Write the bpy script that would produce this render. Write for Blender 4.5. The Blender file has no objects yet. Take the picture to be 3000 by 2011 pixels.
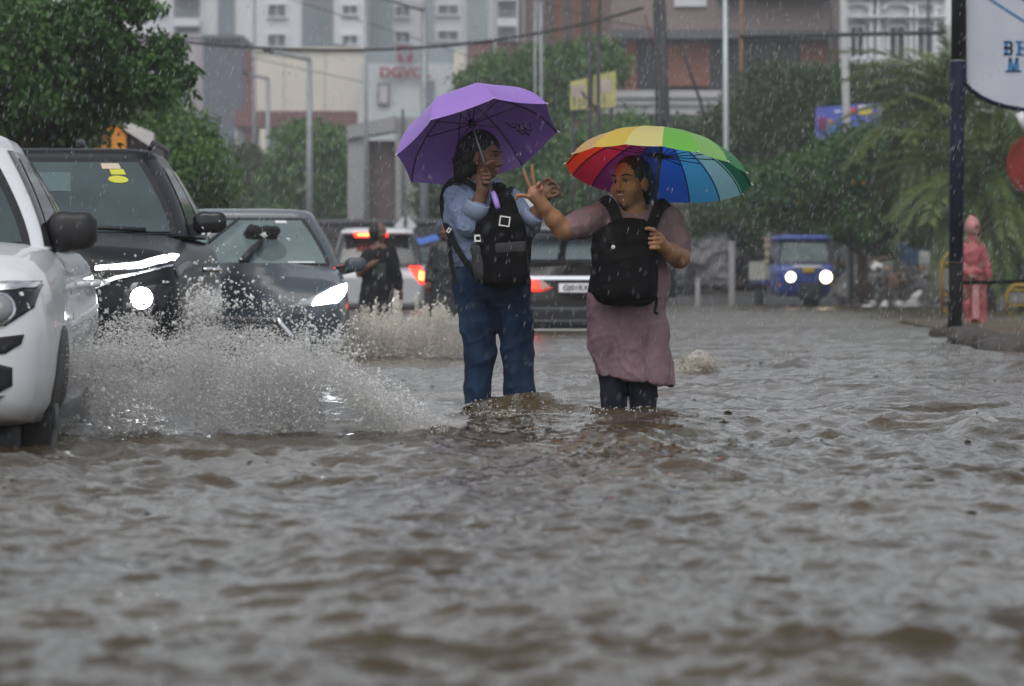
import bpy, math, random
import numpy as np
from mathutils import Vector, Matrix, Euler

# ------------------------------------------------------------------ camera, sky, sun, exposure
SC = bpy.context.scene
COL = SC.collection
F = 11000.0          # focal length in photo pixels (132 mm on a 36 mm, 3000 px frame)
H = 0.63             # lens height above the flood water (water = z 0)
HOR = 815.0          # photo row of the horizon
DEPTH = 0.33         # water depth over the road
K = 3000.0 / 2339.0

cam_d = bpy.data.cameras.new('camera'); cam = bpy.data.objects.new('camera', cam_d); COL.objects.link(cam)
cam.location = (0, 0, H); cam.rotation_euler = (math.radians(90), 0, 0)
cam_d.sensor_width = 36; cam_d.sensor_fit = 'HORIZONTAL'; cam_d.lens = 36 * F / 3000
cam_d.shift_y = -(1005.5 - HOR) / 3000; cam_d.clip_start = 0.1; cam_d.clip_end = 3000
cam_d.dof.use_dof = True; cam_d.dof.focus_distance = 18.3; cam_d.dof.aperture_fstop = 5.2
SC.camera = cam

SUN_EL, SUN_AZ = math.radians(58), math.radians(200)
world = bpy.data.worlds.new('World'); SC.world = world; world.use_nodes = True
wn = world.node_tree.nodes; wl = world.node_tree.links; wn.clear()
w_out = wn.new('ShaderNodeOutputWorld'); w_bg = wn.new('ShaderNodeBackground')
w_sky = wn.new('ShaderNodeTexSky'); w_sky.sky_type = 'NISHITA'; w_sky.sun_disc = False
w_sky.sun_elevation = SUN_EL; w_sky.sun_rotation = SUN_AZ; w_sky.air_density = 1.0; w_sky.dust_density = 3.0
w_hs = wn.new('ShaderNodeHueSaturation'); w_hs.inputs['Saturation'].default_value = 0.26
wl.new(w_sky.outputs[0], w_hs.inputs['Color']); wl.new(w_hs.outputs[0], w_bg.inputs['Color'])
w_bg.inputs['Strength'].default_value = 0.15
wl.new(w_bg.outputs[0], w_out.inputs['Surface'])
sun_d = bpy.data.lights.new('sun', 'SUN'); sun_d.energy = 0.5; sun_d.angle = math.radians(35); sun_d.color = (1.0, 0.97, 0.93)
sun = bpy.data.objects.new('sun', sun_d); COL.objects.link(sun); sun.location = (0, 0, 60)
sun.rotation_euler = (math.radians(32), 0, math.radians(20))
SC.view_settings.view_transform = 'Standard'; SC.view_settings.look = 'None'
SC.view_settings.exposure = 0.26; SC.view_settings.gamma = 1.0; SC.view_settings.use_curve_mapping = False
SC.render.engine = 'CYCLES'
SC.cycles.use_denoising = True; SC.cycles.use_adaptive_sampling = True; SC.cycles.adaptive_threshold = 0.025
SC.cycles.max_bounces = 5; SC.cycles.diffuse_bounces = 2; SC.cycles.glossy_bounces = 2
SC.cycles.transmission_bounces = 4; SC.cycles.transparent_max_bounces = 12; SC.cycles.volume_bounces = 0
SC.cycles.caustics_reflective = False; SC.cycles.caustics_refractive = False
SC.cycles.sample_clamp_indirect = 4.0

# ------------------------------------------------------------------ helpers
def P(dx, dy, Y):
    """where a ray through photo point (2339-px wide copy) meets depth Y, in metres"""
    return Vector(((dx * K - 1500) * Y / F, Y, H - (dy * K - HOR) * Y / F))
def px(dx, Y): return (dx * K - 1500) * Y / F
def pz(dy, Y): return H - (dy * K - HOR) * Y / F

def hash3(ix, iy, iz, seed=0):
    h = (ix.astype(np.int64) * 374761393 + iy.astype(np.int64) * 668265263 + iz.astype(np.int64) * 2147483647 + seed * 974634541) & 0xFFFFFFFF
    h = ((h ^ (h >> 13)) * 1274126177) & 0xFFFFFFFF
    h = ((h ^ (h >> 16)) * 2246822519) & 0xFFFFFFFF
    return ((h ^ (h >> 15)) & 0xFFFFFF).astype(np.float64) / float(0xFFFFFF)
def vnoise(x, y, z=None, seed=0):
    x = np.asarray(x, float); y = np.asarray(y, float); z = np.zeros_like(x) if z is None else np.asarray(z, float)
    ix, iy, iz = np.floor(x), np.floor(y), np.floor(z)
    fx, fy, fz = x - ix, y - iy, z - iz
    fx = fx ** 3 * (fx * (fx * 6 - 15) + 10); fy = fy ** 3 * (fy * (fy * 6 - 15) + 10); fz = fz ** 3 * (fz * (fz * 6 - 15) + 10)
    ix = ix.astype(np.int64); iy = iy.astype(np.int64); iz = iz.astype(np.int64)
    r = 0
    for a in (0, 1):
        for b in (0, 1):
            for c in (0, 1):
                w = (fx if a else 1 - fx) * (fy if b else 1 - fy) * (fz if c else 1 - fz)
                r = r + w * hash3(ix + a, iy + b, iz + c, seed)
    return r * 2 - 1
def fbm(x, y, z=None, seed=0, octaves=4, gain=0.5):
    r, a, f = 0, 1.0, 1.0
    for o in range(octaves):
        r = r + a * vnoise(x * f, y * f, None if z is None else z * f, seed + o * 17); a *= gain; f *= 2.03
    return r

# ---- materials
MATS = {}
def mat(name, col, rough=0.6, metal=0.0, spec=0.5, var=0.0, vscale=8.0, bump=0.0, bscale=40.0, emit=None, estr=0.0,
        col2=None, stretch=None, coat=0.0, trans=0.0, alpha=1.0, ior=1.45, sheen=0.0, vobj=True, sub=0.0):
    if name in MATS: return MATS[name]
    m = bpy.data.materials.new(name); m.use_nodes = True
    nt = m.node_tree; b = nt.nodes['Principled BSDF']
    b.inputs['Base Color'].default_value = (*col, 1); b.inputs['Roughness'].default_value = rough
    b.inputs['Metallic'].default_value = metal; b.inputs['Specular IOR Level'].default_value = spec
    b.inputs['IOR'].default_value = ior; b.inputs['Coat Weight'].default_value = coat
    b.inputs['Transmission Weight'].default_value = trans; b.inputs['Alpha'].default_value = alpha
    if sheen: b.inputs['Sheen Weight'].default_value = sheen
    if sub: b.inputs['Subsurface Weight'].default_value = sub; b.inputs['Subsurface Scale'].default_value = 0.02
    if emit: b.inputs['Emission Color'].default_value = (*emit, 1); b.inputs['Emission Strength'].default_value = estr
    if var or col2 or bump:
        tc = nt.nodes.new('ShaderNodeTexCoord'); mp = nt.nodes.new('ShaderNodeMapping')
        nt.links.new(tc.outputs['Object'], mp.inputs['Vector'])
        if stretch: mp.inputs['Scale'].default_value = stretch
    if var or col2:
        n = nt.nodes.new('ShaderNodeTexNoise'); n.inputs['Scale'].default_value = vscale; n.inputs['Detail'].default_value = 6
        nt.links.new(mp.outputs[0], n.inputs['Vector'])
        r = nt.nodes.new('ShaderNodeValToRGB'); r.color_ramp.elements[0].position = 0.32; r.color_ramp.elements[1].position = 0.68
        c2 = col2 if col2 else tuple(min(1, c * (1 + var)) for c in col)
        c1 = col if col2 else tuple(c * (1 - var) for c in col)
        r.color_ramp.elements[0].color = (*c1, 1); r.color_ramp.elements[1].color = (*c2, 1)
        nt.links.new(n.outputs['Fac'], r.inputs['Fac']); nt.links.new(r.outputs[0], b.inputs['Base Color'])
    if bump:
        n2 = nt.nodes.new('ShaderNodeTexNoise'); n2.inputs['Scale'].default_value = bscale; n2.inputs['Detail'].default_value = 4
        nt.links.new(mp.outputs[0], n2.inputs['Vector'])
        bp = nt.nodes.new('ShaderNodeBump'); bp.inputs['Strength'].default_value = min(1, bump); bp.inputs['Distance'].default_value = 0.02
        nt.links.new(n2.outputs['Fac'], bp.inputs['Height']); nt.links.new(bp.outputs[0], b.inputs['Normal'])
    MATS[name] = m
    return m

# ---- objects
def tag(o, label=None, cat=None, group=None, kind=None):
    if label: o['label'] = label
    if cat: o['category'] = cat
    if group: o['group'] = group
    if kind: o['kind'] = kind
    return o
def empty(name, loc=(0, 0, 0), rz=0.0, label=None, cat=None, group=None, parent=None):
    o = bpy.data.objects.new(name, None); COL.objects.link(o); o.location = loc; o.rotation_euler = (0, 0, rz)
    o.empty_display_size = 0.2
    if parent is not None: o.parent = parent
    return tag(o, label, cat, group)
def link(name, me, parent=None):
    o = bpy.data.objects.new(name, me); COL.objects.link(o)
    if parent is not None: o.parent = parent
    return o
def copy_tree(o, parent=None):
    c = o.copy(); COL.objects.link(c); c.parent = parent
    for ch in list(o.children): copy_tree(ch, c)
    return c
def mesh_np(name, V, Q, mats, smooth=True, mi=None, corners=4):
    """mesh from numpy verts and same-size polygons"""
    me = bpy.data.meshes.new(name)
    V = np.asarray(V, np.float32); Q = np.asarray(Q, np.int32).reshape(-1, corners)
    me.vertices.add(len(V)); me.vertices.foreach_set('co', V.ravel())
    me.loops.add(Q.size); me.loops.foreach_set('vertex_index', Q.ravel())
    me.polygons.add(len(Q)); me.polygons.foreach_set('loop_start', np.arange(0, Q.size, corners, dtype=np.int32))
    me.polygons.foreach_set('loop_total', np.full(len(Q), corners, np.int32))
    me.polygons.foreach_set('use_smooth', np.full(len(Q), smooth))
    if mi is not None: me.polygons.foreach_set('material_index', np.asarray(mi, np.int32))
    for m in (mats if isinstance(mats, (list, tuple)) else [mats]): me.materials.append(m)
    me.update(calc_edges=True); me.validate()
    return me

class MB:
    def __init__(s): s.v = []; s.f = []; s.sm = []
    def add(s, vs, fs, smooth=False):
        b = len(s.v); s.v += [tuple(v) for v in vs]; s.f += [tuple(i + b for i in f) for f in fs]; s.sm += [smooth] * len(fs); return s
    def box(s, c, size, rot=None, taper=1.0):
        hx, hy, hz = size[0] / 2, size[1] / 2, size[2] / 2
        vs = [Vector((x * hx * (taper if z > 0 else 1), y * hy * (taper if z > 0 else 1), z * hz)) for z in (-1, 1) for y in (-1, 1) for x in (-1, 1)]
        if rot is not None:
            R = rot if isinstance(rot, Matrix) else Euler(rot).to_matrix(); vs = [R @ v for v in vs]
        c = Vector(c)
        return s.add([v + c for v in vs], [(0, 2, 3, 1), (4, 5, 7, 6), (0, 1, 5, 4), (1, 3, 7, 5), (3, 2, 6, 7), (2, 0, 4, 6)])
    def rbox(s, c, size, r=0.01, rot=None, seg=2):
        """box with rounded edges"""
        hx, hy, hz = [max(q / 2 - r, 1e-4) for q in size]
        n = 4 * (seg + 1); vs = []; fs = []
        rings = []
        for k in range(2 * (seg + 1)):
            if k <= seg: a = -math.pi / 2 + k / seg * math.pi / 2; zc = -hz
            else: a = (k - seg - 1) / seg * math.pi / 2; zc = hz
            cr, z = r * math.cos(a), zc + r * math.sin(a); ring = []
            for q, (sx, sy) in enumerate(((1, 1), (-1, 1), (-1, -1), (1, -1))):
                for j in range(seg + 1):
                    b = q * math.pi / 2 + j / seg * math.pi / 2
                    ring.append(Vector((sx * hx + cr * math.cos(b), sy * hy + cr * math.sin(b), z)))
            rings.append(ring)
        for ring in rings: vs += ring
        for k in range(len(rings) - 1):
            for j in range(n): fs.append((k * n + j, k * n + (j + 1) % n, (k + 1) * n + (j + 1) % n, (k + 1) * n + j))
        fs.append(tuple(range(n))[::-1]); fs.append(tuple((len(rings) - 1) * n + j for j in range(n)))
        if rot is not None:
            R = rot if isinstance(rot, Matrix) else Euler(rot).to_matrix(); vs = [R @ v for v in vs]
        c = Vector(c); s.add([v + c for v in vs], fs, True); s.sm[-1] = s.sm[-2] = False
        return s
    def tube(s, pts, rad, n=8, cap=True):
        pts = [Vector(p) for p in pts]; rads = rad if isinstance(rad, (list, tuple)) else [rad] * len(pts)
        t0 = (pts[1] - pts[0]).normalized(); up = Vector((0, 0, 1)) if abs(t0.z) < 0.9 else Vector((1, 0, 0))
        nx = t0.cross(up).normalized(); vs = []; fs = []
        for i, p in enumerate(pts):
            t = (pts[min(i + 1, len(pts) - 1)] - pts[max(i - 1, 0)]).normalized()
            nx = (nx - t * nx.dot(t)).normalized(); ny = t.cross(nx)
            for j in range(n):
                a = 2 * math.pi * j / n; vs.append(p + (nx * math.cos(a) + ny * math.sin(a)) * rads[i])
        for i in range(len(pts) - 1):
            for j in range(n): fs.append((i * n + j, i * n + (j + 1) % n, (i + 1) * n + (j + 1) % n, (i + 1) * n + j))
        s.add(vs, fs, True)
        if cap:
            b = len(s.v) - len(vs)
            s.f.append(tuple(b + j for j in range(n))[::-1]); s.f.append(tuple(b + (len(pts) - 1) * n + j for j in range(n))); s.sm += [False, False]
        return s
    def rings(s, rings, closed=True, cap0=False, cap1=False, smooth=True):
        n = len(rings[0]); vs = [p for r in rings for p in r]; fs = []
        for i in range(len(rings) - 1):
            for j in range(n if closed else n - 1):
                fs.append((i * n + j, i * n + (j + 1) % n, (i + 1) * n + (j + 1) % n, (i + 1) * n + j))
        k = len(fs)
        if cap0: fs.append(tuple(range(n))[::-1])
        if cap1: fs.append(tuple((len(rings) - 1) * n + j for j in range(n)))
        s.add(vs, fs, smooth)
        for q in range(len(fs) - k): s.sm[-1 - q] = False
        return s
    def prism(s, poly, y0, y1, axis='y'):
        """polygon in (a,b) extruded along an axis: axis y -> (x,z) polygon"""
        def m(a, b, t): return (a, t, b) if axis == 'y' else ((t, a, b) if axis == 'x' else (a, b, t))
        n = len(poly); vs = [m(a, b, y0) for a, b in poly] + [m(a, b, y1) for a, b in poly]
        fs = [tuple(range(n)), tuple(range(2 * n - 1, n - 1, -1))] + [((i + 1) % n, i, n + i, n + (i + 1) % n) for i in range(n)]
        return s.add(vs, fs)
    def ell(s, c, r, n=16, m=10):
        vs = []; fs = []; c = Vector(c)
        for i in range(m + 1):
            th = math.pi * i / m
            for j in range(n):
                ph = 2 * math.pi * j / n
                vs.append(c + Vector((r[0] * math.sin(th) * math.cos(ph), r[1] * math.sin(th) * math.sin(ph), r[2] * math.cos(th))))
        for i in range(m):
            for j in range(n): fs.append((i * n + j, (i + 1) * n + j, (i + 1) * n + (j + 1) % n, i * n + (j + 1) % n))
        return s.add(vs, fs, True)
    def mesh(s, name, m):
        me = bpy.data.meshes.new(name); me.from_pydata(s.v, [], s.f)
        me.polygons.foreach_set('use_smooth', s.sm)
        for q in (m if isinstance(m, (list, tuple)) else [m]): me.materials.append(q)
        me.update(); return me
    def build(s, name, m, parent=None, bevel=0.0):
        o = link(name, s.mesh(name, m), parent)
        if bevel:
            b = o.modifiers.new('bevel', 'BEVEL'); b.width = bevel; b.segments = 2; b.limit_method = 'ANGLE'
        return o

def text_mesh(name, body, size, m, parent, loc, rot=(math.radians(90), 0, 0), extrude=0.004, align='CENTER', xs=1.0, bold=0.0):
    cu = bpy.data.curves.new(name, 'FONT'); cu.body = body; cu.size = size; cu.extrude = extrude; cu.align_x = align; cu.align_y = 'CENTER'
    cu.resolution_u = 3; cu.offset = bold
    t = bpy.data.objects.new(name, cu); COL.objects.link(t)
    dg = bpy.context.evaluated_depsgraph_get(); me = bpy.data.meshes.new_from_object(t.evaluated_get(dg))
    bpy.data.objects.remove(t); bpy.data.curves.remove(cu)
    me.materials.clear(); me.materials.append(m)
    o = link(name, me, parent); o.location = loc; o.rotation_euler = rot; o.scale = (xs, 1, 1)
    return o

# ---- signed distance modelling (one continuous skin for bodies and cloth)
class SDF:
    def __init__(s, lo, hi, h):
        s.lo = np.array(lo, float); s.h = h; s.n = np.ceil((np.array(hi) - s.lo) / h).astype(int) + 1
        s.d = np.full(tuple(s.n), 1.0, np.float32); s.m = np.zeros(tuple(s.n), np.int8)
    def _win(s, lo, hi, k):
        a = np.maximum(np.floor((np.array(lo) - k - 3 * s.h - s.lo) / s.h).astype(int), 0)
        b = np.minimum(np.ceil((np.array(hi) + k + 3 * s.h - s.lo) / s.h).astype(int) + 1, s.n)
        if np.any(b <= a): return None
        g = [s.lo[i] + s.h * np.arange(a[i], b[i]) for i in range(3)]
        X, Y, Z = np.meshgrid(*g, indexing='ij')
        return tuple(slice(a[i], b[i]) for i in range(3)), X, Y, Z
    def _join(s, sl, d, k, m, sub=False):
        cur = s.d[sl]; d = d.astype(np.float32)
        if sub:
            d = -d
            hh = np.clip(0.5 - 0.5 * (cur - d) / max(k, 1e-6), 0, 1) if k else 0
            s.d[sl] = (cur + (d - cur) * hh + k * hh * (1 - hh)) if k else np.maximum(cur, d)
            if m is not None: s.m[sl] = np.where(d > cur - s.h, m, s.m[sl])
            return
        if m is not None: s.m[sl] = np.where(d < cur + (0.0 if m == 0 else 0.35 * s.h), m, s.m[sl])
        if k:
            hh = np.clip(0.5 + 0.5 * (cur - d) / k, 0, 1); s.d[sl] = cur + (d - cur) * hh - k * hh * (1 - hh)
        else: s.d[sl] = np.minimum(cur, d)
    def cap(s, a, b, ra, rb=None, k=0.02, m=0, sub=False, flat=None):
        """tapered capsule; flat=(axis vector, factor) squeezes the cross-section"""
        rb = ra if rb is None else rb; a = np.array(a, float); b = np.array(b, float); R = max(ra, rb) * 1.5
        w = s._win(np.minimum(a, b) - R, np.maximum(a, b) + R, k)
        if w is None: return s
        sl, X, Y, Z = w; ab = b - a; L = max(ab @ ab, 1e-9)
        px_, py_, pz_ = X - a[0], Y - a[1], Z - a[2]
        t = np.clip((px_ * ab[0] + py_ * ab[1] + pz_ * ab[2]) / L, 0, 1)
        px_ = px_ - t * ab[0]; py_ = py_ - t * ab[1]; pz_ = pz_ - t * ab[2]
        if flat is not None:
            ax = np.array(flat[0], float); ax /= np.linalg.norm(ax); q = (px_ * ax[0] + py_ * ax[1] + pz_ * ax[2]) * (1 / flat[1] - 1)
            px_ = px_ + q * ax[0]; py_ = py_ + q * ax[1]; pz_ = pz_ + q * ax[2]
        s._join(sl, np.sqrt(px_ ** 2 + py_ ** 2 + pz_ ** 2) - (ra + (rb - ra) * t), k, m, sub); return s
    def chain(s, pts, rads, k=0.02, m=0, flat=None):
        for i in range(len(pts) - 1): s.cap(pts[i], pts[i + 1], rads[i], rads[i + 1], k, m, flat=flat)
        return s
    def ell(s, c, r, R=None, k=0.02, m=0, sub=False):
        c = np.array(c, float); r = np.array(r, float); Rm = max(r) * 1.1
        w = s._win(c - Rm, c + Rm, k)
        if w is None: return s
        sl, X, Y, Z = w; q = [X - c[0], Y - c[1], Z - c[2]]
        if R is not None:
            M = np.array(R.transposed() if isinstance(R, Matrix) else Euler(R).to_matrix().transposed())
            q = [M[i][0] * q[0] + M[i][1] * q[1] + M[i][2] * q[2] for i in range(3)]
        k0 = np.sqrt((q[0] / r[0]) ** 2 + (q[1] / r[1]) ** 2 + (q[2] / r[2]) ** 2)
        k1 = np.sqrt((q[0] / r[0] ** 2) ** 2 + (q[1] / r[1] ** 2) ** 2 + (q[2] / r[2] ** 2) ** 2)
        s._join(sl, np.where(k1 > 1e-6, k0 * (k0 - 1) / np.maximum(k1, 1e-6), -min(r)), k, m, sub); return s
    def rbox(s, c, hs, rr=0.01, R=None, k=0.01, m=0, sub=False):
        c = np.array(c, float); hs = np.array(hs, float); Rm = np.linalg.norm(hs)
        w = s._win(c - Rm, c + Rm, k)
        if w is None: return s
        sl, X, Y, Z = w; q = [X - c[0], Y - c[1], Z - c[2]]
        if R is not None:
            M = np.array(R.transposed() if isinstance(R, Matrix) else Euler(R).to_matrix().transposed())
            q = [M[i][0] * q[0] + M[i][1] * q[1] + M[i][2] * q[2] for i in range(3)]
        e = [np.abs(q[i]) - hs[i] + rr for i in range(3)]
        d = np.sqrt(sum(np.maximum(t, 0) ** 2 for t in e)) + np.minimum(np.maximum(np.maximum(e[0], e[1]), e[2]), 0) - rr
        s._join(sl, d, k, m, sub); return s
    def cut(s, p, n, m=None):
        """remove the half space on the side n points to"""
        p = np.array(p, float); n = np.array(n, float); n = n / np.linalg.norm(n)
        g = [s.lo[i] + s.h * np.arange(s.n[i]) for i in range(3)]
        d = ((g[0] - p[0]) * n[0])[:, None, None] + ((g[1] - p[1]) * n[1])[None, :, None] + ((g[2] - p[2]) * n[2])[None, None, :]
        s.d = np.maximum(s.d, d.astype(np.float32)); return s
    def field(s, fn):
        g = [s.lo[i] + s.h * np.arange(s.n[i]) for i in range(3)]
        X, Y, Z = np.meshgrid(*g, indexing='ij'); s.d = fn(s.d, X, Y, Z).astype(np.float32); return s
    def mesh(s, name, mats, disp=None, smooth_it=1):
        d = s.d; neg = d < 0
        n = np.array(d.shape)
        c = np.zeros(n - 1, np.int8)
        for a in (0, 1):
            for b in (0, 1):
                for e in (0, 1): c += neg[a:n[0] - 1 + a, b:n[1] - 1 + b, e:n[2] - 1 + e]
        act = (c > 0) & (c < 8); idx = np.full(act.shape, -1, np.int32); I = np.argwhere(act); idx[act] = np.arange(len(I))
        acc = np.zeros((len(I), 3)); cnt = np.zeros(len(I))
        corner = [(a, b, e) for a in (0, 1) for b in (0, 1) for e in (0, 1)]
        for c0 in corner:
            for ax in range(3):
                if c0[ax]: continue
                c1 = list(c0); c1[ax] = 1
                d0 = d[I[:, 0] + c0[0], I[:, 1] + c0[1], I[:, 2] + c0[2]]; d1 = d[I[:, 0] + c1[0], I[:, 1] + c1[1], I[:, 2] + c1[2]]
                x = (d0 < 0) != (d1 < 0); t = np.where(x, d0 / np.where(x, d0 - d1, 1), 0)
                pt = np.tile(np.array(c0, float), (len(I), 1)); pt[:, ax] += t
                acc[x] += pt[x]; cnt[x] += 1
        V = (acc / cnt[:, None] + I) * s.h + s.lo
        quads = []
        for ax in range(3):
            o1, o2 = [q for q in range(3) if q != ax]
            sl0 = [slice(None)] * 3; sl1 = [slice(None)] * 3; sl0[ax] = slice(0, -1); sl1[ax] = slice(1, None)
            a = neg[tuple(sl0)]; b = neg[tuple(sl1)]; E = np.argwhere(a != b)
            E = E[(E[:, o1] > 0) & (E[:, o2] > 0) & (E[:, o1] < n[o1] - 1) & (E[:, o2] < n[o2] - 1)]
            if not len(E): continue
            flip = a[E[:, 0], E[:, 1], E[:, 2]]
            q = []
            for (u, v) in ((1, 1), (0, 1), (0, 0), (1, 0)):
                J = E.copy(); J[:, o1] -= u; J[:, o2] -= v; q.append(idx[J[:, 0], J[:, 1], J[:, 2]])
            q = np.stack(q, 1)
            if ax == 1: flip = ~flip
            q = np.where(flip[:, None], q, q[:, ::-1]); quads.append(q)
        Q = np.concatenate(quads); Q = Q[(Q >= 0).all(1)]
        for _ in range(smooth_it):
            S = np.zeros_like(V); C = np.zeros(len(V))
            for i in range(4):
                np.add.at(S, Q[:, i], V[Q[:, (i + 1) % 4]]); np.add.at(S, Q[:, (i + 1) % 4], V[Q[:, i]])
                np.add.at(C, Q[:, i], 1); np.add.at(C, Q[:, (i + 1) % 4], 1)
            V = 0.5 * V + 0.5 * S / np.maximum(C, 1)[:, None]
        if disp is not None:
            N = np.cross(V[Q[:, 2]] - V[Q[:, 0]], V[Q[:, 3]] - V[Q[:, 1]]); VN = np.zeros_like(V)
            for i in range(4): np.add.at(VN, Q[:, i], N)
            VN /= np.maximum(np.linalg.norm(VN, axis=1), 1e-12)[:, None]
            V = V + VN * disp(V[:, 0], V[:, 1], V[:, 2])[:, None]
        cell = I[Q[:, 0]]
        mi = s.m[cell[:, 0], cell[:, 1], cell[:, 2]]
        return mesh_np(name, V, Q, mats, True, mi)
# ------------------------------------------------------------------ setting: ground, flood water
def ss(a, b, x): t = np.clip((x - a) / (b - a), 0, 1); return t * t * (3 - 2 * t)
gx = np.concatenate([np.linspace(-400, -30, 20), np.linspace(-28, 28, 80), np.linspace(30, 400, 20)])
gy = np.concatenate([np.linspace(-60, 30, 10), np.linspace(32, 130, 90), np.linspace(135, 900, 30)])
GX, GY = np.meshgrid(gx, gy, indexing='ij')
def ground_z(X, Y):
    bank = ss(78, 88, Y + 0.8 * vnoise(X * .5, Y * .2, seed=3)) * ss(-2, 4, X)
    far = ss(95, 130, Y)
    z = -DEPTH + bank * (DEPTH + .12 + .25 * ss(84, 98, Y)) * 1.0
    z = np.maximum(z, -DEPTH + far * (DEPTH + .35))
    z = np.maximum(z, -DEPTH + ss(9, 16, np.abs(X + .5) - .055 * np.maximum(Y, 0)) * .55)
    return z + .03 * fbm(X * .4, Y * .4, seed=5)
V = np.stack([GX, GY, ground_z(GX, GY)], -1).reshape(-1, 3)
ii = np.arange(len(gx) * len(gy)).reshape(len(gx), len(gy))
Q = np.stack([ii[:-1, :-1], ii[1:, :-1], ii[1:, 1:], ii[:-1, 1:]], -1).reshape(-1, 4)
M_ground = mat('wet_earth', (.045, .042, .038), .55, var=.45, vscale=.6, bump=.6, bscale=6)
ground = link('ground', mesh_np('ground', V, Q, M_ground)); tag(ground, 'wet grey earth under and behind the flooded road', kind='structure')

MOUNDS = [  # x, y, sx, sy, height: wakes and standing waves seen in the flood
    (px(1215, 17.75), 17.75, .24, .17, .058), (px(1300, 17.6), 17.6, .30, .15, .040), (px(1110, 17.7), 17.7, .16, .13, .022),
    (px(1600, 25.2), 25.2, .13, .20, .13), (px(1560, 25.0), 25.0, .10, .2, .05), (px(1450, 17.5), 17.5, .22, .12, .018),
    (px(1505, 17.8), 17.8, .08, .10, .035), (px(1720, 24.6), 24.6, .25, .25, .035), (px(1800, 26.3), 26.3, .22, .3, .055),
    (px(880, 7.8), 7.8, .075, .12, .034), (px(690, 8.7), 8.7, .13, .12, .024), (px(480, 8.4), 8.4, .14, .10, .020),
    (px(1060, 10.1), 10.1, .10, .14, .014), (px(1240, 22.5), 22.5, .28, .3, .05), (px(1380, 23.2), 23.2, .25, .3, .045),
    (px(1990, 22.2), 22.2, .18, .2, .03), (px(2060, 20.5), 20.5, .2, .2, .03), (px(1550, 8.2), 8.2, .2, .12, .02),
    (px(300, 13.0), 13.0, .3, .12, .025), (px(430, 13.4), 13.4, .22, .10, .03), (px(2000, 10.2), 10.2, .35, .12, .018),
    (px(2330, 25.8), 25.8, .15, .2, .06), (px(1850, 9.5), 9.5, .3, .12, .016)]
def wave(X, Y):
    wx = X + .10 * vnoise(X * 1.3, Y * .9, seed=40); wy = Y + .16 * vnoise(X * 1.1, Y * 1.2, seed=41)
    patch = .70 + .55 * vnoise(X * .5, Y * .30, seed=47) + .25 * vnoise(X * 1.3, Y * .8, seed=49)
    big = vnoise(wx * 1.0 + .25 * wy, wy * .85, seed=42)
    rid = 1 - np.abs(vnoise(wx * 1.9 - .4 * wy, wy * 1.35, seed=43)); rid2 = 1 - np.abs(vnoise(wx * 4.3 + .8 * wy, wy * 3.0, seed=44)); rid3 = 1 - np.abs(vnoise(wx * 9.5 - 1.3 * wy, wy * 6.6, seed=50))
    sm = fbm(wx * 17, wy * 11, seed=45, octaves=3)
    calm = 1 - .46 * ss(13.5, 20, Y) + .25 * ss(30, 60, Y)
    z = (.026 * big + .052 * (rid ** 2 - .4) * patch + .032 * (rid2 ** 2 - .4) * patch + .0135 * (rid3 ** 2 - .4) + .0045 * sm) * calm
    z = z + .0055 * ss(17.5, 15.0, Y) * ss(9.4, 11.5, Y) * vnoise(wx * 15, wy * 10, seed=46)
    for mx, my, sx, sy, h in MOUNDS:
        a = ((X - mx) / sx) ** 2 + ((Y - my) / sy) ** 2
        z = z + h * np.exp(-a) * (1 + .28 * vnoise(X * 22, Y * 16, seed=48))
    # bow wave and trough round the white car
    a = np.exp(-((X + 1.45) / .5) ** 2 - ((Y - 14.0) / .35) ** 2); z = z + .03 * a
    return z
u = np.concatenate([-np.geomspace(60, 1.12, 14), np.linspace(-1, 1, 290), np.geomspace(1.12, 60, 14)])
yy = [-6.0, 0, 3.0]; y = 4.4
while y < 46: yy.append(y); y += max(.012, .0023 * y)
while y < 95: yy.append(y); y += .0032 * y
yy += list(np.geomspace(95.6, 420, 60)); yy = np.array(yy)
W_half = .165 * np.maximum(yy, 3) + .5
UX = u[:, None] * W_half[None, :]; UY = np.broadcast_to(yy[None, :], UX.shape)
UZ = wave(UX, UY) * np.where(np.abs(u) > 1.01, .6, 1.0)[:, None]
ii = np.arange(UX.size).reshape(UX.shape)
Q = np.stack([ii[:-1, :-1], ii[1:, :-1], ii[1:, 1:], ii[:-1, 1:]], -1).reshape(-1, 4)
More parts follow.
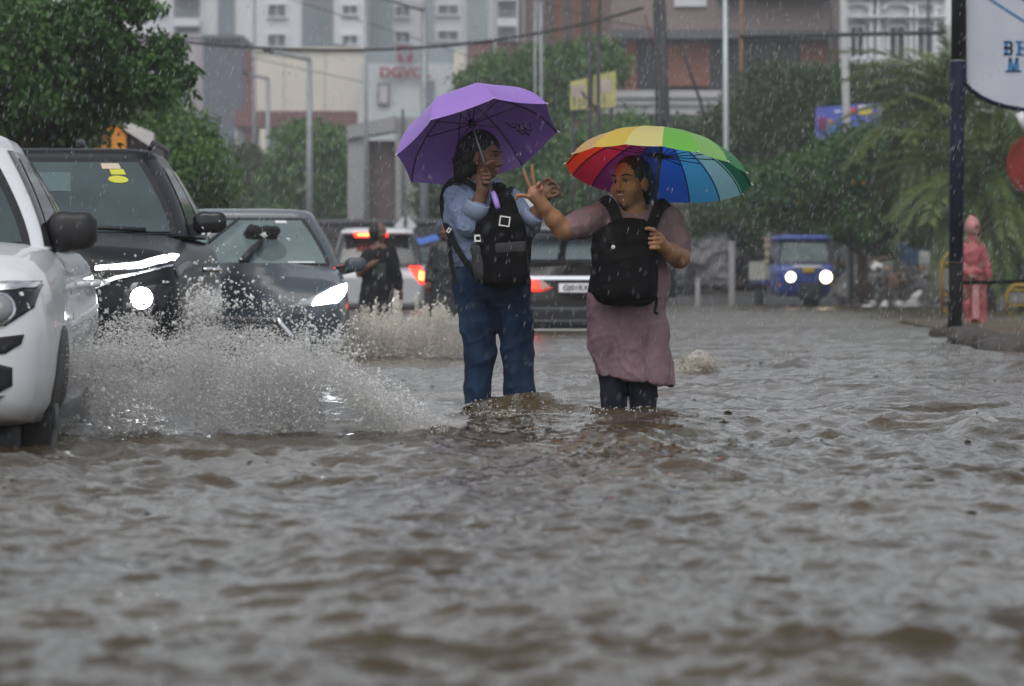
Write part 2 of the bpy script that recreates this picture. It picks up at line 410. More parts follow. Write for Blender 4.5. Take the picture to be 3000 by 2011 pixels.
def water_mat():
    m = bpy.data.materials.new('muddy_water'); m.use_nodes = True; nt = m.node_tree; b = nt.nodes['Principled BSDF']; N = nt.nodes.new; L = nt.links.new
    b.inputs['Roughness'].default_value = .13; b.inputs['IOR'].default_value = 1.34; b.inputs['Specular IOR Level'].default_value = .42
    tc = N('ShaderNodeTexCoord'); mp = N('ShaderNodeMapping'); mp.inputs['Scale'].default_value = (1, .6, 1); L(tc.outputs['Object'], mp.inputs['Vector'])
    n = N('ShaderNodeTexNoise'); n.inputs['Scale'].default_value = .9; n.inputs['Detail'].default_value = 7; L(mp.outputs[0], n.inputs['Vector'])
    r = N('ShaderNodeValToRGB'); r.color_ramp.elements[0].color = (.040, .030, .0145, 1); r.color_ramp.elements[1].color = (.072, .054, .029, 1)
    r.color_ramp.elements[0].position = .35; r.color_ramp.elements[1].position = .7; L(n.outputs['Fac'], r.inputs['Fac'])
    # foam: bubbles gathered where the mesh carries foam
    at = N('ShaderNodeAttribute'); at.attribute_name = 'foam'
    fn = N('ShaderNodeTexNoise'); fn.inputs['Scale'].default_value = 26; fn.inputs['Detail'].default_value = 8; fn.inputs['Roughness'].default_value = .7; L(mp.outputs[0], fn.inputs['Vector'])
    ma = N('ShaderNodeMath'); ma.operation = 'MULTIPLY_ADD'; L(at.outputs['Fac'], ma.inputs[0]); ma.inputs[1].default_value = .75; L(fn.outputs['Fac'], ma.inputs[2])
    fr = N('ShaderNodeValToRGB'); fr.color_ramp.elements[0].position = .78; fr.color_ramp.elements[1].position = 1.12; L(ma.outputs[0], fr.inputs['Fac'])
    fr.color_ramp.elements[1].position = 1.0
    mx = N('ShaderNodeMix'); mx.data_type = 'RGBA'; L(fr.outputs[0], mx.inputs['Factor']); L(r.outputs[0], mx.inputs['A']); mx.inputs['B'].default_value = (.40, .375, .33, 1)
    L(mx.outputs['Result'], b.inputs['Base Color'])
    rr = N('ShaderNodeMix'); rr.data_type = 'FLOAT'; L(fr.outputs[0], rr.inputs['Factor']); rr.inputs['A'].default_value = .14; rr.inputs['B'].default_value = .6; L(rr.outputs['Result'], b.inputs['Roughness'])
    sx = N('ShaderNodeSeparateXYZ'); L(tc.outputs['Object'], sx.inputs[0]); mr = N('ShaderNodeMapRange'); L(sx.outputs['Y'], mr.inputs['Value']); mr.inputs['From Min'].default_value = 16; mr.inputs['From Max'].default_value = 60; mr.inputs['To Min'].default_value = .055; mr.inputs['To Max'].default_value = .27; L(mr.outputs[0], rr.inputs['A'])   # rain-pitted ripples too small to mesh far off
    n2 = N('ShaderNodeTexNoise'); n2.inputs['Scale'].default_value = 34; n2.inputs['Detail'].default_value = 5; L(mp.outputs[0], n2.inputs['Vector'])
    n3 = N('ShaderNodeTexVoronoi'); n3.inputs['Scale'].default_value = 15; n3.feature = 'SMOOTH_F1'; L(mp.outputs[0], n3.inputs['Vector'])
    ad = N('ShaderNodeMath'); ad.operation = 'MULTIPLY_ADD'; L(n3.outputs['Distance'], ad.inputs[0]); ad.inputs[1].default_value = -.55; L(n2.outputs['Fac'], ad.inputs[2])
    bp = N('ShaderNodeBump'); bp.inputs['Strength'].default_value = .6; bp.inputs['Distance'].default_value = .012; L(ad.outputs[0], bp.inputs['Height']); L(bp.outputs[0], b.inputs['Normal'])
    return m
me = mesh_np('flood_water', np.stack([UX, UY, UZ], -1).reshape(-1, 3), Q, water_mat())
fo = np.zeros(UX.shape)
for mx, my, sx, sy, w in ((px(1600, 25.2), 25.2, .22, .35, .6), (px(1540, 24.8), 24.8, .2, .3, .4), (px(1300, 23), 23, .7, .5, .42), (px(1200, 20.5), 20.5, 1.0, .8, .30),
                          (px(1160, 17.4), 17.4, .35, .3, .4), (px(700, 15.6), 15.8, 1.2, 1.0, .42), (px(950, 16.2), 16.2, .8, .8, .28), (px(1000, 20), 20, 1.1, 1.5, .28),
                          (px(950, 29), 29, .9, 2.5, .42), (px(1690, 23.6), 23.6, .4, .4, .34), (px(60, 13.2), 13.2, .35, .25, .32)):
    fo += w * np.exp(-((UX - mx) / sx) ** 2 - ((UY - my) / sy) ** 2)
at = me.attributes.new('foam', 'FLOAT', 'POINT'); at.data.foreach_set('value', np.clip(fo, 0, 1).astype(np.float32).ravel())
water = link('flood_water', me); tag(water, 'muddy brown flood water covering the road', kind='structure')

# ------------------------------------------------------------------ far buildings
M_white = mat('pale_render', (.62, .64, .66), .8, var=.07, vscale=.15)
M_cream = mat('cream_render', (.66, .62, .54), .8, var=.05, vscale=.12)
M_greyglass = mat('blue_grey_cladding', (.17, .20, .23), .45, var=.12, vscale=.2)
M_pane = mat('far_pane', (.10, .12, .14), .25)
M_mauve = mat('mauve_render', (.46, .43, .46), .8, var=.05, vscale=.2)
M_dgrey = mat('dark_grey_block', (.12, .14, .17), .6, var=.08, vscale=.3)
M_redpaint = mat('red_brown_paint', (.17, .085, .085), .65, var=.1, vscale=.5)
M_concrete = mat('grey_concrete', (.30, .30, .30), .8, var=.12, vscale=.5)
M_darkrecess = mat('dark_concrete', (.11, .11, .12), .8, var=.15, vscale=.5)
M_brick = mat('brown_brick', (.22, .095, .065), .85, var=.2, vscale=.6, bump=.3, bscale=4)
M_brown = mat('brown_plaster', (.19, .13, .12), .85, var=.15, vscale=.4)
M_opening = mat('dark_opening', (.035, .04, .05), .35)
M_signred = mat('sign_red', (.26, .035, .06), .5)

def slab(parent, name, d, Y, depth, m, dY=0.0):
    """box whose front fills the photo rectangle d=(x0,x1,y0,y1) at depth Y+dY"""
    y = Y + dY; x0, x1 = px(d[0], y), px(d[1], y); z1, z0 = pz(d[2], y), pz(d[3], y)
    b = MB().box(((x0 + x1) / 2 - parent.location.x, y + depth / 2 - parent.location.y, (z0 + z1) / 2 - parent.location.z), (x1 - x0, depth, z1 - z0))
    return b.build(name, m, parent)
def window(parent, d, Y, m_frame, m_pane=None, bar=True):
    y = Y; x0, x1 = px(d[0], y), px(d[1], y); z1, z0 = pz(d[2], y), pz(d[3], y); o = parent.location; t = .12
    b = MB()
    cx, cz = (x0 + x1) / 2 - o.x, (z0 + z1) / 2 - o.z; w, h = x1 - x0, z1 - z0; yy = y - o.y
    b.box((cx, yy - .09, cz + h / 2 + t / 2), (w + 2 * t, .2, t)); b.box((cx, yy - .12, cz - h / 2 - t / 2), (w + 2 * t, .28, t))
    b.box((cx - w / 2 - t / 2, yy - .088, cz), (t, .19, h)); b.box((cx + w / 2 + t / 2, yy - .088, cz), (t, .19, h))
    if bar: b.box((cx, yy - .05, cz), (.07, .08, h))
    f = b.build('window', m_frame, parent)
    MB().box((cx, yy - .02, cz), (w, .035, h)).build('pane', m_pane or M_pane, f)
    return f

def base_at(dx, Y, z=0.0): return (px(dx, Y), Y, z)
Y = 262
tw = empty('apartment_tower', base_at(620, Y), label='pale high-rise tower with grey vertical bands behind the left streetlights', cat='building')
slab(tw, 'wall', (300, 834, -220, 420), Y, 14, M_white)
for x0, x1 in ((498, 535), (690, 760)): slab(tw, 'vertical_band', (x0, x1, -215, 400), Y, .4, M_greyglass, -.25)
for k in range(-2, 3):
    dy = k * 68
    window(tw, (350, 378, 13 + dy, 32 + dy), Y, M_white); window(tw, (613, 652, 12 + dy, 38 + dy), Y, M_white); window(tw, (783, 816, 14 + dy, 33 + dy), Y, M_white)
    b = slab(tw, 'balcony', (396, 456, 42 + dy, 60 + dy), Y, 1.3, M_white, -1.2)
    slab(tw, 'balcony_opening', (397, 455, 61 + dy, 108 + dy), Y, .2, M_greyglass, -.1)
Y = 270
tw2 = empty('apartment_tower', base_at(980, Y), label='blue-grey high-rise tower behind the red rooftop lettering', cat='building')
slab(tw2, 'wall', (836, 1182, -220, 420), Y, 14, mat('grey_white_render', (.52, .55, .57), .8, var=.07, vscale=.2))
for x0, x1 in ((838, 895), (968, 990), (1066, 1112)): slab(tw2, 'vertical_band', (x0, x1, -215, 395), Y, .4, mat('blue_cladding', (.27, .32, .35), .5, var=.1, vscale=.2), -.25)
for k in range(-2, 3):
    dy = k * 59
    window(tw2, (904, 936, 15 + dy, 38 + dy), Y, M_white); window(tw2, (1001, 1046, 13 + dy, 33 + dy), Y, M_white)
    slab(tw2, 'balcony', (1136, 1180, 42 + dy, 60 + dy), Y, 1.2, M_white, -1.1); slab(tw2, 'balcony_opening', (1137, 1179, 8 + dy, 41 + dy), Y, .2, M_greyglass, -.1)
Y = 232
pod = empty('podium_hall', base_at(700, Y), label='cream windowless hall wall behind the bent-arm streetlights', cat='building')
slab(pod, 'wall', (556, 834, 116, 420), Y, 12, M_cream); slab(pod, 'parapet', (554, 836, 108, 116), Y, 12.4, M_cream, -.2)
for x in (648, 742): slab(pod, 'wall_joint', (x, x + 1.2, 118, 400), Y, .1, M_concrete, -.04)
slab(pod, 'roof_unit', (728, 790, 100, 108), Y, 3, M_dgrey, 2)
Y = 226
sg = empty('office_block', base_at(930, Y), label='pale office block carrying red lettering and a red emblem', cat='building')
slab(sg, 'wall', (822, 1052, 146, 420), Y, 5, mat('pale_blue_render', (.50, .54, .55), .8, var=.06, vscale=.3))
slab(sg, 'upper_wall', (834, 1035, 108, 146), Y, 4.5, mat('blue_cladding', (.27, .32, .35)), .25)
slab(sg, 'corner_pier', (1036, 1062, 116, 420), Y, 5, M_cream, -.3)
slab(sg, 'opening_frame', (862, 890, 190, 240), Y, .3, M_dgrey, -.2); slab(sg, 'opening', (866, 886, 195, 236), Y, .3, M_mauve, -.24)
slab(sg, 'opening_frame', (974, 992, 185, 240), Y, .3, M_greyglass, -.2)
sgn = empty('letter_sign', base_at(925, Y - .4), label='red capital lettering under a red emblem on the pale office block', cat='sign')
text_mesh('lettering', 'DGVCL', .86, M_signred, sgn, (px(925, Y - .4) - sgn.location.x, 0, pz(167, Y - .4)), extrude=.06, xs=1.08, bold=.025)
for sgnx in (-1, 1):
    e = MB(); s_ = 17 * K * Y / F; cx = 0; cz = pz(123, Y - .4)
    e.prism([(sgnx * .04, cz + s_ * 1.15), (sgnx * s_, cz + s_ * 1.0), (sgnx * s_ * .95, cz + .1), (sgnx * s_ * .55, cz + .14), (sgnx * s_ * .5, cz + s_ * .6), (sgnx * .04, cz + s_ * .62)], -.08, .08)
    e.prism([(sgnx * .1, cz - s_ * 1.1), (sgnx * s_, cz - s_ * 1.15), (sgnx * s_, cz - .02), (sgnx * s_ * .5, cz - .02), (sgnx * s_ * .42, cz - s_ * .55), (sgnx * .1, cz - s_ * .6)], -.08, .08)
    e.build('emblem_half', M_signred, sgn)
Y = 205
lb = empty('side_block', base_at(400, Y), label='mauve plastered block with a dark stair tower behind the left trees', cat='building')
slab(lb, 'wall', (250, 466, 84, 460), Y, 10, M_mauve); slab(lb, 'parapet', (248, 468, 78, 84), Y, 10.3, M_mauve, -.15)
slab(lb, 'stair_tower', (464, 552, 84, 460), Y, 9, M_dgrey, -1.2); slab(lb, 'cornice', (462, 554, 80, 89), Y, 9.3, M_dgrey, -1.45)
window(lb, (397, 425, 195, 258), Y, M_mauve, mat('far_pane_pale', (.27, .32, .34), .3)); slab(lb, 'sunshade', (395, 430, 183, 191), Y, .8, M_darkrecess, -.7)
window(lb, (300, 328, 195, 258), Y, M_mauve)
Y = 192
cn = empty('entrance_canopy', base_at(670, Y), label='dull red canopy beam on posts in front of the cream hall', cat='canopy')
slab(cn, 'beam', (534, 812, 254, 290), Y, 2.5, M_redpaint)
for x, w in ((561, 15), (650, 9), (735, 9)): slab(cn, 'post', (x, x + w, 290.5, 470), Y, .5, M_redpaint if x == 561 else M_concrete, .3)
col = slab(cn, 'tall_post', (559, 576, 116, 253.5), Y, .6, M_redpaint, .3)
wl_ = empty('boundary_wall', base_at(640, 193.5), label='whitewashed wall pieces under the dull red canopy', cat='wall')
for x0, x1 in ((536, 560), (577, 592), (612, 662), (680, 800)): slab(wl_, 'wall_panel', (x0, x1, 292, 420), 193.5, .3, M_white)
# concrete gateway
Y = 118
gw = empty('concrete_gateway', base_at(850, Y), label='grey concrete gateway slab with dark recess left of the purple umbrella', cat='gateway')
slab(gw, 'pillar', (794, 842, 318, 560), Y, 1.2, M_concrete)
slab(gw, 'recess', (842.5, 902, 322, 560), Y, .6, mat('brown_grey_recess', (.13, .105, .10), .8, var=.2, vscale=.8), .5)
slab(gw, 'pillar', (903, 986, 268, 560), Y, 1.2, M_concrete)
x0, x1 = px(793, Y), px(903, Y); gx0 = gw.location.x
MB().prism([(x0 - gx0, pz(318, Y)), (x1 - gx0, pz(300, Y)), (x1 - gx0, pz(266, Y)), (x0 - gx0, pz(288, Y))], -.15, 1.3).build('lintel', M_concrete, gw)
slab(gw, 'pipe', (917, 923, 250, 560), Y, .1, M_darkrecess, -.12)
# brown brick building, centre right
Y = 152
bb = empty('brick_building', base_at(1560, Y), label='brown brick building with dark openings behind the rainbow umbrella', cat='building')
slab(bb, 'wall', (1455, 1918, -260, 470), Y, 12, M_brown)
x0 = px(1455, Y) - bb.location.x; xl = px(1184, 168) - bb.location.x
MB().add([(x0, 0.05, -.3), (xl, 20, -.3), (xl, 20, 16), (x0, .05, 16), (x0, 12, -.3), (x0, 12, 16)], [(0, 3, 2, 1), (0, 1, 4), (3, 5, 2), (1, 2, 5, 4)]).build('side_wall', M_brown, bb)
for i, (x, w) in enumerate(((1192, 8), (1226, 9), (1270, 10), (1312, 12), (1352, 14), (1400, 14))):
    yy_ = 168.5 - (x - 1184) / 271 * 16; slab(bb, 'pilaster', (x, x + w, -200, 400), yy_, .5, M_concrete if i < 2 else M_brick, -1.0)
slab(bb, 'balcony_shadow_slab', (1400, 1916, 70, 88), Y, 1.6, M_darkrecess, -1.4)  # slab coloured dark to paint the shadow band of the balcony
slab(bb, 'balcony_wall', (1398, 1916, -8, 69), Y, .4, mat('brown_grey_plaster', (.21, .17, .16), .85, var=.15, vscale=.5), -1.2)
slab(bb, 'white_patch', (1540, 1614, -14, 15), Y, .1, M_white, -1.32)
for x0, x1, y0, y1 in ((1390, 1428, 95, 206), (1456, 1497, 95, 206), (1624, 1700, 95, 206), (1702, 1828, 89, 200)):
    o = slab(bb, 'window', (x0, x1, y0, y1), Y, .3, M_opening, -.2)
    for q in range(1, 3): slab(bb, 'mullion', (x0 + (x1 - x0) * q / 3 - 1, x0 + (x1 - x0) * q / 3 + 1, y0, y1), Y, .12, M_darkrecess, -.33)
for x0, x1, y0, y1 in ((1429, 1454, 96, 206), (1499, 1513, 96, 206), (1514, 1622, 100, 197), (1829, 1904, 89, 206)):
    slab(bb, 'brick_pier', (x0, x1, y0, y1), Y, .8, M_brick, -.5)
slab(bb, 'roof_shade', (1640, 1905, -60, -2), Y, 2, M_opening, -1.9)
slab(bb, 'podium_wall', (1376, 1648, 207, 262), Y, 1.2, mat('pale_grey_wall', (.42, .42, .43), .8, var=.15, vscale=.6), -2.2)
slab(bb, 'podium_base', (1376, 1648, 262.5, 330), Y, 1.2, M_concrete, -2.0)
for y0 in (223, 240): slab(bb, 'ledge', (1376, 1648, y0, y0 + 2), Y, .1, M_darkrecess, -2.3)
Y = 148
rl = empty('low_red_wall', base_at(1130, Y), label='dull brown wall behind the tree above the purple umbrella', cat='wall')
slab(rl, 'wall', (1068, 1196, 97, 470), Y + 25, 1, mat('dull_red_render', (.20, .12, .12), .85, var=.12, vscale=.5)); slab(rl, 'coping', (1066, 1198, 94, 97), Y + 25, 1.2, M_darkrecess, -.1)
# white ornate building
Y = 172
wb = empty('ornate_building', base_at(2020, Y), label='white ornate building with arched mouldings right of the tall grey pole', cat='building')
slab(wb, 'wall', (1926, 2160, -230, 420), Y, 12, mat('white_paint_wall', (.74, .76, .78), .7, var=.05, vscale=.4))
M_wp = mat('white_paint_wall', (.74, .76, .78))
for x0, x1 in ((1943, 1971), (2032, 2065), (2096, 2128)):
    for k in (0, -1):
        dy = k * 150; window(wb, (x0, x1, 64 + dy, 131 + dy), Y, M_wp, M_opening)
        cx = px((x0 + x1) / 2, Y) - wb.location.x
        for rr, zz in ((26, 56), (34, 26)):
            pts = [(cx + rr * K * Y / F * math.cos(a), -.25, pz(zz + dy, Y) + .55 * rr * K * Y / F * math.sin(a)) for a in np.linspace(.15, math.pi - .15, 14)]
            MB().tube(pts, .13, 6).build('arch_moulding', M_wp, wb)
for x in (1930, 1986, 2003, 2078, 2090, 2134): slab(wb, 'column', (x, x + 7, -225, 410), Y, .5, M_wp, -.4)
for y0 in (140, 36, -10): slab(wb, 'cornice', (1924, 2162, y0, y0 + 4), Y, .7, M_wp, -.62)

# orange stall with white gable under the left tree
Y = 50
st = empty('roadside_stall', base_at(270, Y), label='orange stall front with a pale gable roof under the left tree', cat='stall')
slab(st, 'front_board', (206, 288, 282, 420), Y, .2, mat('orange_paint', (.62, .24, .03), .6, var=.15, vscale=2))
x0, x1, x2 = px(286, Y) - st.location.x, px(318, Y) - st.location.x, px(334, Y) - st.location.x
MB().prism([(x0, pz(296, Y)), (x1, pz(314, Y)), (x2, pz(318, Y)), (x2, pz(420, Y)), (x0, pz(420, Y))], .2, 2.6).build('side_wall', M_darkrecess, st)
MB().prism([(x0 - .06, pz(292, Y)), (x0, pz(276, Y)), (x2 + .1, pz(304, Y)), (x2 + .1, pz(340, Y))], -.05, .15).build('gable', mat('pale_sheet', (.6, .56, .55), .6, var=.1, vscale=3), st)

# ------------------------------------------------------------------ poles, streetlights, wires
M_galv = mat('galvanised_steel', (.23, .25, .26), .45, metal=.4, var=.15, vscale=3)
M_dkpole = mat('dark_pole', (.028, .030, .033), .6, var=.25, vscale=2)
M_rust = mat('rusty_steel', (.16, .09, .05), .7, var=.35, vscale=3)
M_wire = mat('cable_black', (.03, .03, .03), .6)
def lamp(dx, Y, top, arm_dx, arm_dy, label, r=.09, bottom=.0):
    z = pz(top, Y); o = empty('street_lamp', (px(dx, Y), Y, -.1), label=label, cat='street lamp', group='bent-arm streetlights')
    MB().tube([(0, 0, 0), (0, 0, z * .5), (0, 0, z + .1)], [r * 1.25, r, r * .75], 10).build('pole', M_galv, o)
    ax, az = px(dx + arm_dx, Y) - px(dx, Y), pz(top + arm_dy, Y) - z
    MB().tube([(0, 0, z + .1 - .02), (ax * .06, 0, z + .16), (ax, 0, z + az + .1)], [r * .8, r * .75, r * .5], 8).build('arm', M_galv, o)
    h = MB(); h.rbox((ax * 1.12, 0, z + az * 1.12 + .1), (abs(ax) * .3, .25, .12), .05, (0, math.atan2(az, -ax) if ax < 0 else 0, 0)); h.build('lamp_head', M_dkpole, o)
    return o
lamp(612, 158, 182, -46, -12, 'shortest bent-arm streetlight, leftmost, in front of the cream hall', .11)
lamp(707, 128, 138, -84, -18, 'tall bent-arm streetlight in the middle of the cream hall', .12)
lamp(969, 100, 24, -110, -34, 'tallest bent-arm streetlight just right of the red lettering', .11)
def pole(dx0, dx1, Y, top, wide, m, label, cat='pole', bottom=None, name='utility_pole', arms=()):
    """pole from photo column dx1 at the ground up to dx0 at row top"""
    z1 = pz(top, Y); o = empty(name, (px(dx1, Y), Y, -.1), label=label, cat=cat)
    dxw = px(dx0, Y) - px(dx1, Y); r = wide / 2 * K * Y / F
    MB().tube([(0, 0, -.3), (dxw * .5, 0, z1 * .5), (dxw, 0, z1 + .1)], [r * 1.12, r, r * .85], 12).build('pole_shaft', m, o)
    for (t, ax, az, ar) in arms:
        b = MB(); c = Vector((dxw * t, 0, z1 * t + .1)); b.tube([c + Vector((-.05, 0, 0)), c + Vector((ax, 0, az))], ar, 6); b.build('cross_arm', m, o)
    return o
pole(836, 836, 105, -40, 9, M_galv, 'slim grey pole just left of the red lettering')
pole(581, 581, 170, -40, 9, M_galv, 'slim grey pole at far left in front of the pale tower')
pole(1130, 1131, 140, -40, 6, M_galv, 'slim grey pole above the apex of the purple umbrella')
pole(1222, 1222, 120, -40, 6, M_galv, 'thin pole at the left edge of the brick building')
pole(1236, 1237, 118, -40, 8, M_galv, 'grey pole beside the left edge of the brick building')
pole(1346, 1350, 95, -40, 9, M_dkpole, 'grey pole in front of the yellow board')
pole(1366, 1368, 92, 74, 11, M_dkpole, 'dark pole with a slanted arm beside the yellow board', arms=((.72, -.42, .42, .035), (.95, .12, .02, .03), (.9, -.1, .0, .03)))
bp_ = pole(1508, 1534, 88, -60, 24, M_dkpole, 'thick dark leaning utility pole above the rainbow umbrella')
bp2 = pole(1494, 1512, 88.5, -60, 9, M_dkpole, 'thin dark conduit pole leaning on the thick utility pole')
b = MB(); b.tube([(px(1473, 87.5) - 0, 87.5, pz(35, 87.5)), (px(1488, 87.5), 87.5, pz(85, 87.5)), (px(1500, 87.5), 87.5, pz(118, 87.5))], .022, 6)
tag(b.build('red_banner_rod', mat('faded_red', (.14, .035, .03), .6)), 'faded red rod slanting beside the thick utility pole', 'rod')
pole(1656, 1660, 98, -40, 12, mat('pale_galvanised', (.42, .46, .47), .4, metal=.3, var=.1, vscale=2), 'pale straight steel pole rising from the big round tree')
pole(1694, 1690, 112, -40, 9, M_rust, 'rusty brown pole in front of the brick building')
tp = pole(1925, 1946, 86, -40, 19, mat('grey_concrete_pole', (.36, .37, .37), .7, var=.1, vscale=2), 'tall grey concrete pole passing behind the blue billboard')
pole(1898, 1900, 150, -40, 11, M_dkpole, 'dark pole at the right corner of the brick building')
pole(2120, 2121, 140, -40, 8, M_dkpole, 'thin dark pole before the ornate building left of the palms')
def wire(pts, Y, r, label):
    n = len(pts); P3 = []
    # smooth sag through the given photo points (quadratic Lagrange when three)
    xs = [p[0] for p in pts]; ys = [p[1] for p in pts]
    for t in np.linspace(xs[0], xs[-1], 24):
        v = 0
        for i in range(n):
            w = 1
            for j in range(n):
                if j != i: w *= (t - xs[j]) / (xs[i] - xs[j])
            v += w * ys[i]
        P3.append(P(t, v, Y))
    o = MB().tube(P3, r, 5).build('overhead_cable', M_wire); tag(o, label, 'cable', 'overhead cables'); return o
wire([(-200, 10), (310, 85), (760, 115), (1470, 18)], 86, .035, 'thick black cable sagging right across the upper left of the street')
wire([(640, -8), (860, 60), (1130, 148)], 110, .012, 'thin wire falling rightwards past the red lettering')
wire([(560, 130), (830, 188)], 140, .014, 'faint thin wire across the cream hall')
wire([(1575, 80), (1640, 160), (1668, 290)][:2], 87, .028, 'short stay cable beside the thick utility pole') if False else None
b = MB(); b.tube([P(1556, 100, 87), P(1582, 180, 87), P(1600, 232, 87), P(1612, 290, 87), P(1620, 420, 87)], .04, 6); tag(b.build('stay_cable', M_wire), 'slanting stay cable right of the thick utility pole', 'cable')
wire([(1690, 84), (1900, 80), (2160, 75)], 84, .05, 'thick dark cable bundle crossing in front of the ornate building')
wire([(1200, -10), (1400, 50), (1500, 66)], 89, .012, 'thin wire running to the thick utility pole from the left')
# ------------------------------------------------------------------ trees
def leaf_mat(name, c1, c2, c3):
    m = bpy.data.materials.new(name); m.use_nodes = True; nt = m.node_tree; b = nt.nodes['Principled BSDF']; N = nt.nodes.new; L = nt.links.new
    g = N('ShaderNodeNewGeometry'); r = N('ShaderNodeValToRGB')
    e = r.color_ramp.elements; e[0].color = (*c1, 1); e[1].color = (*c3, 1); q = e.new(.5); q.color = (*c2, 1)
    tc = N('ShaderNodeTexCoord'); n = N('ShaderNodeTexNoise'); n.inputs['Scale'].default_value = 1.1; L(tc.outputs['Object'], n.inputs['Vector'])
    a = N('ShaderNodeMath'); a.operation = 'MULTIPLY_ADD'; L(n.outputs['Fac'], a.inputs[0]); a.inputs[1].default_value = .9
    a2 = N('ShaderNodeMath'); a2.operation = 'MULTIPLY_ADD'; L(g.outputs['Random Per Island'], a2.inputs[0]); a2.inputs[1].default_value = .55; a2.inputs[2].default_value = -.22
    L(a2.outputs[0], a.inputs[2]); L(a.outputs[0], r.inputs['Fac']); L(r.outputs[0], b.inputs['Base Color'])
    b.inputs['Roughness'].default_value = .42; b.inputs['Specular IOR Level'].default_value = .4
    tr = N('ShaderNodeBsdfTranslucent'); L(r.outputs[0], tr.inputs['Color']); mx = N('ShaderNodeMixShader'); mx.inputs[0].default_value = .22
    out = nt.nodes['Material Output']; L(b.outputs[0], mx.inputs[1]); L(tr.outputs[0], mx.inputs[2]); L(mx.outputs[0], out.inputs['Surface'])
    return m
LEAF_A = leaf_mat('leaf_dark', (.016, .048, .010), (.035, .105, .018), (.095, .19, .032))
LEAF_B = leaf_mat('leaf_bright', (.035, .085, .02), (.07, .16, .035), (.14, .26, .06))
LEAF_C = leaf_mat('leaf_dull', (.018, .038, .012), (.038, .075, .020), (.085, .125, .035))
LEAF_P = leaf_mat('leaf_palm', (.05, .085, .018), (.085, .135, .028), (.15, .20, .05))
M_bark = mat('bark', (.07, .05, .035), .85, var=.35, vscale=5, bump=.6, bscale=14)
def leaves(rng, cen, spread, per, size, droop=.3):
    """cen (n,3) clump centres, spread (n,) radius; rhombic leaves, folded on the midrib"""
    n = len(cen); c = np.repeat(cen, per, 0); sp = np.repeat(spread, per)
    d = rng.normal(size=c.shape); d /= np.maximum(np.linalg.norm(d, axis=1), 1e-6)[:, None]
    p = c + d * (sp * rng.random(len(c)) ** .45)[:, None] * np.array([1, 1, .75])
    ax = rng.normal(size=c.shape) + d * .8; ax[:, 2] -= droop * 2; ax /= np.linalg.norm(ax, axis=1)[:, None]
    s_ = np.cross(ax, rng.normal(size=c.shape)); s_ /= np.maximum(np.linalg.norm(s_, axis=1), 1e-6)[:, None]
    nn = np.cross(ax, s_); L = size * (.6 + .8 * rng.random(len(c)))[:, None]; w = L * .27
    V = np.stack([p, p + ax * L * .45 + s_ * w + nn * L * .06, p + ax * L, p + ax * L * .45 - s_ * w + nn * L * .06], 1).reshape(-1, 3)
    Q = np.arange(len(V)).reshape(-1, 4)
    return V, Q
def tree(name, base, lobes, nclump, per, leaf, lmat, label, seed, trunk_r=.14, cl=.32, tips=(), group=None, cat='tree', droop=.3, inner=.55):
    rng = np.random.default_rng(seed); base = Vector(base); o = empty(name, base, label=label, cat=cat, group=group)
    cs = []; sp = []; vol = np.array([l[1][0] * l[1][1] * l[1][2] for l in lobes]) ** .67; vol = vol / vol.sum()
    for (c, r), f in zip(lobes, vol):
        k = max(3, int(nclump * f)); d = rng.normal(size=(k, 3)); d /= np.linalg.norm(d, axis=1)[:, None]
        rad = inner + (1 - inner) * rng.random(k) ** .6; wob = 1 + .22 * vnoise(d[:, 0] * 2.2 + c[0], d[:, 1] * 2.2 + c[2], d[:, 2] * 2.2, seed=seed)
        q = np.array(c) + d * np.array(r) * (rad * wob)[:, None]; cs.append(q); sp.append(cl * (.55 + .9 * rng.random(k)))
    for (a, b, k) in tips:
        t = rng.random(k)[:, None]; cs.append(np.array(a) * (1 - t) + np.array(b) * t + rng.normal(size=(k, 3)) * cl * .3); sp.append(cl * (.35 + .4 * rng.random(k)))
    C = np.concatenate(cs); S_ = np.concatenate(sp)
    V, Q = leaves(rng, C, S_, per, leaf, droop); V = V - np.array(base)
    cr = link('crown', mesh_np('crown', V, Q, lmat, False), o)
    tb = MB(); main = Vector((sum(l[0][0] for l in lobes) / len(lobes), sum(l[0][1] for l in lobes) / len(lobes), sum(l[0][2] for l in lobes) / len(lobes))) - base
    mid = main * .45 + Vector((.12, 0, .05)); tb.tube([(0, 0, -.35), mid * .5 + Vector((-.06, .03, 0)), mid, main * .8], [trunk_r * 1.25, trunk_r, trunk_r * .8, trunk_r * .5], 9)
    tb.build('trunk', M_bark, o)
    for (c, r) in lobes:
        e = Vector(c) - base; lb_ = MB(); m2 = mid.lerp(e, .5) + Vector((0, 0, -.1)); lb_.tube([mid * .9, m2, e + Vector((0, 0, r[2] * .3))], [trunk_r * .6, trunk_r * .4, trunk_r * .15], 6)
        for _ in range(5):
            dd = Vector(rng.normal(size=3)).normalized(); lb_.tube([m2.lerp(e, .6), e + Vector((dd.x * r[0], dd.y * r[1], dd.z * r[2])) * .75], [trunk_r * .22, trunk_r * .06], 5)
        lb_.build('limb', M_bark, o)
    return o
def L(dx, dy, Y, rx, ry, rz):
    """lobe centred on a photo point, radii given in photo px (x, z) and metres (y)"""
    s_ = K * Y / F; return (tuple(P(dx, dy, Y)), (rx * s_, ry, rz * s_))
Y = 38
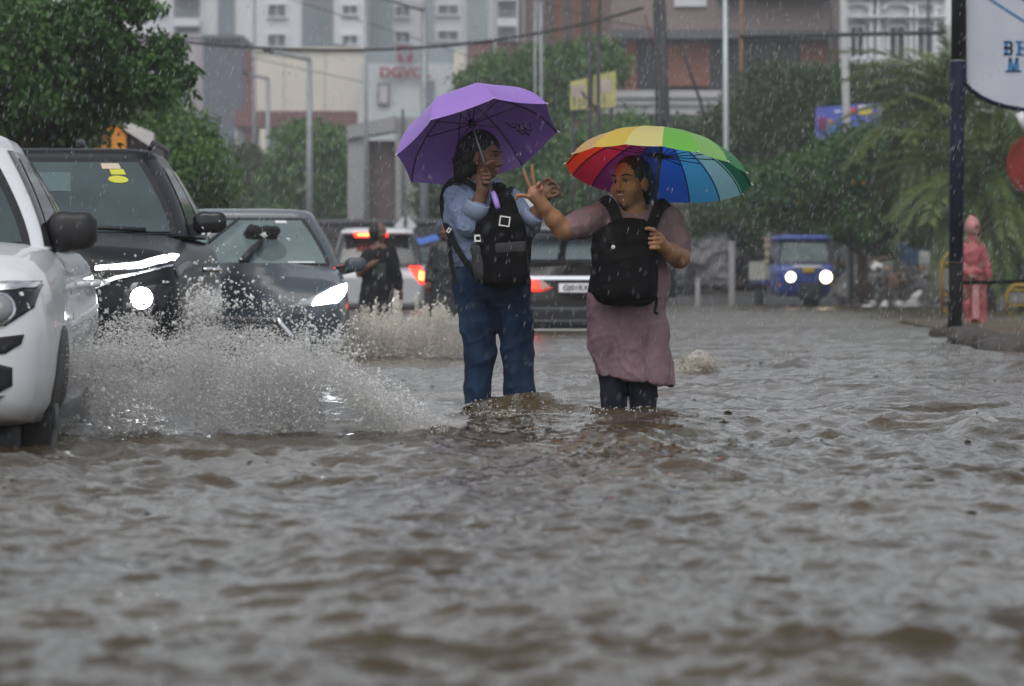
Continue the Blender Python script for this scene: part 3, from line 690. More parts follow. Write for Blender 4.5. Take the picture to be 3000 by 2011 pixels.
tree('neem_tree', (px(-130, Y), Y, -.3), [L(20, 60, Y, 180, 1.5, 130), L(-60, 200, Y + .3, 190, 1.4, 140), L(90, 190, Y - .3, 110, .9, 80), L(190, 60, Y, 75, .8, 55), L(60, 280, Y + .5, 150, .8, 55), L(200, 225, Y + .4, 70, .6, 45)],
     640, 50, .078, LEAF_A, 'big dark green tree filling the top left corner', 1, .2, .24,
     tips=[(P(180, 80, Y), P(330, 95, Y), 30), (P(300, 110, Y), P(428, 185, Y), 22), (P(180, 110, Y - .2), P(360, 212, Y - .3), 40), (P(200, 40, Y), P(345, 5, Y), 30), (P(230, 20, Y), P(300, -30, Y), 20), (P(160, 160, Y), P(300, 235, Y), 30), (P(330, 115, Y), P(405, 118, Y), 10), (P(120, 260, Y), P(230, 300, Y), 24)], droop=.6, inner=.35)
Y = 58
tree('roadside_tree', (px(330, Y), Y, -.3), [L(300, 260, Y, 90, .9, 70), L(390, 300, Y, 90, .9, 70), L(440, 380, Y - .3, 85, .8, 80), L(330, 360, Y, 120, .9, 80), L(480, 430, Y, 55, .6, 60), L(150, 320, Y + 1, 150, .8, 60)],
     560, 50, .085, LEAF_B, 'bright green drooping tree above the black car roof', 2, .12, .26, tips=[(P(470, 400, Y), P(535, 440, Y), 14), (P(450, 300, Y), P(500, 330, Y), 12)], droop=.6)
Y = 135
tree('far_tree', (px(740, Y), Y, 0), [L(720, 400, Y, 90, 1.6, 110), L(780, 440, Y, 60, 1.4, 100), L(660, 450, Y, 70, 1.3, 90), L(700, 330, Y, 60, 1.2, 45)], 700, 30, .20, LEAF_B, 'hazy green tree in front of the cream hall', 3, .2, .55)
Y = 146
tree('far_tree', (px(570, Y), Y, 0), [L(560, 430, Y, 70, 1.6, 95), L(520, 470, Y, 60, 1.3, 80), L(610, 450, Y, 60, 1.3, 90)], 520, 30, .20, LEAF_C, 'dull hazy tree left of the hazy green one below the red canopy', 4, .2, .55)
Y = 128
tree('far_tree', (px(1200, Y), Y, 0), [L(1150, 180, Y, 85, 1.5, 50), L(1260, 165, Y, 90, 1.5, 55), L(1350, 150, Y, 70, 1.4, 50), L(1210, 240, Y, 110, 1.4, 60), L(1090, 200, Y, 40, 1, 30)], 700, 30, .19, LEAF_B, 'hazy yellow-green tree behind the purple umbrella', 5, .2, .5)
Y = 110
tree('far_tree', (px(1320, Y), Y, 0), [L(1290, 430, Y, 75, 1.2, 60), L(1250, 380, Y, 70, 1.2, 70), L(1330, 480, Y, 60, 1, 60), L(1400, 330, Y, 90, 1.2, 60), L(1200, 400, Y, 50, 1, 80)], 620, 30, .17, LEAF_B, 'pale green bush between the two umbrellas', 6, .15, .45, cat='bush')
Y = 116
tree('far_tree', (px(1560, Y), Y, 0), [L(1450, 310, Y, 90, 1.4, 40), L(1570, 320, Y, 70, 1.3, 45), L(1500, 370, Y, 130, 1.4, 60), L(1060, 420, Y, 60, 1.3, 120), L(1000, 460, Y, 45, 1, 90)], 600, 30, .18, LEAF_C, 'dull hedge-like trees behind the rainbow umbrella', 7, .16, .45)
Y = 104
tree('round_tree', (px(1790, Y), Y, .1), [L(1790, 300, Y, 150, 2.0, 145), L(1700, 330, Y, 100, 1.6, 110), L(1880, 270, Y, 130, 1.7, 110), L(1650, 400, Y, 70, 1.2, 90), L(1960, 240, Y + 1, 120, 1.5, 85), L(2070, 280, Y + 1, 100, 1.3, 110), L(1780, 430, Y, 170, 1.6, 80)],
     1500, 42, .15, LEAF_C, 'big round dark tree right of the rainbow umbrella', 8, .25, .45)
Y = 84
tree('flame_tree', (px(1985, Y), Y, .1), [L(1990, 350, Y, 130, 1.3, 60), L(1880, 420, Y, 130, 1.3, 75), L(2040, 400, Y, 110, 1.3, 80), L(1800, 460, Y, 100, 1.1, 50), L(1930, 490, Y, 120, 1.1, 45), L(1740, 430, Y, 60, .9, 45), L(2090, 480, Y, 80, 1, 60)],
     1150, 44, .125, LEAF_A, 'spreading green tree over the blue three-wheeler', 9, .13, .32, tips=[(P(1800, 470, Y - .5), P(1890, 535, Y - 1), 16), (P(1900, 500, Y - .5), P(1985, 540, Y - 1), 14)], droop=.5)
# a few orange flowers as one handful of petals on that tree
rng = np.random.default_rng(5); cc = np.array([tuple(P(x, y, 82.6)) for x, y in ((1951, 418), (1975, 418), (1826, 462), (1983, 466))])
Vv, Qq = leaves(rng, cc, np.full(len(cc), .05), 7, .05); fl = link('blossom', mesh_np('blossom', Vv, Qq, mat('orange_petals', (.6, .22, .02), .6), False)); tag(fl, 'orange blossoms on the tree over the three-wheeler', 'blossom', kind='stuff')
Y = 92
tree('hedge', (px(1600, Y), Y, .1), [L(1560, 520, Y, 60, .8, 40), L(1640, 500, Y, 70, .9, 50), L(1720, 520, Y, 60, .8, 50), L(2060, 560, Y + 2, 70, 1, 50), L(2150, 570, Y + 2, 60, 1, 60), L(2230, 560, Y, 90, 1, 80), L(2320, 540, Y, 90, 1, 120)], 620, 36, .12, LEAF_C, 'dark low hedge behind the parked handcarts', 10, .1, .3, cat='hedge')

# palms: each frond a part
def frond_mesh(seed, n=44, L_=1.9):
    rng = np.random.default_rng(seed); mb = MB(); pts = []
    for i in range(12):
        t = i / 11; pts.append(Vector((L_ * (t - .12 * t * t), 0, .55 * t - 1.15 * t * t)))
    mb.tube(pts, [.018 * (1 - .8 * i / 11) for i in range(12)], 5)
    for i in range(n):
        t = .16 + .84 * i / (n - 1); k = t * 11; a = min(int(k), 10); p = pts[a].lerp(pts[a + 1], k - a); tg = (pts[a + 1] - pts[a]).normalized()
        ln = .46 * (1 - .55 * abs(t - .4) ** 1.2) * (1 - .35 * t)
        for sd in (-1, 1):
            d = (tg * .75 + Vector((0, sd * .75, .12 + rng.normal() * .12))).normalized(); q = p + d * ln + Vector((0, 0, -.10 * ln)); w = tg * .020
            m_ = p.lerp(q, .5) + Vector((0, 0, .03)); mb.add([p, m_ + w, q, m_ - w], [(0, 1, 2, 3)])
    return mb.mesh('frond', LEAF_P)
FR = [frond_mesh(k) for k in range(4)]
def palm(dx, dy, Y, label, nf, seed, sc=1.0):
    rng = random.Random(seed); c = P(dx, dy, Y); o = empty('date_palm', (c.x, Y, 0), label=label, cat='palm', group='date palms behind the dark pole')
    t = MB(); hh = c.z; t.tube([(0, 0, -.2), (.03, 0, hh * .5), (0, 0, hh)], [.22, .19, .2], 12)
    for k in range(int(hh / .12)):
        for j in range(6):
            a = j * 1.047 + k * .5; t.box((.2 * math.cos(a), .2 * math.sin(a), .1 + k * .12), (.09, .09, .1), (0, .5, a))
    t.build('trunk', M_bark, o)
    for k in range(nf):
        f = link('frond', FR[k % 4], o); f.location = (0, 0, hh + rng.uniform(-.15, .25))
        f.rotation_euler = (rng.uniform(-.2, .2), -1.15 + 1.9 * (k / nf) ** .8 + rng.uniform(-.15, .15), k * 2.39996 + rng.uniform(-.3, .3)); f.scale = [sc * rng.uniform(.85, 1.12)] * 3
    return o
palm(2192, 262, 75, 'tallest date palm, its crown left of the dark blue pole', 60, 1, 1.5)
palm(2250, 425, 72, 'middle date palm right behind the dark blue pole', 54, 2, 1.3)
palm(2350, 440, 77, 'rightmost date palm behind the person in pink', 54, 3, 1.45)
palm(2125, 430, 97, 'low date palm left of the dark blue pole, above the barricade', 44, 4, 1.4)
# ------------------------------------------------------------------ vehicles
def car_paint(name, col, rough=.28, coat=.6, metal=0.0, spec=.5):
    return mat(name, col, rough, metal=metal, coat=coat, spec=spec, bump=.05, bscale=220)
M_glass = mat('windscreen_glass', (.040, .062, .066), .07, spec=.6, var=.25, vscale=2.5)
M_glass2 = mat('side_glass', (.022, .028, .03), .06, spec=.6)
M_black = mat('black_plastic', (.012, .012, .013), .45)
M_gloss = mat('gloss_black', (.01, .01, .012), .15)
M_rubber = mat('tyre_rubber', (.018, .018, .018), .8)
M_chrome = mat('chrome', (.75, .76, .78), .16, metal=1.0)
M_rim = mat('alloy_rim', (.30, .31, .32), .35, metal=.8)
M_lens = mat('lamp_lens', (.22, .24, .25), .12, spec=.7)
M_bright = mat('lit_lamp_white', (.9, .95, 1), .3, emit=(.92, .97, 1), estr=26)
M_drl = mat('lit_strip_white', (.9, .95, 1), .3, emit=(.95, .98, 1), estr=7)
M_stop = mat('lit_stop_lamp', (.8, .05, .02), .3, emit=(1, .025, .012), estr=3.2)
M_stopcore = mat('lit_stop_core', (.9, .4, .1), .3, emit=(1, .30, .06), estr=6.0)
M_redlens = mat('red_lens', (.35, .015, .01), .2, emit=(1, .05, .02), estr=.8)
M_plate = mat('number_plate_white', (.75, .76, .78), .4)
M_ink = mat('plate_ink', (.03, .03, .03), .5)

class Car:
    """body lofted along its length; local x across, y from nose to tail, z up from the road"""
    def __init__(s, L_, W, stations, name, loc, rz, label, cat='car', group=None):
        s.L, s.W = L_, W; s.st = np.array(stations, float)     # y, zb, zt, half width, crown
        s.o = empty(name, loc, rz, label, cat, group)
        yg = np.linspace(0, L_, 601); s.tab = np.stack([np.interp(yg, s.st[:, 0], s.st[:, i]) for i in range(1, 5)], 1).tolist()
    def at(s, y):
        k = min(max(y / s.L, 0.0), 1.0) * 600; i = min(int(k), 599); f = k - i; a, b = s.tab[i], s.tab[i + 1]
        return [a[q] + (b[q] - a[q]) * f for q in range(4)]
    PROF = ((.0, 0), (.80, 0), (.93, .03), (.975, .14), (.992, .30), (1.0, .52), (.992, .68), (.972, .82), (.945, .91), (.90, .965), (.80, .99), (.5, 1.0), (0, 1.0))
    def section(s, y):
        zb, zt, hw, cr = s.at(y); r = []
        for fx, fz in s.PROF: r.append((hw * fx, y, zb + (zt - zb) * fz + (cr * (1 - fx ** 2) if fz > .95 else 0)))
        return [(-x, yy_, z) for x, yy_, z in r[:0:-1]] + r[:-1] if False else [(-x, y_, z) for x, y_, z in r[::-1]][0:-1] + r
    def body(s, m, n=60):
        ys = np.unique(np.concatenate([np.linspace(0, s.L, n), s.st[:, 0]])); rings = [s.section(y) for y in ys]
        return MB().rings([[Vector(p) for p in r] for r in rings], closed=True, cap0=True, cap1=True).build('body', m, s.o)
    def side_x(s, y, z):
        zb, zt, hw, cr = s.at(y); f = (z - zb) / max(zt - zb, 1e-3); Pr = s.PROF
        if f <= 0: return hw * Pr[1][0]
        for i in range(1, 10):
            if f <= Pr[i + 1][1]: return hw * (Pr[i][0] + (Pr[i + 1][0] - Pr[i][0]) * (f - Pr[i][1]) / (Pr[i + 1][1] - Pr[i][1]))
        return hw * Pr[10][0]
    def front_y(s, x, z, rear=False):
        def inside(y):
            zb, zt, hw, cr = s.at(y)
            return zb <= z <= zt + cr * (1 - min(1, abs(x) / max(hw, .1)) ** 2) and abs(x) <= s.side_x(y, min(max(z, zb), zt))
        sg, y0 = (-1, s.L) if rear else (1, 0.0); st_ = .03
        for k in range(50):
            if inside(y0 + sg * st_ * k):
                if k == 0: return y0
                a, b = y0 + sg * st_ * (k - 1), y0 + sg * st_ * k
                for _ in range(9):
                    m_ = (a + b) / 2
                    if inside(m_): b = m_
                    else: a = m_
                return b
        return y0 + sg * 1.0
    def patch(s, name, poly, m, off=.006, thick=.03, face='front', parent=None, rings=4, sub=5, smooth=True, dome=0.0):
        """panel lying on the front/rear (x,z) or side (y,z) of the body"""
        pts = []
        for i in range(len(poly)):
            a, b = poly[i], poly[(i + 1) % len(poly)]
            for k in range(sub): pts.append((a[0] + (b[0] - a[0]) * k / sub, a[1] + (b[1] - a[1]) * k / sub))
        cx = sum(p[0] for p in pts) / len(pts); cz = sum(p[1] for p in pts) / len(pts)
        def proj(a, b, o):
            if face in ('front', 'rear'):
                rr = face == 'rear'; e = .012; y0 = s.front_y(a, b, rr)
                gx = np.clip((s.front_y(a + e, b, rr) - s.front_y(a - e, b, rr)) / (2 * e), -3, 3); gz = np.clip((s.front_y(a, b + e, rr) - s.front_y(a, b - e, rr)) / (2 * e), -3, 3)
                n = Vector((gx, -1, gz)).normalized() * (-1 if rr else 1); return Vector((a, y0, b)) + n * o
            sg = 1 if face == 'right' else -1
            return Vector((sg * (s.side_x(a, b) + o), a, b))
        R = [[proj(a, b, -thick) for a, b in pts], [proj(a, b, off * .5) for a, b in pts]]
        for k in range(rings):
            f = 1 - .03 - k / rings * .97; R.append([proj(cx + (a - cx) * f, cz + (b - cz) * f, off + dome * (1 - f * f)) for a, b in pts])
        return MB().rings(R, True, False, True, smooth).build(name, m, parent or s.o)
    def cabin(s, m, cowl, rf, rr, rb, wb, wt, zc, zbr, zr, m_roof=None, ws=(.05, .93), front_glass=None, belt=.05, bulge=.05, side_glass=True, rear_glass=True):
        """cowl/rf/rr/rb = y of windscreen base, roof front, roof rear, tail base"""
        nf, nc, nsd = 14, 6, 26
        def ring(v):
            e = v + bulge * 4 * v * (1 - v) * .25
            y0 = cowl + (rf - cowl) * v; v = max(v, 0.0); y1 = rb + (rr - rb) * (v ** .9); z0 = zc + (zr - zc) * v; z1 = zbr + (zr - zbr) * v
            w = wb + (wt - wb) * (v ** 1.35); rc = .13 + .05 * v; r = []
            def pt(x, y): t = (y - y0) / (y1 - y0); return Vector((x, y, z0 + (z1 - z0) * t))
            bow = .10 * (1 - .3 * v)
            for k in range(nf + 1):
                x = -(w - rc) + 2 * (w - rc) * k / nf; r.append(pt(x, y0 + bow * (x / w) ** 2))
            yb0 = y0 + bow * ((w - rc) / w) ** 2
            for k in range(1, nc): a = k / nc * math.pi / 2; r.append(pt(w - rc + rc * math.sin(a), yb0 + rc * (1 - math.cos(a))))
            ys, ye = yb0 + rc, y1 - rc
            for k in range(nsd + 1): t = k / nsd; r.append(pt(w * (1 - .10 * max(0, t - .45) ** 2 * 2), ys + (ye - ys) * t))
            wr = w * (1 - .10 * .55 ** 2 * 2)
            for k in range(1, nc): a = k / nc * math.pi / 2; r.append(pt(wr - rc + rc * math.cos(a), ye + rc * math.sin(a)))
            for k in range(nf + 1): r.append(pt((wr - rc) * (1 - 2 * k / nf), y1 + .03 * (1 - (1 - 2 * k / nf) ** 2)))
            half = len(r)
            for k in range(1, nc): a = k / nc * math.pi / 2; r.append(pt(-(wr - rc) - rc * math.sin(a), y1 - rc * (1 - math.cos(a))))
            for k in range(nsd + 1): t = 1 - k / nsd; r.append(pt(-w * (1 - .10 * max(0, t - .45) ** 2 * 2), ys + (ye - ys) * t))
            for k in range(1, nc): a = k / nc * math.pi / 2; r.append(pt(-(w - rc) - rc * math.cos(a), yb0 + rc * (1 - math.sin(a))))
            return r
        VV = [0, .04, .1, .2, .35, .5, .65, .8, .9, .96, 1.0]; rings = [ring(v) for v in VV]
        top = rings[-1]; cy = sum(p.y for p in top) / len(top); RR = []
        for f, dz in ((.985, .022), (.95, .045), (.88, .062), (.7, .075), (.4, .083), (.05, .085)):
            RR.append([Vector((p.x * f, cy + (p.y - cy) * (1 - (1 - f) * .5 if f > .8 else f), p.z + dz)) for p in top])
        MB().rings(rings).build('pillars', m, s.o); MB().rings([rings[-1]] + RR, True, False, True).build('roof', m_roof or m, s.o)
        def panel(name, i0, i1, v0, v1, gm, off=.006, parent=None, shift=0.0):
            G = []
            for q in range(9):
                v = v0 + (v1 - v0) * q / 8; r = ring(v); r2 = ring(min(1, v + .02)); row = []
                n = len(r)
                for i in range(i0, i1 + 1):
                    a, b_ = r[(i - 1) % n], r[(i + 1) % n]; nn = (b_ - a).cross(r2[i % n] - r[i % n]).normalized(); row.append(r[i % n] + nn * off)
                G.append(row)
            return MB().rings(G, closed=False).build(name, gm, parent or s.o)
        s.panel = panel; s.idx = dict(front=(0, nf), right=(nf + nc, nf + nc + nsd), rear=(nf + 2 * nc + nsd, 2 * nf + 2 * nc + nsd), left=(2 * nf + 3 * nc + nsd, 2 * nf + 3 * nc + 2 * nsd), nc=nc, nsd=nsd, nf=nf)
        panel('windscreen_border', -2, nf + 2, .02, .99, M_gloss, .004); s.ws = panel('windscreen', -1, nf + 1, ws[0], ws[1], front_glass or M_glass, .009)
        R0, R1 = s.idx['right']; L0, L1 = s.idx['left']
        if side_glass:
            for nm, a, b_ in (('window', 0, .40), ('window', .44, .78), ('quarter_window', .82, .98)):
                panel(nm, R0 + int(a * nsd), R0 + int(b_ * nsd), .09, .90, M_glass2, .006)
                panel(nm, L1 - int(b_ * nsd), L1 - int(a * nsd), .09, .90, M_glass2, .006)
        if rear_glass: panel('rear_window', s.idx['rear'][0] + 1, s.idx['rear'][1] - 1, .12, .9, M_glass2, .007)
        s.ring = ring
    def mirror(s, side, y, z, x0, m=None, size=(.25, .10, .17), rise=0.0):
        sg = 1 if side == 'right' else -1; b = MB(); w, d, h = size; R = []
        for k in range(9):
            t = k / 8; c = (1 - abs(2 * t - 1) ** 5 * .45) * (1 if t < .5 else .92)
            R.append([Vector((sg * (x0 + .05 + w * t), y + d / 2 * abs(math.cos(a)) ** .6 * np.sign(math.cos(a)) * c, z + rise + .01 * t + h / 2 * (abs(math.sin(a)) ** .55 * np.sign(math.sin(a))) * c * (1 if math.sin(a) < 0 else 1.05))) for a in np.linspace(0, 2 * math.pi, 17)[:-1]])
        b.rings(R, True, True, True); h_ = b.build('mirror', m or M_black, s.o)
        MB().prism([(0, -.05), (.14, -.02), (.14, .05), (0, .03)], y - .03, y + .04).build('mirror_arm', M_black, h_).location = (sg * (x0 - .03), 0, z + rise - h * .32)
        if sg < 0: h_.children[0].scale = (-1, 1, 1)
        return h_
    def wheel(s, y, r=.32, w=.2, side=1, inset=.02):
        x = s.side_x(y, .45) - inset; o = empty('wheel', (side * (x - w / 2), y, r), parent=s.o)
        b = MB(); prof = [(-w / 2, r * .62), (-w / 2, r * .93), (-w * .38, r), (w * .38, r), (w / 2, r * .93), (w / 2, r * .62)]
        R = [[Vector((px_, pr * math.cos(a), pr * math.sin(a))) for a in np.linspace(0, 2 * math.pi, 33)[:-1]] for px_, pr in prof]
        b.rings(R, True, True, True); b.build('tyre', M_rubber, o)
        b = MB()
        for k in range(5): a = k * 2 * math.pi / 5; b.box((side * (w / 2 + .005), math.cos(a) * r * .3, math.sin(a) * r * .3), (.02, r * .56, .07), (a, 0, 0))
        b.tube([(side * (w / 2 - .02), 0, 0), (side * (w / 2 + .015), 0, 0)], .06, 12); b.build('rim', M_rim, o)
        return o
    def arch(s, y, r=.37, z0=.32, m=None, face='right'):
        return s.patch('wheel_arch', [(y + r * math.cos(a), z0 + r * math.sin(a)) for a in np.linspace(-.35, math.pi + .35, 18)], m or M_black, .006, .02, face, rings=3, sub=2)

# ---- white hatchback at the left edge (only its left flank is in frame)
zg = -DEPTH
def circ(cx, cz, rx, rz=None, n=16): rz = rz or rx; return [(cx + rx * math.cos(a), cz + rz * math.sin(a)) for a in np.linspace(0, 2 * math.pi, n + 1)[:-1]]
M_wpaint = car_paint('white_paint', (.66, .68, .70), .3)
st = [(0, .44, .68, .66, .0), (.03, .39, .79, .76, .0), (.10, .36, .875, .825, .02), (.22, .345, .925, .862, .03), (.45, .335, .965, .878, .04), (.9, .33, 1.0, .885, .05), (1.2, .32, 1.02, .885, .04), (2.5, .32, 1.01, .885, .02), (3.5, .33, 1.02, .87, .02), (3.85, .35, 1.0, .82, .02), (3.99, .45, .9, .7, 0)]
wx = -2.555; wy = 13.55
wc = Car(3.99, 1.77, st, 'white_car', (wx, wy, zg + .07), math.radians(3.2), 'white hatchback at the left edge with black door mirror, throwing up spray')
wc.body(M_wpaint)
wc.cabin(M_wpaint, 1.02, 1.74, 3.2, 3.80, .80, .60, 1.0, 1.03, 1.425)
wc.patch('headlight', [(.48, .70), (.72, .715), (.815, .78), (.835, .865), (.70, .855), (.48, .815)], M_gloss, .006, .04)
hl = wc.o.children[-1]
wc.patch('lamp_lens', circ(.69, .775, .052), M_lens, .014, .0, parent=hl, dome=.02); wc.patch('lamp_ring', circ(.69, .775, .064), M_chrome, .009, .0, parent=hl)
wc.patch('chrome_brow', [(.46, .80), (.70, .838), (.822, .852), (.830, .872), (.70, .868), (.46, .832)], M_chrome, .014, .01)
wc.patch('headlight', [(-.48, .70), (-.72, .715), (-.815, .78), (-.835, .865), (-.70, .855), (-.48, .815)], M_gloss, .006, .04)
wc.patch('bumper_vent', [(.40, .60), (.72, .615), (.775, .65), (.785, .685), (.6, .665), (.38, .66)], M_black, .005, .02)
wc.patch('grille', [(-.42, .58), (.36, .58), (.40, .70), (-.42, .70)], M_black, .006, .02)
fb = wc.patch('fog_lamp_bezel', [(.54, .47), (.70, .475), (.745, .50), (.745, .565), (.69, .58), (.54, .57)], M_black, .006, .02)
wc.patch('fog_lamp', circ(.64, .525, .055, .042), M_lens, .012, .0, parent=fb, dome=.015)
wc.patch('chrome_strip', [(.45, .448), (.70, .452), (.72, .466), (.45, .464)], M_chrome, .008, .005)
wc.patch('lower_vent', [(.3, .405), (.66, .41), (.69, .44), (.3, .436)], M_black, .006, .01)
wc.mirror('right', 1.42, 1.02, .725, size=(.20, .14, .165), rise=.05)
wc.panel('window_seal', wc.idx['right'][0] - 2, wc.idx['right'][0] + 22, .03, .97, M_gloss, .003)
MB().rbox((0, 2.05, .22), (1.5, 3.3, .30), .05).build('underbody', M_black, wc.o); wc.arch(.80, .37, .34); wc.wheel(.80, .32, .2, 1); wc.arch(3.2, .36, .30); wc.wheel(3.2, .32, .2, 1)
for yh in (1.95, 2.85):
    b = MB(); xx = wc.side_x(yh, .86); b.tube([(xx + .0, yh - .11, .86), (xx + .045, yh - .07, .865), (xx + .045, yh + .07, .87), (xx, yh + .11, .87)], .014, 8); b.build('door_handle', M_wpaint, wc.o)
for yh in (1.42, 2.42, 3.1): wc.patch('door_gap', [(yh, .3), (yh + .012, .3), (yh + .03, .95), (yh + .018, .95)], M_black, .0015, .004, 'right', rings=1, sub=6)
wc.patch('side_crease', [(1.3, .70), (3.4, .76), (3.4, .775), (1.3, .715)], mat('white_paint_crease', (.6, .62, .64), .35), .012, .01, 'right', rings=1)
MB().tube([(-.5, .98, 1.0), (.1, 1.0, 1.03), (.62, 1.06, 1.02)], .012, 6).build('wiper', M_black, wc.o)

# ---- black SUV
M_bpaint = car_paint('black_paint', (.008, .010, .012), .38, .04, spec=.22)
st = [(0, .42, .74, .72, 0), (.03, .33, .88, .82, .0), (.09, .28, 1.0, .885, .02), (.2, .25, 1.06, .925, .03), (.5, .24, 1.10, .945, .04), (1.15, .24, 1.15, .945, .03), (3.4, .24, 1.14, .945, .02), (4.3, .28, 1.16, .92, .02), (4.6, .5, 1.0, .8, 0)]
sv = Car(4.6, 1.89, st, 'black_suv', (-2.80, 21.2, zg + .06), math.radians(1.2), 'black SUV with slim white light strip and yellow windscreen stickers', 'car')
sv.body(M_bpaint)
sv.cabin(M_bpaint, 1.12, 1.96, 3.9, 4.5, .885, .645, 1.15, 1.16, 1.635, ws=(.04, .94))
sv.patch('light_strip', [(.44, .945), (.70, .955), (.875, 1.0), (.885, 1.03), (.86, 1.035), (.68, .985), (.44, .965)], M_drl, .012, .02)
sv.patch('light_strip', [(-.44, .945), (-.70, .955), (-.875, 1.0), (-.885, 1.03), (-.86, 1.035), (-.68, .985), (-.44, .965)], M_drl, .012, .02)
sv.patch('chrome_line', [(.30, .775), (.40, .83), (.56, .895), (.72, .925), (.87, .965), (.87, .977), (.72, .938), (.55, .910), (.39, .846), (.29, .79)], M_chrome, .012, .01)
sv.patch('grille', [(-.52, .77), (-.3, .70), (.3, .70), (.52, .88), (.42, .935), (-.42, .935)], M_black, .005, .02)
for k in range(4): sv.patch('grille_bar', [(-.42, .735 + .05 * k), (.40, .735 + .05 * k), (.40, .748 + .05 * k), (-.42, .748 + .05 * k)], M_gloss, .012, .0, rings=1)
for sgx in (1, -1):
    hb = sv.patch('headlamp_housing', [(sgx * .60, .68), (sgx * .84, .70), (sgx * .87, .85), (sgx * .80, .87), (sgx * .60, .83)], M_gloss, .006, .02)
    sv.patch('headlamp', circ(sgx * .705, .785, .062), M_bright, .016, .0, parent=hb, dome=.02)
    sv.patch('fender_blade', [(sgx * .90, .90), (sgx * .925, .97), (sgx * .915, 1.0), (sgx * .885, .95)], mat('grey_trim', (.10, .11, .12), .35), .01, .0)
sv.patch('lower_intake', [(-.6, .42), (.6, .42), (.66, .56), (-.66, .56)], M_black, .006, .02)
sv.mirror('right', 1.56, 1.18, .85, M_gloss, size=(.20, .13, .14), rise=.05); sv.mirror('left', 1.56, 1.18, .85, M_gloss, size=(.20, .13, .14), rise=.05)
sv.arch(.86, .42, .34); sv.wheel(.86, .36, .22, 1); sv.arch(3.6, .42, .34); sv.wheel(3.6, .36, .22, 1)
sv.patch('cladding', [(1.3, .26), (3.2, .26), (3.2, .40), (1.3, .40)], M_black, .012, .01, 'right')
for yh in (2.2, 3.1):
    b = MB(); xx = sv.side_x(yh, .95); b.tube([(xx, yh - .11, .95), (xx + .045, yh - .06, .955), (xx + .045, yh + .06, .955), (xx, yh + .11, .955)], .015, 8); b.build('door_handle', M_chrome, sv.o)
def ws_point(car, fx, v, off=.012):
    r0, r1 = car.ring(v), car.ring(min(1, v + .02)); nf = car.idx['nf']; k = (fx + 1) / 2 * nf; i = min(int(k), nf - 1); p = r0[i].lerp(r0[i + 1], k - i); q = r1[i].lerp(r1[i + 1], k - i)
    n = (r0[i + 1] - r0[i]).cross(q - p).normalized(); return p + n * off
def sticker(car, fx0, fx1, v0, v1, m, name='sticker', off=.012, oval=False):
    R = []; cx, cv = (fx0 + fx1) / 2, (v0 + v1) / 2; hx, hv = (fx1 - fx0) / 2, (v1 - v0) / 2
    for q in range(6):
        f = 1 - q / 5 * .98; ring = []
        for a in np.linspace(0, 2 * math.pi, 33)[:-1]:
            ca, sa = math.cos(a), math.sin(a); m_ = 1 if oval else 1 / max(abs(ca), abs(sa)); ring.append(ws_point(car, cx + hx * f * ca * m_, cv + hv * f * sa * m_, off))
        R.append(ring)
    return MB().rings(R, True, False, True).build(name, m, car.ws)
M_yel = mat('sticker_yellow', (.55, .55, .05), .5); M_pink = mat('sticker_pink', (.55, .45, .33), .5)
sticker(sv, .62, .84, .845, .92, M_pink); sticker(sv, .70, .86, .77, .84, M_yel); sticker(sv, .65, .86, .66, .755, M_yel, oval=True)
M_refl = mat('reflection_tone', (.085, .13, .135), .2)
sticker(sv, -.55, .25, .55, .80, M_refl, 'painted_glass_reflection', .0115)  # paler patch that paints a reflection onto the windscreen
b = MB(); b.tube([ws_point(sv, -.6, .02, .03), ws_point(sv, .2, .035, .03)], .012, 6); b.tube([ws_point(sv, .25, .02, .03), ws_point(sv, .5, .03, .04), ws_point(sv, .85, .02, .03)], .016, 6); b.build('wiper', M_black, sv.o)
MB().tube([Vector((0, 3.7, 1.74)), Vector((0, 3.9, 1.80)), Vector((0, 4.02, 1.78))], .03, 8).build('antenna_fin', M_bpaint, sv.o)
for sgx in (-1, 1): MB().tube([(sgx * .6, 2.05, 1.70), (sgx * .61, 2.2, 1.745), (sgx * .6, 3.6, 1.745), (sgx * .58, 3.75, 1.70)], .016, 6).build('roof_rail', M_black, sv.o)

# ---- grey hatchback with its headlight on
M_gpaint = car_paint('slate_grey_paint', (.036, .050, .062), .36, .3)
st = [(0, .36, .68, .66, 0), (.03, .28, .78, .76, .0), (.10, .22, .87, .83, .02), (.25, .2, .94, .865, .04), (.6, .19, 1.0, .885, .05), (1.1, .18, 1.05, .885, .04), (2.5, .18, 1.04, .885, .02), (3.5, .2, 1.04, .87, .02), (3.9, .3, .98, .78, 0)]
hb_ = Car(3.9, 1.77, st, 'grey_hatchback', (-2.14, 28.9, zg), math.radians(2.4), 'slate grey hatchback with a glaring headlight and wipers raised', 'car')
hb_.body(M_gpaint)
Mfog = mat('fogged_windscreen', (.13, .175, .175), .1, spec=.6, var=.2, vscale=2.2)
hb_.cabin(M_gpaint, 1.0, 1.72, 3.1, 3.75, .80, .60, 1.05, 1.05, 1.45, front_glass=Mfog, m_roof=mat('grey_roof_painted_sheen', (.11, .135, .15), .22, coat=.5))  # roof colour lightened to paint in the sky reflected on wet metal
for sgx in (1, -1):
    hl = hb_.patch('headlight', [(sgx * a_, b_ + .07) for a_, b_ in [(0.4, 0.655), (0.6, 0.665), (0.8, 0.7), (0.862, 0.78), (0.868, 0.86), (0.78, 0.84), (0.6, 0.745)]], M_lens, .008, .03)
    hb_.patch('lamp_core', [(sgx * a_, b_ + .07) for a_, b_ in [(0.6, 0.675), (0.79, 0.7), (0.855, 0.775), (0.86, 0.845), (0.77, 0.81), (0.63, 0.735)]], M_bright, .016, .0, parent=hl)
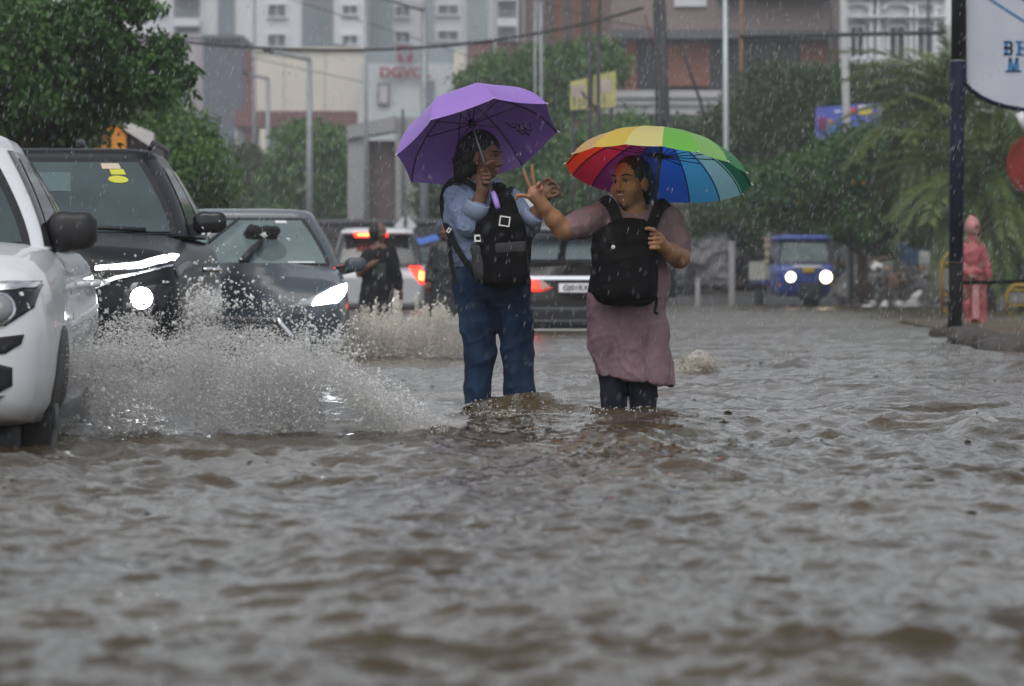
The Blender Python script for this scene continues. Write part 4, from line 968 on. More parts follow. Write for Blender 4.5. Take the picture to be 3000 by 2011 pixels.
hb_.patch('grille', [(-.42, .40), (.36, .40), (.44, .50), (.34, .64), (-.34, .64), (-.46, .5)], M_black, .006, .02)
for k in range(4): hb_.patch('grille_bar', [(-.34, .44 + .05 * k), (.33, .44 + .05 * k), (.33, .452 + .05 * k), (-.34, .452 + .05 * k)], M_lens, .012, .0, rings=1)
hb_.patch('grille_trim', [(.33, .64), (.45, .51), (.37, .40), (.385, .39), (.47, .51), (.345, .655)], M_chrome, .012, .0, rings=2)
hb_.patch('grille_trim', [(-.36, .645), (.34, .645), (.34, .657), (-.36, .657)], M_chrome, .012, .0, rings=1)
hb_.patch('fog_lamp', circ(.66, .40, .055), M_lens, .01, .01, dome=.015)
hb_.patch('number_plate', [(-.26, .46), (.24, .46), (.24, .57), (-.26, .57)], M_plate, .016, .01, rings=1) if False else None
hb_.mirror('right', 1.38, 1.04, .80, M_gpaint, size=(.17, .12, .12), rise=.02)
sticker(hb_, .62, .82, .87, .915, M_plate)
sticker(hb_, .60, .92, .055, .08, M_plate, 'paper_on_dash')
M_shade = mat('wiper_streak', (.075, .10, .105), .12)
sticker(hb_, .20, .62, .10, .58, M_shade, 'seat_shape', .0115, True)
def wiper(car, a, b_, w=.018, name='wiper'):
    m_ = MB(); p, q = ws_point(car, *a, .03), ws_point(car, *b_, .05); m_.tube([p, p.lerp(q, .5) + Vector((0, -.03, .01)), q], [w * 1.3, w, w * .8], 6); return m_.build(name, M_black, car.o)
wiper(hb_, (-.62, .0), (-.02, .88), .016); wp = wiper(hb_, (.05, -.02), (.30, .40), .030)
b = MB(); c = ws_point(hb_, .33, .56, .05); rng = random.Random(3)
for k in range(14): b.ell(c + Vector((rng.uniform(-.10, .10), rng.uniform(-.02, .02), rng.uniform(-.035, .035))), (rng.uniform(.03, .07), .025, rng.uniform(.025, .05)), 8, 6)
b.build('wiper_end_cluster', mat('wiper_end_black', (.012, .012, .012), .9), hb_.o)  # dark cluster modelled for the broad end of the raised wiper
hb_.arch(.78, .36, .30); hb_.wheel(.78, .31, .19, 1)

# ---- dark SUV seen from behind, between the two women
M_bronze = car_paint('dark_bronze_paint', (.016, .015, .015), .3, .15, spec=.3)
st = [(0, .4, .7, .7, 0), (.15, .3, .95, .87, .02), (1.1, .25, 1.08, .90, .03), (3.3, .25, 1.12, .90, .02), (4.2, .27, 1.13, .89, .02), (4.42, .29, 1.10, .87, .01), (4.52, .33, .99, .85, .0), (4.57, .36, .78, .82, 0), (4.6, .42, .70, .78, 0)]
ds = Car(4.6, 1.8, st, 'dark_suv', (px(1328, 43.1), 43.1 + 4.6, zg), math.radians(180), 'dark SUV seen from behind between the two women with one red tail light showing', 'car')
ds.body(M_bronze); ds.cabin(M_bronze, 1.1, 1.9, 3.75, 4.42, .84, .62, 1.08, 1.12, 1.57, m_roof=mat('blue_grey_roof', (.05, .06, .065), .25))  # roof tone lighter and bluer than the body paint
R0, R1 = ds.idx['rear']; ds.panel('rear_screen', R0 - 1, R1 + 1, .10, .84, mat('misted_rear_glass', (.12, .15, .16), .15, spec=.6), .010)
ds.panel('screen_divider', R0 + 4, R0 + 5, .10, .84, M_gloss, .014)
b = MB(); b.rbox((0, 4.08, 1.52), (1.30, .30, .05), .02, (math.radians(-8), 0, 0)); b.build('spoiler', M_gloss, ds.o)
for sgx in (1, -1):
    t = ds.patch('tail_light', [(sgx * .33, .845), (sgx * .46, .80), (sgx * .84, .80), (sgx * .86, .93), (sgx * .84, 1.0), (sgx * .52, .965)], M_redlens, .012, .02, 'rear')
    ds.patch('lamp_core', [(sgx * .48, .82), (sgx * .835, .82), (sgx * .85, .94), (sgx * .52, .945)], M_stop, .020, .0, 'rear', t)
    ds.patch('reverse_lens', [(sgx * .345, .85), (sgx * .46, .815), (sgx * .50, .93), (sgx * .45, .935)], mat('pink_lens', (.5, .3, .27), .2), .018, .0, 'rear', t)
ds.patch('chrome_bar', [(-.64, .935), (.64, .935), (.66, .975), (-.66, .975)], M_chrome, .025, .02, 'rear', rings=1)
pl = ds.patch('number_plate', [(-.26, .79), (.26, .79), (.26, .895), (-.26, .895)], M_plate, .022, .01, 'rear', rings=1, smooth=False)
yp = ds.front_y(0, .84, True)
text_mesh('plate_lettering', 'GJ01RX55', .098, M_ink, pl, (0.02, yp + .03, .843), rot=(math.radians(90), 0, math.radians(180)), extrude=.002, xs=.92, bold=.002)
for z0, z1 in ((.60, .625), (.46, .48)): ds.patch('bumper_line', [(-.75, z0), (.75, z0), (.75, z1), (-.75, z1)], mat('grey_trim', (.10, .11, .12)), .012, .0, 'rear', rings=1)
ds.patch('bumper_shell', [(-.80, .36), (.80, .36), (.84, .60), (-.84, .60)], M_black, .005, .02, 'rear')
ds.patch('silver_sill', [(-.74, .335), (.74, .335), (.76, .375), (-.76, .375)], mat('silver_trim', (.5, .5, .48), .4), .03, .02, 'rear', rings=1)
ds.wheel(3.7, .34, .22, 1); ds.wheel(3.7, .34, .22, -1)

# ---- white SUV from behind, braking
Yw = 70
st = [(0, .4, .8, .7, 0), (.2, .3, 1.05, .86, .02), (1.1, .28, 1.15, .9, .02), (3.3, .28, 1.16, .9, .02), (4.1, .30, 1.15, .88, .02), (4.3, .36, 1.05, .84, 0), (4.4, .45, .9, .78, 0)]
ws_ = Car(4.4, 1.8, st, 'white_suv', (px(843, Yw), Yw + 4.4, zg + .05), math.radians(180 + 2), 'white SUV from behind with brake lights glowing red beside the woman in black', 'car')
M_silver = car_paint('silver_white_paint', (.42, .44, .46), .3); ws_.body(M_silver); ws_.cabin(mat('dark_pillar', (.03, .033, .036), .3), 1.1, 1.8, 3.9, 4.22, .86, .70, 1.15, 1.15, 1.78, m_roof=M_silver)
R0, R1 = ws_.idx['rear']; ws_.panel('rear_screen', R0 - 2, R1 + 2, .06, .86, M_glass2, .012)
b = MB(); b.rbox((0, 4.10, 1.76), (1.36, .35, .06), .025); b.build('spoiler', M_wpaint, ws_.o)
b = MB(); b.rbox((.12, 4.29, 1.715), (.62, .04, .085), .02); hs = b.build('high_stop_lamp', M_stop, ws_.o); b = MB(); b.rbox((.12, 4.312, 1.715), (.5, .02, .035), .008); b.build('lamp_core', M_stopcore, hs)
for sgx in (1, -1):
    t = ws_.patch('tail_light', [(sgx * .66, .98), (sgx * .80, .80), (sgx * .87, .80), (sgx * .88, 1.02), (sgx * .80, 1.12), (sgx * .60, 1.12)], M_stop, .02, .02, 'rear'); ws_.patch('lamp_core', [(sgx * .76, .88), (sgx * .83, .86), (sgx * .85, 1.0), (sgx * .78, 1.03)], M_stopcore, .03, .0, 'rear', t)
ws_.patch('number_plate', [(-.26, .86), (.26, .86), (.26, .97), (-.26, .97)], M_plate, .02, .01, 'rear', rings=1)
MB().tube([Vector((0, 3.6, 1.85)), Vector((0, 3.8, 1.93)), Vector((0, 3.9, 1.9))], .035, 8).build('antenna_fin', M_black, ws_.o)
ws_.wheel(3.6, .34, .22, 1); ws_.wheel(3.6, .34, .22, -1)

# ---- blue cargo three-wheeler
Yr = 80
tw3 = empty('three_wheeler', (px(1841, Yr), Yr, -.07), math.radians(6), 'blue cargo three-wheeler with two glowing round headlights', 'three-wheeler')
M_blue = car_paint('blue_paint', (.022, .055, .27), .35, .3)
sc3 = K * Yr / F
def cab_ring(z, w, y0, y1, r=.12): 
    out = []
    for (cx, cy, a0) in ((w - r, y0 + r, -math.pi / 2), (w - r, y1 - r, 0), (-w + r, y1 - r, math.pi / 2), (-w + r, y0 + r, math.pi)):
        for k in range(6): a = a0 + k / 5 * math.pi / 2; out.append(Vector((cx + r * math.cos(a), cy + r * math.sin(a), z)))
    return out
MB().rings([cab_ring(.30, .50, .10, 1.2), cab_ring(.45, .56, .02, 1.25), cab_ring(.80, .60, -.02, 1.25), cab_ring(.98, .60, .02, 1.25)], True, True, True).build('cab_front', M_blue, tw3)
MB().rings([cab_ring(.98, .60, .05, 1.25), cab_ring(1.1, .59, .10, 1.25), cab_ring(1.5, .54, .22, 1.22)], True, False, True).build('cab_frame', mat('cab_dark', (.02, .03, .05), .4), tw3)
MB().rings([cab_ring(1.50, .56, .16, 1.28), cab_ring(1.57, .57, .15, 1.3), cab_ring(1.62, .5, .2, 1.25)], True, True, True).build('roof', M_blue, tw3)
MB().add([(-.50, .075, 1.03), (.50, .075, 1.03), (.46, .20, 1.46), (-.46, .20, 1.46)], [(0, 1, 2, 3)]).build('windscreen', mat('misted_glass', (.14, .18, .18), .15, var=.3, vscale=4), tw3)
MB().rbox((.02, -.03, .94), (.62, .03, .055), .01).build('white_band', M_white, tw3); MB().rbox((.05, -.04, .86), (.26, .03, .10), .015).build('yellow_plate', mat('yellow_plate', (.42, .27, .01), .5), tw3)
M_warm = mat('lit_lamp_warm', (1, .85, .6), .3, emit=(1, .80, .52), estr=6)
for sx, rr in ((-.34, .105), (.42, .13)):
    b = MB(); b.tube([(sx, -.02, .72), (sx, -.07, .72)], rr + .02, 18); h_ = b.build('headlight', M_chrome, tw3); b = MB(); b.ell((sx, -.065, .72), (rr, .03, rr), 18, 8); b.build('lamp_lens', M_warm, h_)
MB().rbox((.1, -.02, .42), (.5, .06, .36), .03).build('front_fork_cover', mat('dark_bay', (.015, .016, .018), .7), tw3)
for sx in (-.58, .58): MB().ell((sx * .98, .0, .55), (.03, .02, .03), 8, 6).build('indicator', mat('amber_lens', (.5, .2, .05), .3), tw3)
cb = MB(); cb.box((0, 2.2, .62), (1.36, 1.8, .09)); cb.build('cargo_floor', M_blue, tw3)
for sx in (-.68, .68): MB().box((sx, 2.2, .86), (.05, 1.8, .40)).build('cargo_side', mat('pale_sacking', (.42, .42, .38), .8, var=.3, vscale=6), tw3)
MB().box((0, 1.31, 1.12), (1.3, .06, .9)).build('cargo_headboard', mat('weathered_board', (.36, .33, .26), .8, var=.3, vscale=5), tw3)
for z in (1.05, 1.22, 1.4, 1.55): MB().box((0, 1.26, z), (1.36, .04, .05)).build('rail', mat('pale_board', (.48, .42, .33), .8), tw3)
for (sx, y_) in ((0.1, .35), (-.62, 2.3), (.62, 2.3)):
    w_ = MB(); w_.tube([(sx - .06, y_, .22), (sx + .06, y_, .22)], .23, 20); w_.build('wheel', M_rubber, tw3)
for sx in (-1, 1):
    MB().rbox((sx * .72, .15, 1.1), (.10, .03, .17), .02).build('mirror', M_black, tw3)
# ------------------------------------------------------------------ people
M_skin1 = mat('skin_brown_deep', (.150, .074, .045), .5, var=.12, vscale=30, sub=.15)
M_skin2 = mat('skin_brown', (.31, .155, .083), .48, var=.10, vscale=30, sub=.15)
M_eye = mat('eye_white', (.30, .28, .26), .25); M_iris = mat('iris_dark', (.012, .008, .006), .15)
M_lip = mat('lips', (.27, .115, .085), .45); M_teeth = mat('teeth', (.55, .52, .46), .3)
M_hair = mat('black_hair', (.010, .009, .009), .42, var=.4, vscale=60, bump=.9, bscale=90, stretch=(1, 1, .25))
M_brow = mat('brow_hair', (.012, .009, .008), .7)
M_nail = mat('nail', (.22, .12, .09), .3)
BODY = [M_skin1, M_eye, M_iris, M_lip, M_teeth, M_brow, M_nail]
def frame_from(f, up=(0, 0, 1), roll=0.0):
    f = Vector(f).normalized(); r = f.cross(Vector(up)).normalized(); u = r.cross(f).normalized()
    if roll: q = Matrix.Rotation(roll, 3, f); r, u = q @ r, q @ u
    return f, r, u
def head(S, c, fwd, sc=1.0, smile=1.0, roll=0.0, eyes=True):
    """skull, jaw, brow, eyes, nose, mouth and ears round c (centre of the skull)"""
    f, r, u = frame_from(fwd, roll=roll); c = Vector(c); M = Matrix((r, f, u)).transposed()
    def p(a, b, e): return tuple(c + (r * a + f * b + u * e) * sc)
    k = .012 * sc; z = sc
    S.ell(p(0, -.012, .022), (.074 * z, .092 * z, .088 * z), M, k); S.ell(p(0, .018, -.035), (.062 * z, .070 * z, .078 * z), M, .02 * z)
    S.ell(p(0, .052, -.086), (.030 * z, .026 * z, .024 * z), M, .025 * z)                       # chin
    for s_ in (-1, 1):
        S.ell(p(s_ * .041, .048, -.034), (.030 * z, .028 * z, .029 * z), M, .02 * z)              # cheek
        S.cap(p(s_ * .012, .080, .022), p(s_ * .048, .064, .020), .011 * z, .009 * z, .012 * z)  # brow ridge
        S.ell(p(s_ * .0745, -.006, -.012), (.011 * z, .022 * z, .034 * z), M, .006 * z)           # ear
        S.ell(p(s_ * .031, .083, .002), (.018 * z, .012 * z, .011 * z), M, .010 * z, sub=True, m=None)
        S.ell(p(s_ * .031, .0640, .0005), (.0155 * z, .0115 * z, .0100 * z), M, 0.004)
        S.cap(p(s_ * .016, .0770, .0110), p(s_ * .048, .0630, .0090), .0042 * z, .0035 * z, .004); S.cap(p(s_ * .017, .0740, -.0095), p(s_ * .046, .0620, -.0080), .0038 * z, .0032 * z, .004)
    S.cap(p(0, .080, .012), p(0, .103, -.030), .008 * z, .0125 * z, .010 * z); S.ell(p(0, .100, -.034), (.0135 * z, .013 * z, .0105 * z), M, .008 * z)
    for s_ in (-1, 1): S.ell(p(s_ * .013, .089, -.037), (.009 * z, .010 * z, .008 * z), M, .006 * z)
    S.ell(p(0, .064, -.058), (.026 * z, .010 * z, .013 * z), M, .008 * z)
    for s_ in (-1, 1): S.cap(p(s_ * .020, .082, -.034), p(s_ * .037, .064, -.056), .006 * z, .005 * z, .010)
    return f, r, u, p
def face(p, sc, parent, smile=True):
    """eyes, brows, lips and teeth laid on a head made by head()"""
    def el(name, c, r, m, fr): b = MB(); b.ell((0, 0, 0), r, 14, 10); R = fr; b.v = [tuple(Vector(c) + R @ Vector(v)) for v in b.v]; return b.build(name, m, parent)
    o0 = Vector(p(0, 0, 0)); R = Matrix(((Vector(p(1, 0, 0)) - o0).normalized(), (Vector(p(0, 1, 0)) - o0).normalized(), (Vector(p(0, 0, 1)) - o0).normalized())).transposed(); z = sc
    for s_ in (-1, 1):
        e = el('eye', p(s_ * .031, .0672, .0008), (.0125 * z, .0100 * z, .0056 * z), M_eye, R); el('iris', p(s_ * .030, .0740, .0010), (.0058 * z, .0042 * z, .0054 * z), M_iris, R).parent = e
        MB().tube([p(s_ * .0165, .0745, .0035), p(s_ * .025, .0795, .0078), p(s_ * .036, .0765, .0078), p(s_ * .0465, .0655, .0035)], [.0012 * z, .002 * z, .002 * z, .0012 * z], 6).build('eyelash', M_iris, parent)
        MB().tube([p(s_ * .013, .0885, .0255), p(s_ * .026, .0875, .0305), p(s_ * .040, .0800, .0320), p(s_ * .055, .0660, .0250)], [.0030 * z, .0040 * z, .0036 * z, .0014 * z], 7).build('brow', M_brow, parent)
    q = .0075
    el('mouth', p(0, .0725 + q, -.0595), (.0185 * z, .0098 * z, .0070 * z), mat('mouth_inside', (.05, .018, .015), .6), R); el('teeth', p(0, .0740 + q, -.0570), (.0165 * z, .0103 * z, .0052 * z), M_teeth, R)
    MB().tube([p(-.029, .0640 + q, -.0485), p(-.014, .0805 + q, -.0500), p(0, .0835 + q, -.0515), p(.014, .0805 + q, -.0500), p(.029, .0640 + q, -.0485)], [.0022 * z, .0042 * z, .0040 * z, .0042 * z, .0022 * z], 7).build('upper_lip', M_lip, parent)
    MB().tube([p(-.029, .0635 + q, -.0500), p(-.015, .0770 + q, -.0665), p(0, .0805 + q, -.0695), p(.015, .0770 + q, -.0665), p(.029, .0635 + q, -.0500)], [.0022 * z, .0046 * z, .0056 * z, .0046 * z, .0022 * z], 7).build('lower_lip', M_lip, parent)
def finger(S, a, d1, d2, d3, L_, r, m=0):
    a = Vector(a); b = a + Vector(d1).normalized() * L_ * .45; c = b + Vector(d2).normalized() * L_ * .32; d = c + Vector(d3).normalized() * L_ * .23
    S.cap(a, b, r * 1.08, r, .004); S.cap(b, c, r, r * .9, .003); S.cap(c, d, r * .9, r * .75, .003)
    return d
def cloth_disp(seed, amp, sx, sy, sz, amp2=0):
    def f(x, y, z):
        v = fbm(x * sx, y * sy, z * sz, seed=seed, octaves=3)
        qx, qz = x * sx * .55 + z * 3.2 + .5 * vnoise(x * 5, z * 5, seed=seed + 2), z * sz * .9 - x * 2.5
        w = 1 - np.abs(vnoise(qx, y * sy * .5, qz, seed=seed + 9)); w2 = 1 - np.abs(vnoise(qx * 2.3, y * sy, qz * 2.1, seed=seed + 5))
        return amp * v + (amp2 or amp) * ((w ** 5 - .25) + .45 * (w2 ** 4 - .25))
    return f

# ================= woman with the purple umbrella
Y1 = 18.40; B1 = Vector((px(1122, Y1), Y1, -DEPTH))
def a1(dx, dy, yo=0.0): return tuple(P(dx, dy, Y1) + Vector((0, yo, 0)) - B1)
w1 = empty('person', B1, label='woman in blue shirt and jeans under the purple umbrella, laughing sideways', cat='person')
S = SDF((-.36, -.36, 0), (.40, .24, 1.70), .0051)
hf, hr, hu, hp = head(S, a1(1103, 357), (.93, -.36, -.10), .97)
S.chain([a1(1092, 385, .02), a1(1094, 420, .01), a1(1100, 445)], [.052, .050, .062], .02)
S.ell(a1(1100, 500), (.165, .105, .17), None, .03); S.ell(a1(1112, 585), (.135, .10, .14), None, .04); S.ell(a1(1122, 650), (.165, .115, .12), None, .04)
for (h_, kn, an) in ((a1(1088, 670), a1(1097, 805), a1(1092, 985)), (a1(1165, 670), a1(1182, 805), a1(1186, 985))):
    S.chain([h_, kn, an], [.085, .058, .042], .02); S.cap((an[0], an[1], .05), (an[0] + .01, an[1] - .15, .035), .042, .034, .02)
sh, el, wr = a1(1040, 447), a1(1077, 517, -.12), a1(1104, 434, -.15)
S.chain([sh, el], [.052, .045], .02); S.chain([el, a1(1090, 478, -.135), wr], [.043, .041, .029], .015)
# fist round the umbrella shaft
hc = Vector(a1(1113, 404, -.135)); ax = Vector((-.266, .416, .87)).normalized(); sd = Vector((1, .1, .3)).normalized(); sd = (sd - ax * sd.dot(ax)).normalized(); nr = ax.cross(sd)
S.chain([wr, hc + Vector((-.022, .0, -.02))], [.029, .036], .015); S.ell(hc + Vector((-.016, .012, .0)), (.034, .036, .047), None, .015)
for i in range(4):
    q = hc + ax * (.036 - .023 * i) + Vector((0, -.012, 0)); L_ = (.068, .076, .072, .058)[i]
    finger(S, q - sd * .030 - nr * .0, -nr * .2 + Vector((.35, -.9, 0)), Vector((1, -.1, 0)), Vector((.25, 1, 0)), L_ * 1.05, .0098)
finger(S, hc + Vector((-.012, -.03, .03)), Vector((.3, -.5, .8)), Vector((.8, 0, .5)), Vector((.9, .3, .1)), .07, .011)
# other arm, hand half closed
sh2, el2, wr2 = a1(1168, 455), a1(1198, 522, -.08), a1(1236, 470, -.14)
S.chain([sh2, el2], [.05, .043], .02); S.chain([el2, a1(1222, 492, -.11), wr2], [.042, .038, .028], .015)
pm = Vector(a1(1247, 443, -.15)); S.chain([wr2, pm], [.028, .034], .012); S.ell(pm + Vector((.004, 0, .006)), (.034, .022, .042), (0, .25, 0), .012)
for i in range(4):
    q = pm + Vector((-.016 + .013 * i, -.006, .036 - .011 * i)); finger(S, q, Vector((.35 + .15 * i, -.25, 1 - .28 * i)), Vector((1, -.35, .30 - .2 * i)), Vector((.6, -.2, -.9)), (.072, .076, .070, .056)[i], .0092)
finger(S, pm + Vector((.01, -.024, -.02)), Vector((.9, -.5, .1)), Vector((.9, -.3, .4)), Vector((.6, 0, .8)), .062, .0105)
link('body', S.mesh('body', BODY), w1); face(hp, .97, w1)
# hair
S = SDF((-.30, -.20, 1.20), (.16, .22, 1.72), .005)
cc = Vector(a1(1101, 352, .012)); Mh = Matrix((hr, hf, hu)).transposed()
S.ell(cc + hu * .022 - hf * .016, (.086, .104, .098), Mh, .01); S.ell(cc - hf * .055 - hu * .03, (.075, .075, .085), Mh, .03)
S.chain([tuple(cc - hf * .05 - hu * .03), a1(1070, 392, .03), a1(1052, 408, .03)], [.075, .060, .036], .03)
S.ell(cc + hf * .100 - hu * .045 , (.064, .062, .085), Mh, .012, sub=True); S.ell(cc + hf * .09 - hu * .02 + hr * .045, (.05, .055, .072), Mh, .012, sub=True)
rg = np.random.default_rng(7)
for k in range(90):
    d = Vector(rg.normal(size=3)).normalized()
    if d.dot(hf) > .45: d = (d - hf * 1.4).normalized()
    o_ = cc - hf * .03 - hu * .01 + Vector((d.x * .088, d.y * .092, d.z * .092)); t_ = Vector((-.35, .1, -.9)) + Vector(rg.normal(size=3)) * .5
    S.cap(o_, o_ + t_.normalized() * rg.uniform(.02, .055), .012, .004, .012)
for k in range(46):
    o_ = Vector(a1(1040 + rg.uniform(0, 60), 385 + rg.uniform(-25, 28), rg.uniform(-.03, .08))); S.cap(o_, o_ + Vector((-.5 + rg.normal() * .4, rg.normal() * .3, -.7)).normalized() * rg.uniform(.02, .045), .014, .004, .012)
link('hair', S.mesh('hair', [M_hair], cloth_disp(3, .0014, 60, 60, 18)), w1)
# shirt
M_shirt = mat('blue_chambray', (.185, .235, .35), .85, var=.16, vscale=60, bump=.55, bscale=26, spec=.2)
S = SDF((-.34, -.26, .80), (.36, .22, 1.50), .0055)
S.ell(a1(1100, 500), (.184, .125, .185), None, .03); S.ell(a1(1098, 470), (.17, .115, .10), None, .04); S.ell(a1(1108, 585), (.170, .125, .16), None, .05)
S.chain([a1(1042, 450), a1(1058, 485, -.06), a1(1072, 516, -.11)], [.066, .066, .060], .025); S.cap(a1(1074, 518, -.115), a1(1089, 483, -.132), .058, .056, .02)
S.chain([a1(1166, 458), a1(1188, 498, -.05), a1(1199, 522, -.08)], [.064, .062, .056], .03); S.cap(a1(1199, 522, -.08), a1(1216, 499, -.105), .055, .052, .02)
S.chain([a1(1062, 415, .02), a1(1090, 432, -.08), a1(1108, 446, -.10)], [.026, .03, .02], .015); S.chain([a1(1136, 418, .02), a1(1120, 434, -.08), a1(1112, 447, -.10)], [.02, .024, .018], .015)
S.cut(a1(1091, 477, -.136), np.array(a1(1103, 434, -.15)) - np.array(a1(1079, 520, -.12))) if False else None
S.cut(a1(1090, 612), (0, 0, -1))
S.field(lambda d, X, Yv, Z: np.maximum(d, -(np.maximum(np.sqrt((X - a1(1098, 420)[0]) ** 2 + (Yv + .0) ** 2) - .056, a1(1098, 440)[2] - Z))))
link('shirt', S.mesh('shirt', [M_shirt], cloth_disp(11, .003, 14, 14, 11, .014)), w1)
b = MB()   # rolled cuffs
for (p0, p1, ra, rb_) in ((a1(1085, 494, -.128), a1(1096, 464, -.142), .064, .060), (a1(1208, 508, -.095), a1(1222, 490, -.115), .054, .051)):
    p0, p1 = Vector(p0), Vector(p1); t_ = (p1 - p0).normalized(); n1 = t_.orthogonal().normalized(); n2 = t_.cross(n1); rings_ = []
    for q, rr in ((0, ra), (.02, ra * 1.06), (.9, rb_ * 1.06), (1, rb_), (.97, rb_ * .86), (.6, rb_ * .82)):
        rings_.append([p0.lerp(p1, q) + (n1 * math.cos(a) + n2 * math.sin(a)) * rr * (1 + .05 * math.sin(3 * a + q)) for a in np.linspace(0, 2 * math.pi, 29)[:-1]])
    c_ = MB(); c_.rings(rings_); c_.build('cuff', mat('blue_chambray_cuff', (.24, .30, .42), .85, bump=.25, bscale=400), w1)
# jeans
M_jeans = mat('blue_denim', (.006, .017, .045), .8, spec=.25, col2=(.016, .040, .088), vscale=9, bump=.6, bscale=22, stretch=(1, 1, .45))
S = SDF((-.28, -.22, .14), (.30, .22, 1.06), .006)
S.ell(a1(1123, 648), (.196, .145, .13), None, .03); S.ell(a1(1122, 612), (.172, .13, .08), None, .03)
S.chain([a1(1084, 668), a1(1092, 740), a1(1096, 810), a1(1091, 890), a1(1089, 1000)], [.104, .090, .079, .064, .070], .02)
S.chain([a1(1164, 668), a1(1178, 740), a1(1183, 810), a1(1186, 890), a1(1186, 1000)], [.104, .088, .079, .074, .076], .02)
S.cut(a1(1120, 604), (0, 0, 1)); S.cut((0, 0, .16), (0, 0, -1))
link('jeans', S.mesh('jeans', [M_jeans], cloth_disp(21, .003, 12, 12, 5, .008)), w1)
for (x_, an_) in ((1090, 0), (1186, 1)):
    b = MB(); c_ = a1(x_, 1000); b.ell((c_[0], c_[1] - .06, .045), (.05, .14, .05), 14, 8); b.build('shoe', M_black, w1)

# backpack worn on her front (hangs from her shoulders: a thing of its own)
M_pack = mat('black_nylon', (.004, .004, .0045), .75, spec=.12, bump=.10, bscale=260); M_packg = mat('grey_nylon', (.040, .040, .043), .7, spec=.25, bump=.1, bscale=260); M_web = mat('black_webbing', (.007, .007, .008), .75, spec=.2)
bk = empty('backpack', B1, label='black backpack with a white square badge worn on the front', cat='backpack')
S = SDF((-.16, -.36, .80), (.24, .0, 1.42), .006)
tilt = (0, math.radians(-5), 0)
S.rbox(a1(1148, 575, -.20), (.122, .082, .17), .06, tilt, .04); S.ell(a1(1152, 490, -.15), (.070, .06, .11), tilt, .06); S.ell(a1(1140, 445, -.085), (.045, .035, .06), tilt, .04)
S.rbox(a1(1160, 612, -.262), (.098, .038, .088), .03, tilt, .02)
link('bag', S.mesh('bag', [M_pack], cloth_disp(31, .003, 12, 12, 10, .006)), bk)
S = SDF((-.20, -.32, .85), (.02, -.05, 1.15), .006); S.rbox(a1(1097, 600, -.20), (.036, .065, .095), .03, (0, math.radians(-9), 0), .02)
link('side_pocket', S.mesh('side_pocket', [M_packg], cloth_disp(32, .003, 18, 18, 18, .004)), bk)
MB().rbox(a1(1167, 567, -.296), (.150, .02, .052), .009, (0, math.radians(-4), 0)).build('pocket_flap', M_packg, bk)
def seg(points, w, t, name, m, parent, up=(0, -1, 0)):
    """flat strap swept through points"""
    pts = [Vector(q) for q in points]; R = []
    for i, q in enumerate(pts):
        tg = (pts[min(i + 1, len(pts) - 1)] - pts[max(i - 1, 0)]).normalized(); n_ = (Vector(up) - tg * Vector(up).dot(tg)).normalized(); s_ = tg.cross(n_)
        R.append([q + s_ * w / 2 + n_ * t / 2, q - s_ * w / 2 + n_ * t / 2, q - s_ * w / 2 - n_ * t / 2, q + s_ * w / 2 - n_ * t / 2])
    return MB().rings(R, True, True, True, False).build(name, m, parent, .002)
def catmull(pts, n=6):
    pts = [Vector(p) for p in pts]; out = []
    for i in range(len(pts) - 1):
        p0, p1, p2, p3 = pts[max(i - 1, 0)], pts[i], pts[i + 1], pts[min(i + 2, len(pts) - 1)]
        for k in range(n):
            t = k / n; out.append(.5 * ((2 * p1) + (p2 - p0) * t + (2 * p0 - 5 * p1 + 4 * p2 - p3) * t * t + (3 * p1 - p0 - 3 * p2 + p3) * t ** 3))
    return out + [pts[-1]]
seg(catmull([a1(1098, 443, -.13), a1(1070, 418, -.10), a1(1040, 411, -.04), a1(1018, 430, .0), a1(1011, 462, .0), a1(1016, 500, -.02), a1(1030, 540, -.09), a1(1055, 585, -.16), a1(1088, 630, -.20)]), .03, .010, 'strap', M_web, bk, (-.5, -1, .3))
seg(catmull([a1(1026, 528, -.08), a1(1028, 570, -.11), a1(1034, 610, -.13), a1(1042, 650, -.15)]), .022, .006, 'loose_strap', M_web, bk)
seg(catmull([a1(1150, 452, -.15), a1(1164, 436, -.09), a1(1170, 436, -.02), a1(1190, 470, .0), a1(1207, 520, -.06), a1(1205, 600, -.15)]), .03, .010, 'strap', M_web, bk, (.5, -1, .3))
M_wht = mat('white_plastic', (.66, .66, .64), .4)
def square_frame(c, w, h, t, name, m, parent, rot):
    b = MB(); R = Euler(rot).to_matrix(); c = Vector(c)
    for dx_, dz_, sw, sh_ in ((0, h / 2, w + t, t), (0, -h / 2, w + t, t), (-w / 2, 0, t, h - t), (w / 2, 0, t, h - t)): b.box(c + R @ Vector((dx_, 0, dz_)), (sw, .008, sh_), R)
    return b.build(name, m, parent)
bd = square_frame(a1(1153, 508, -.292), .046, .044, .006, 'badge', M_wht, bk, (math.radians(-6), math.radians(8), 0))
for dz_, wd in ((.006, .026), (-.001, .018), (-.010, .022)): MB().box(Vector(a1(1153, 508, -.293)) + Vector((0, 0, dz_)), (wd, .004, .003), (0, math.radians(8), 0)).build('badge_print', M_packg, bd)
square_frame(a1(1093, 546, -.262), .028, .026, .009, 'buckle', M_wht, bk, (0, 0, 0)); square_frame(a1(1026, 527, -.10), .012, .02, .006, 'buckle', M_wht, bk, (0, .6, 0))

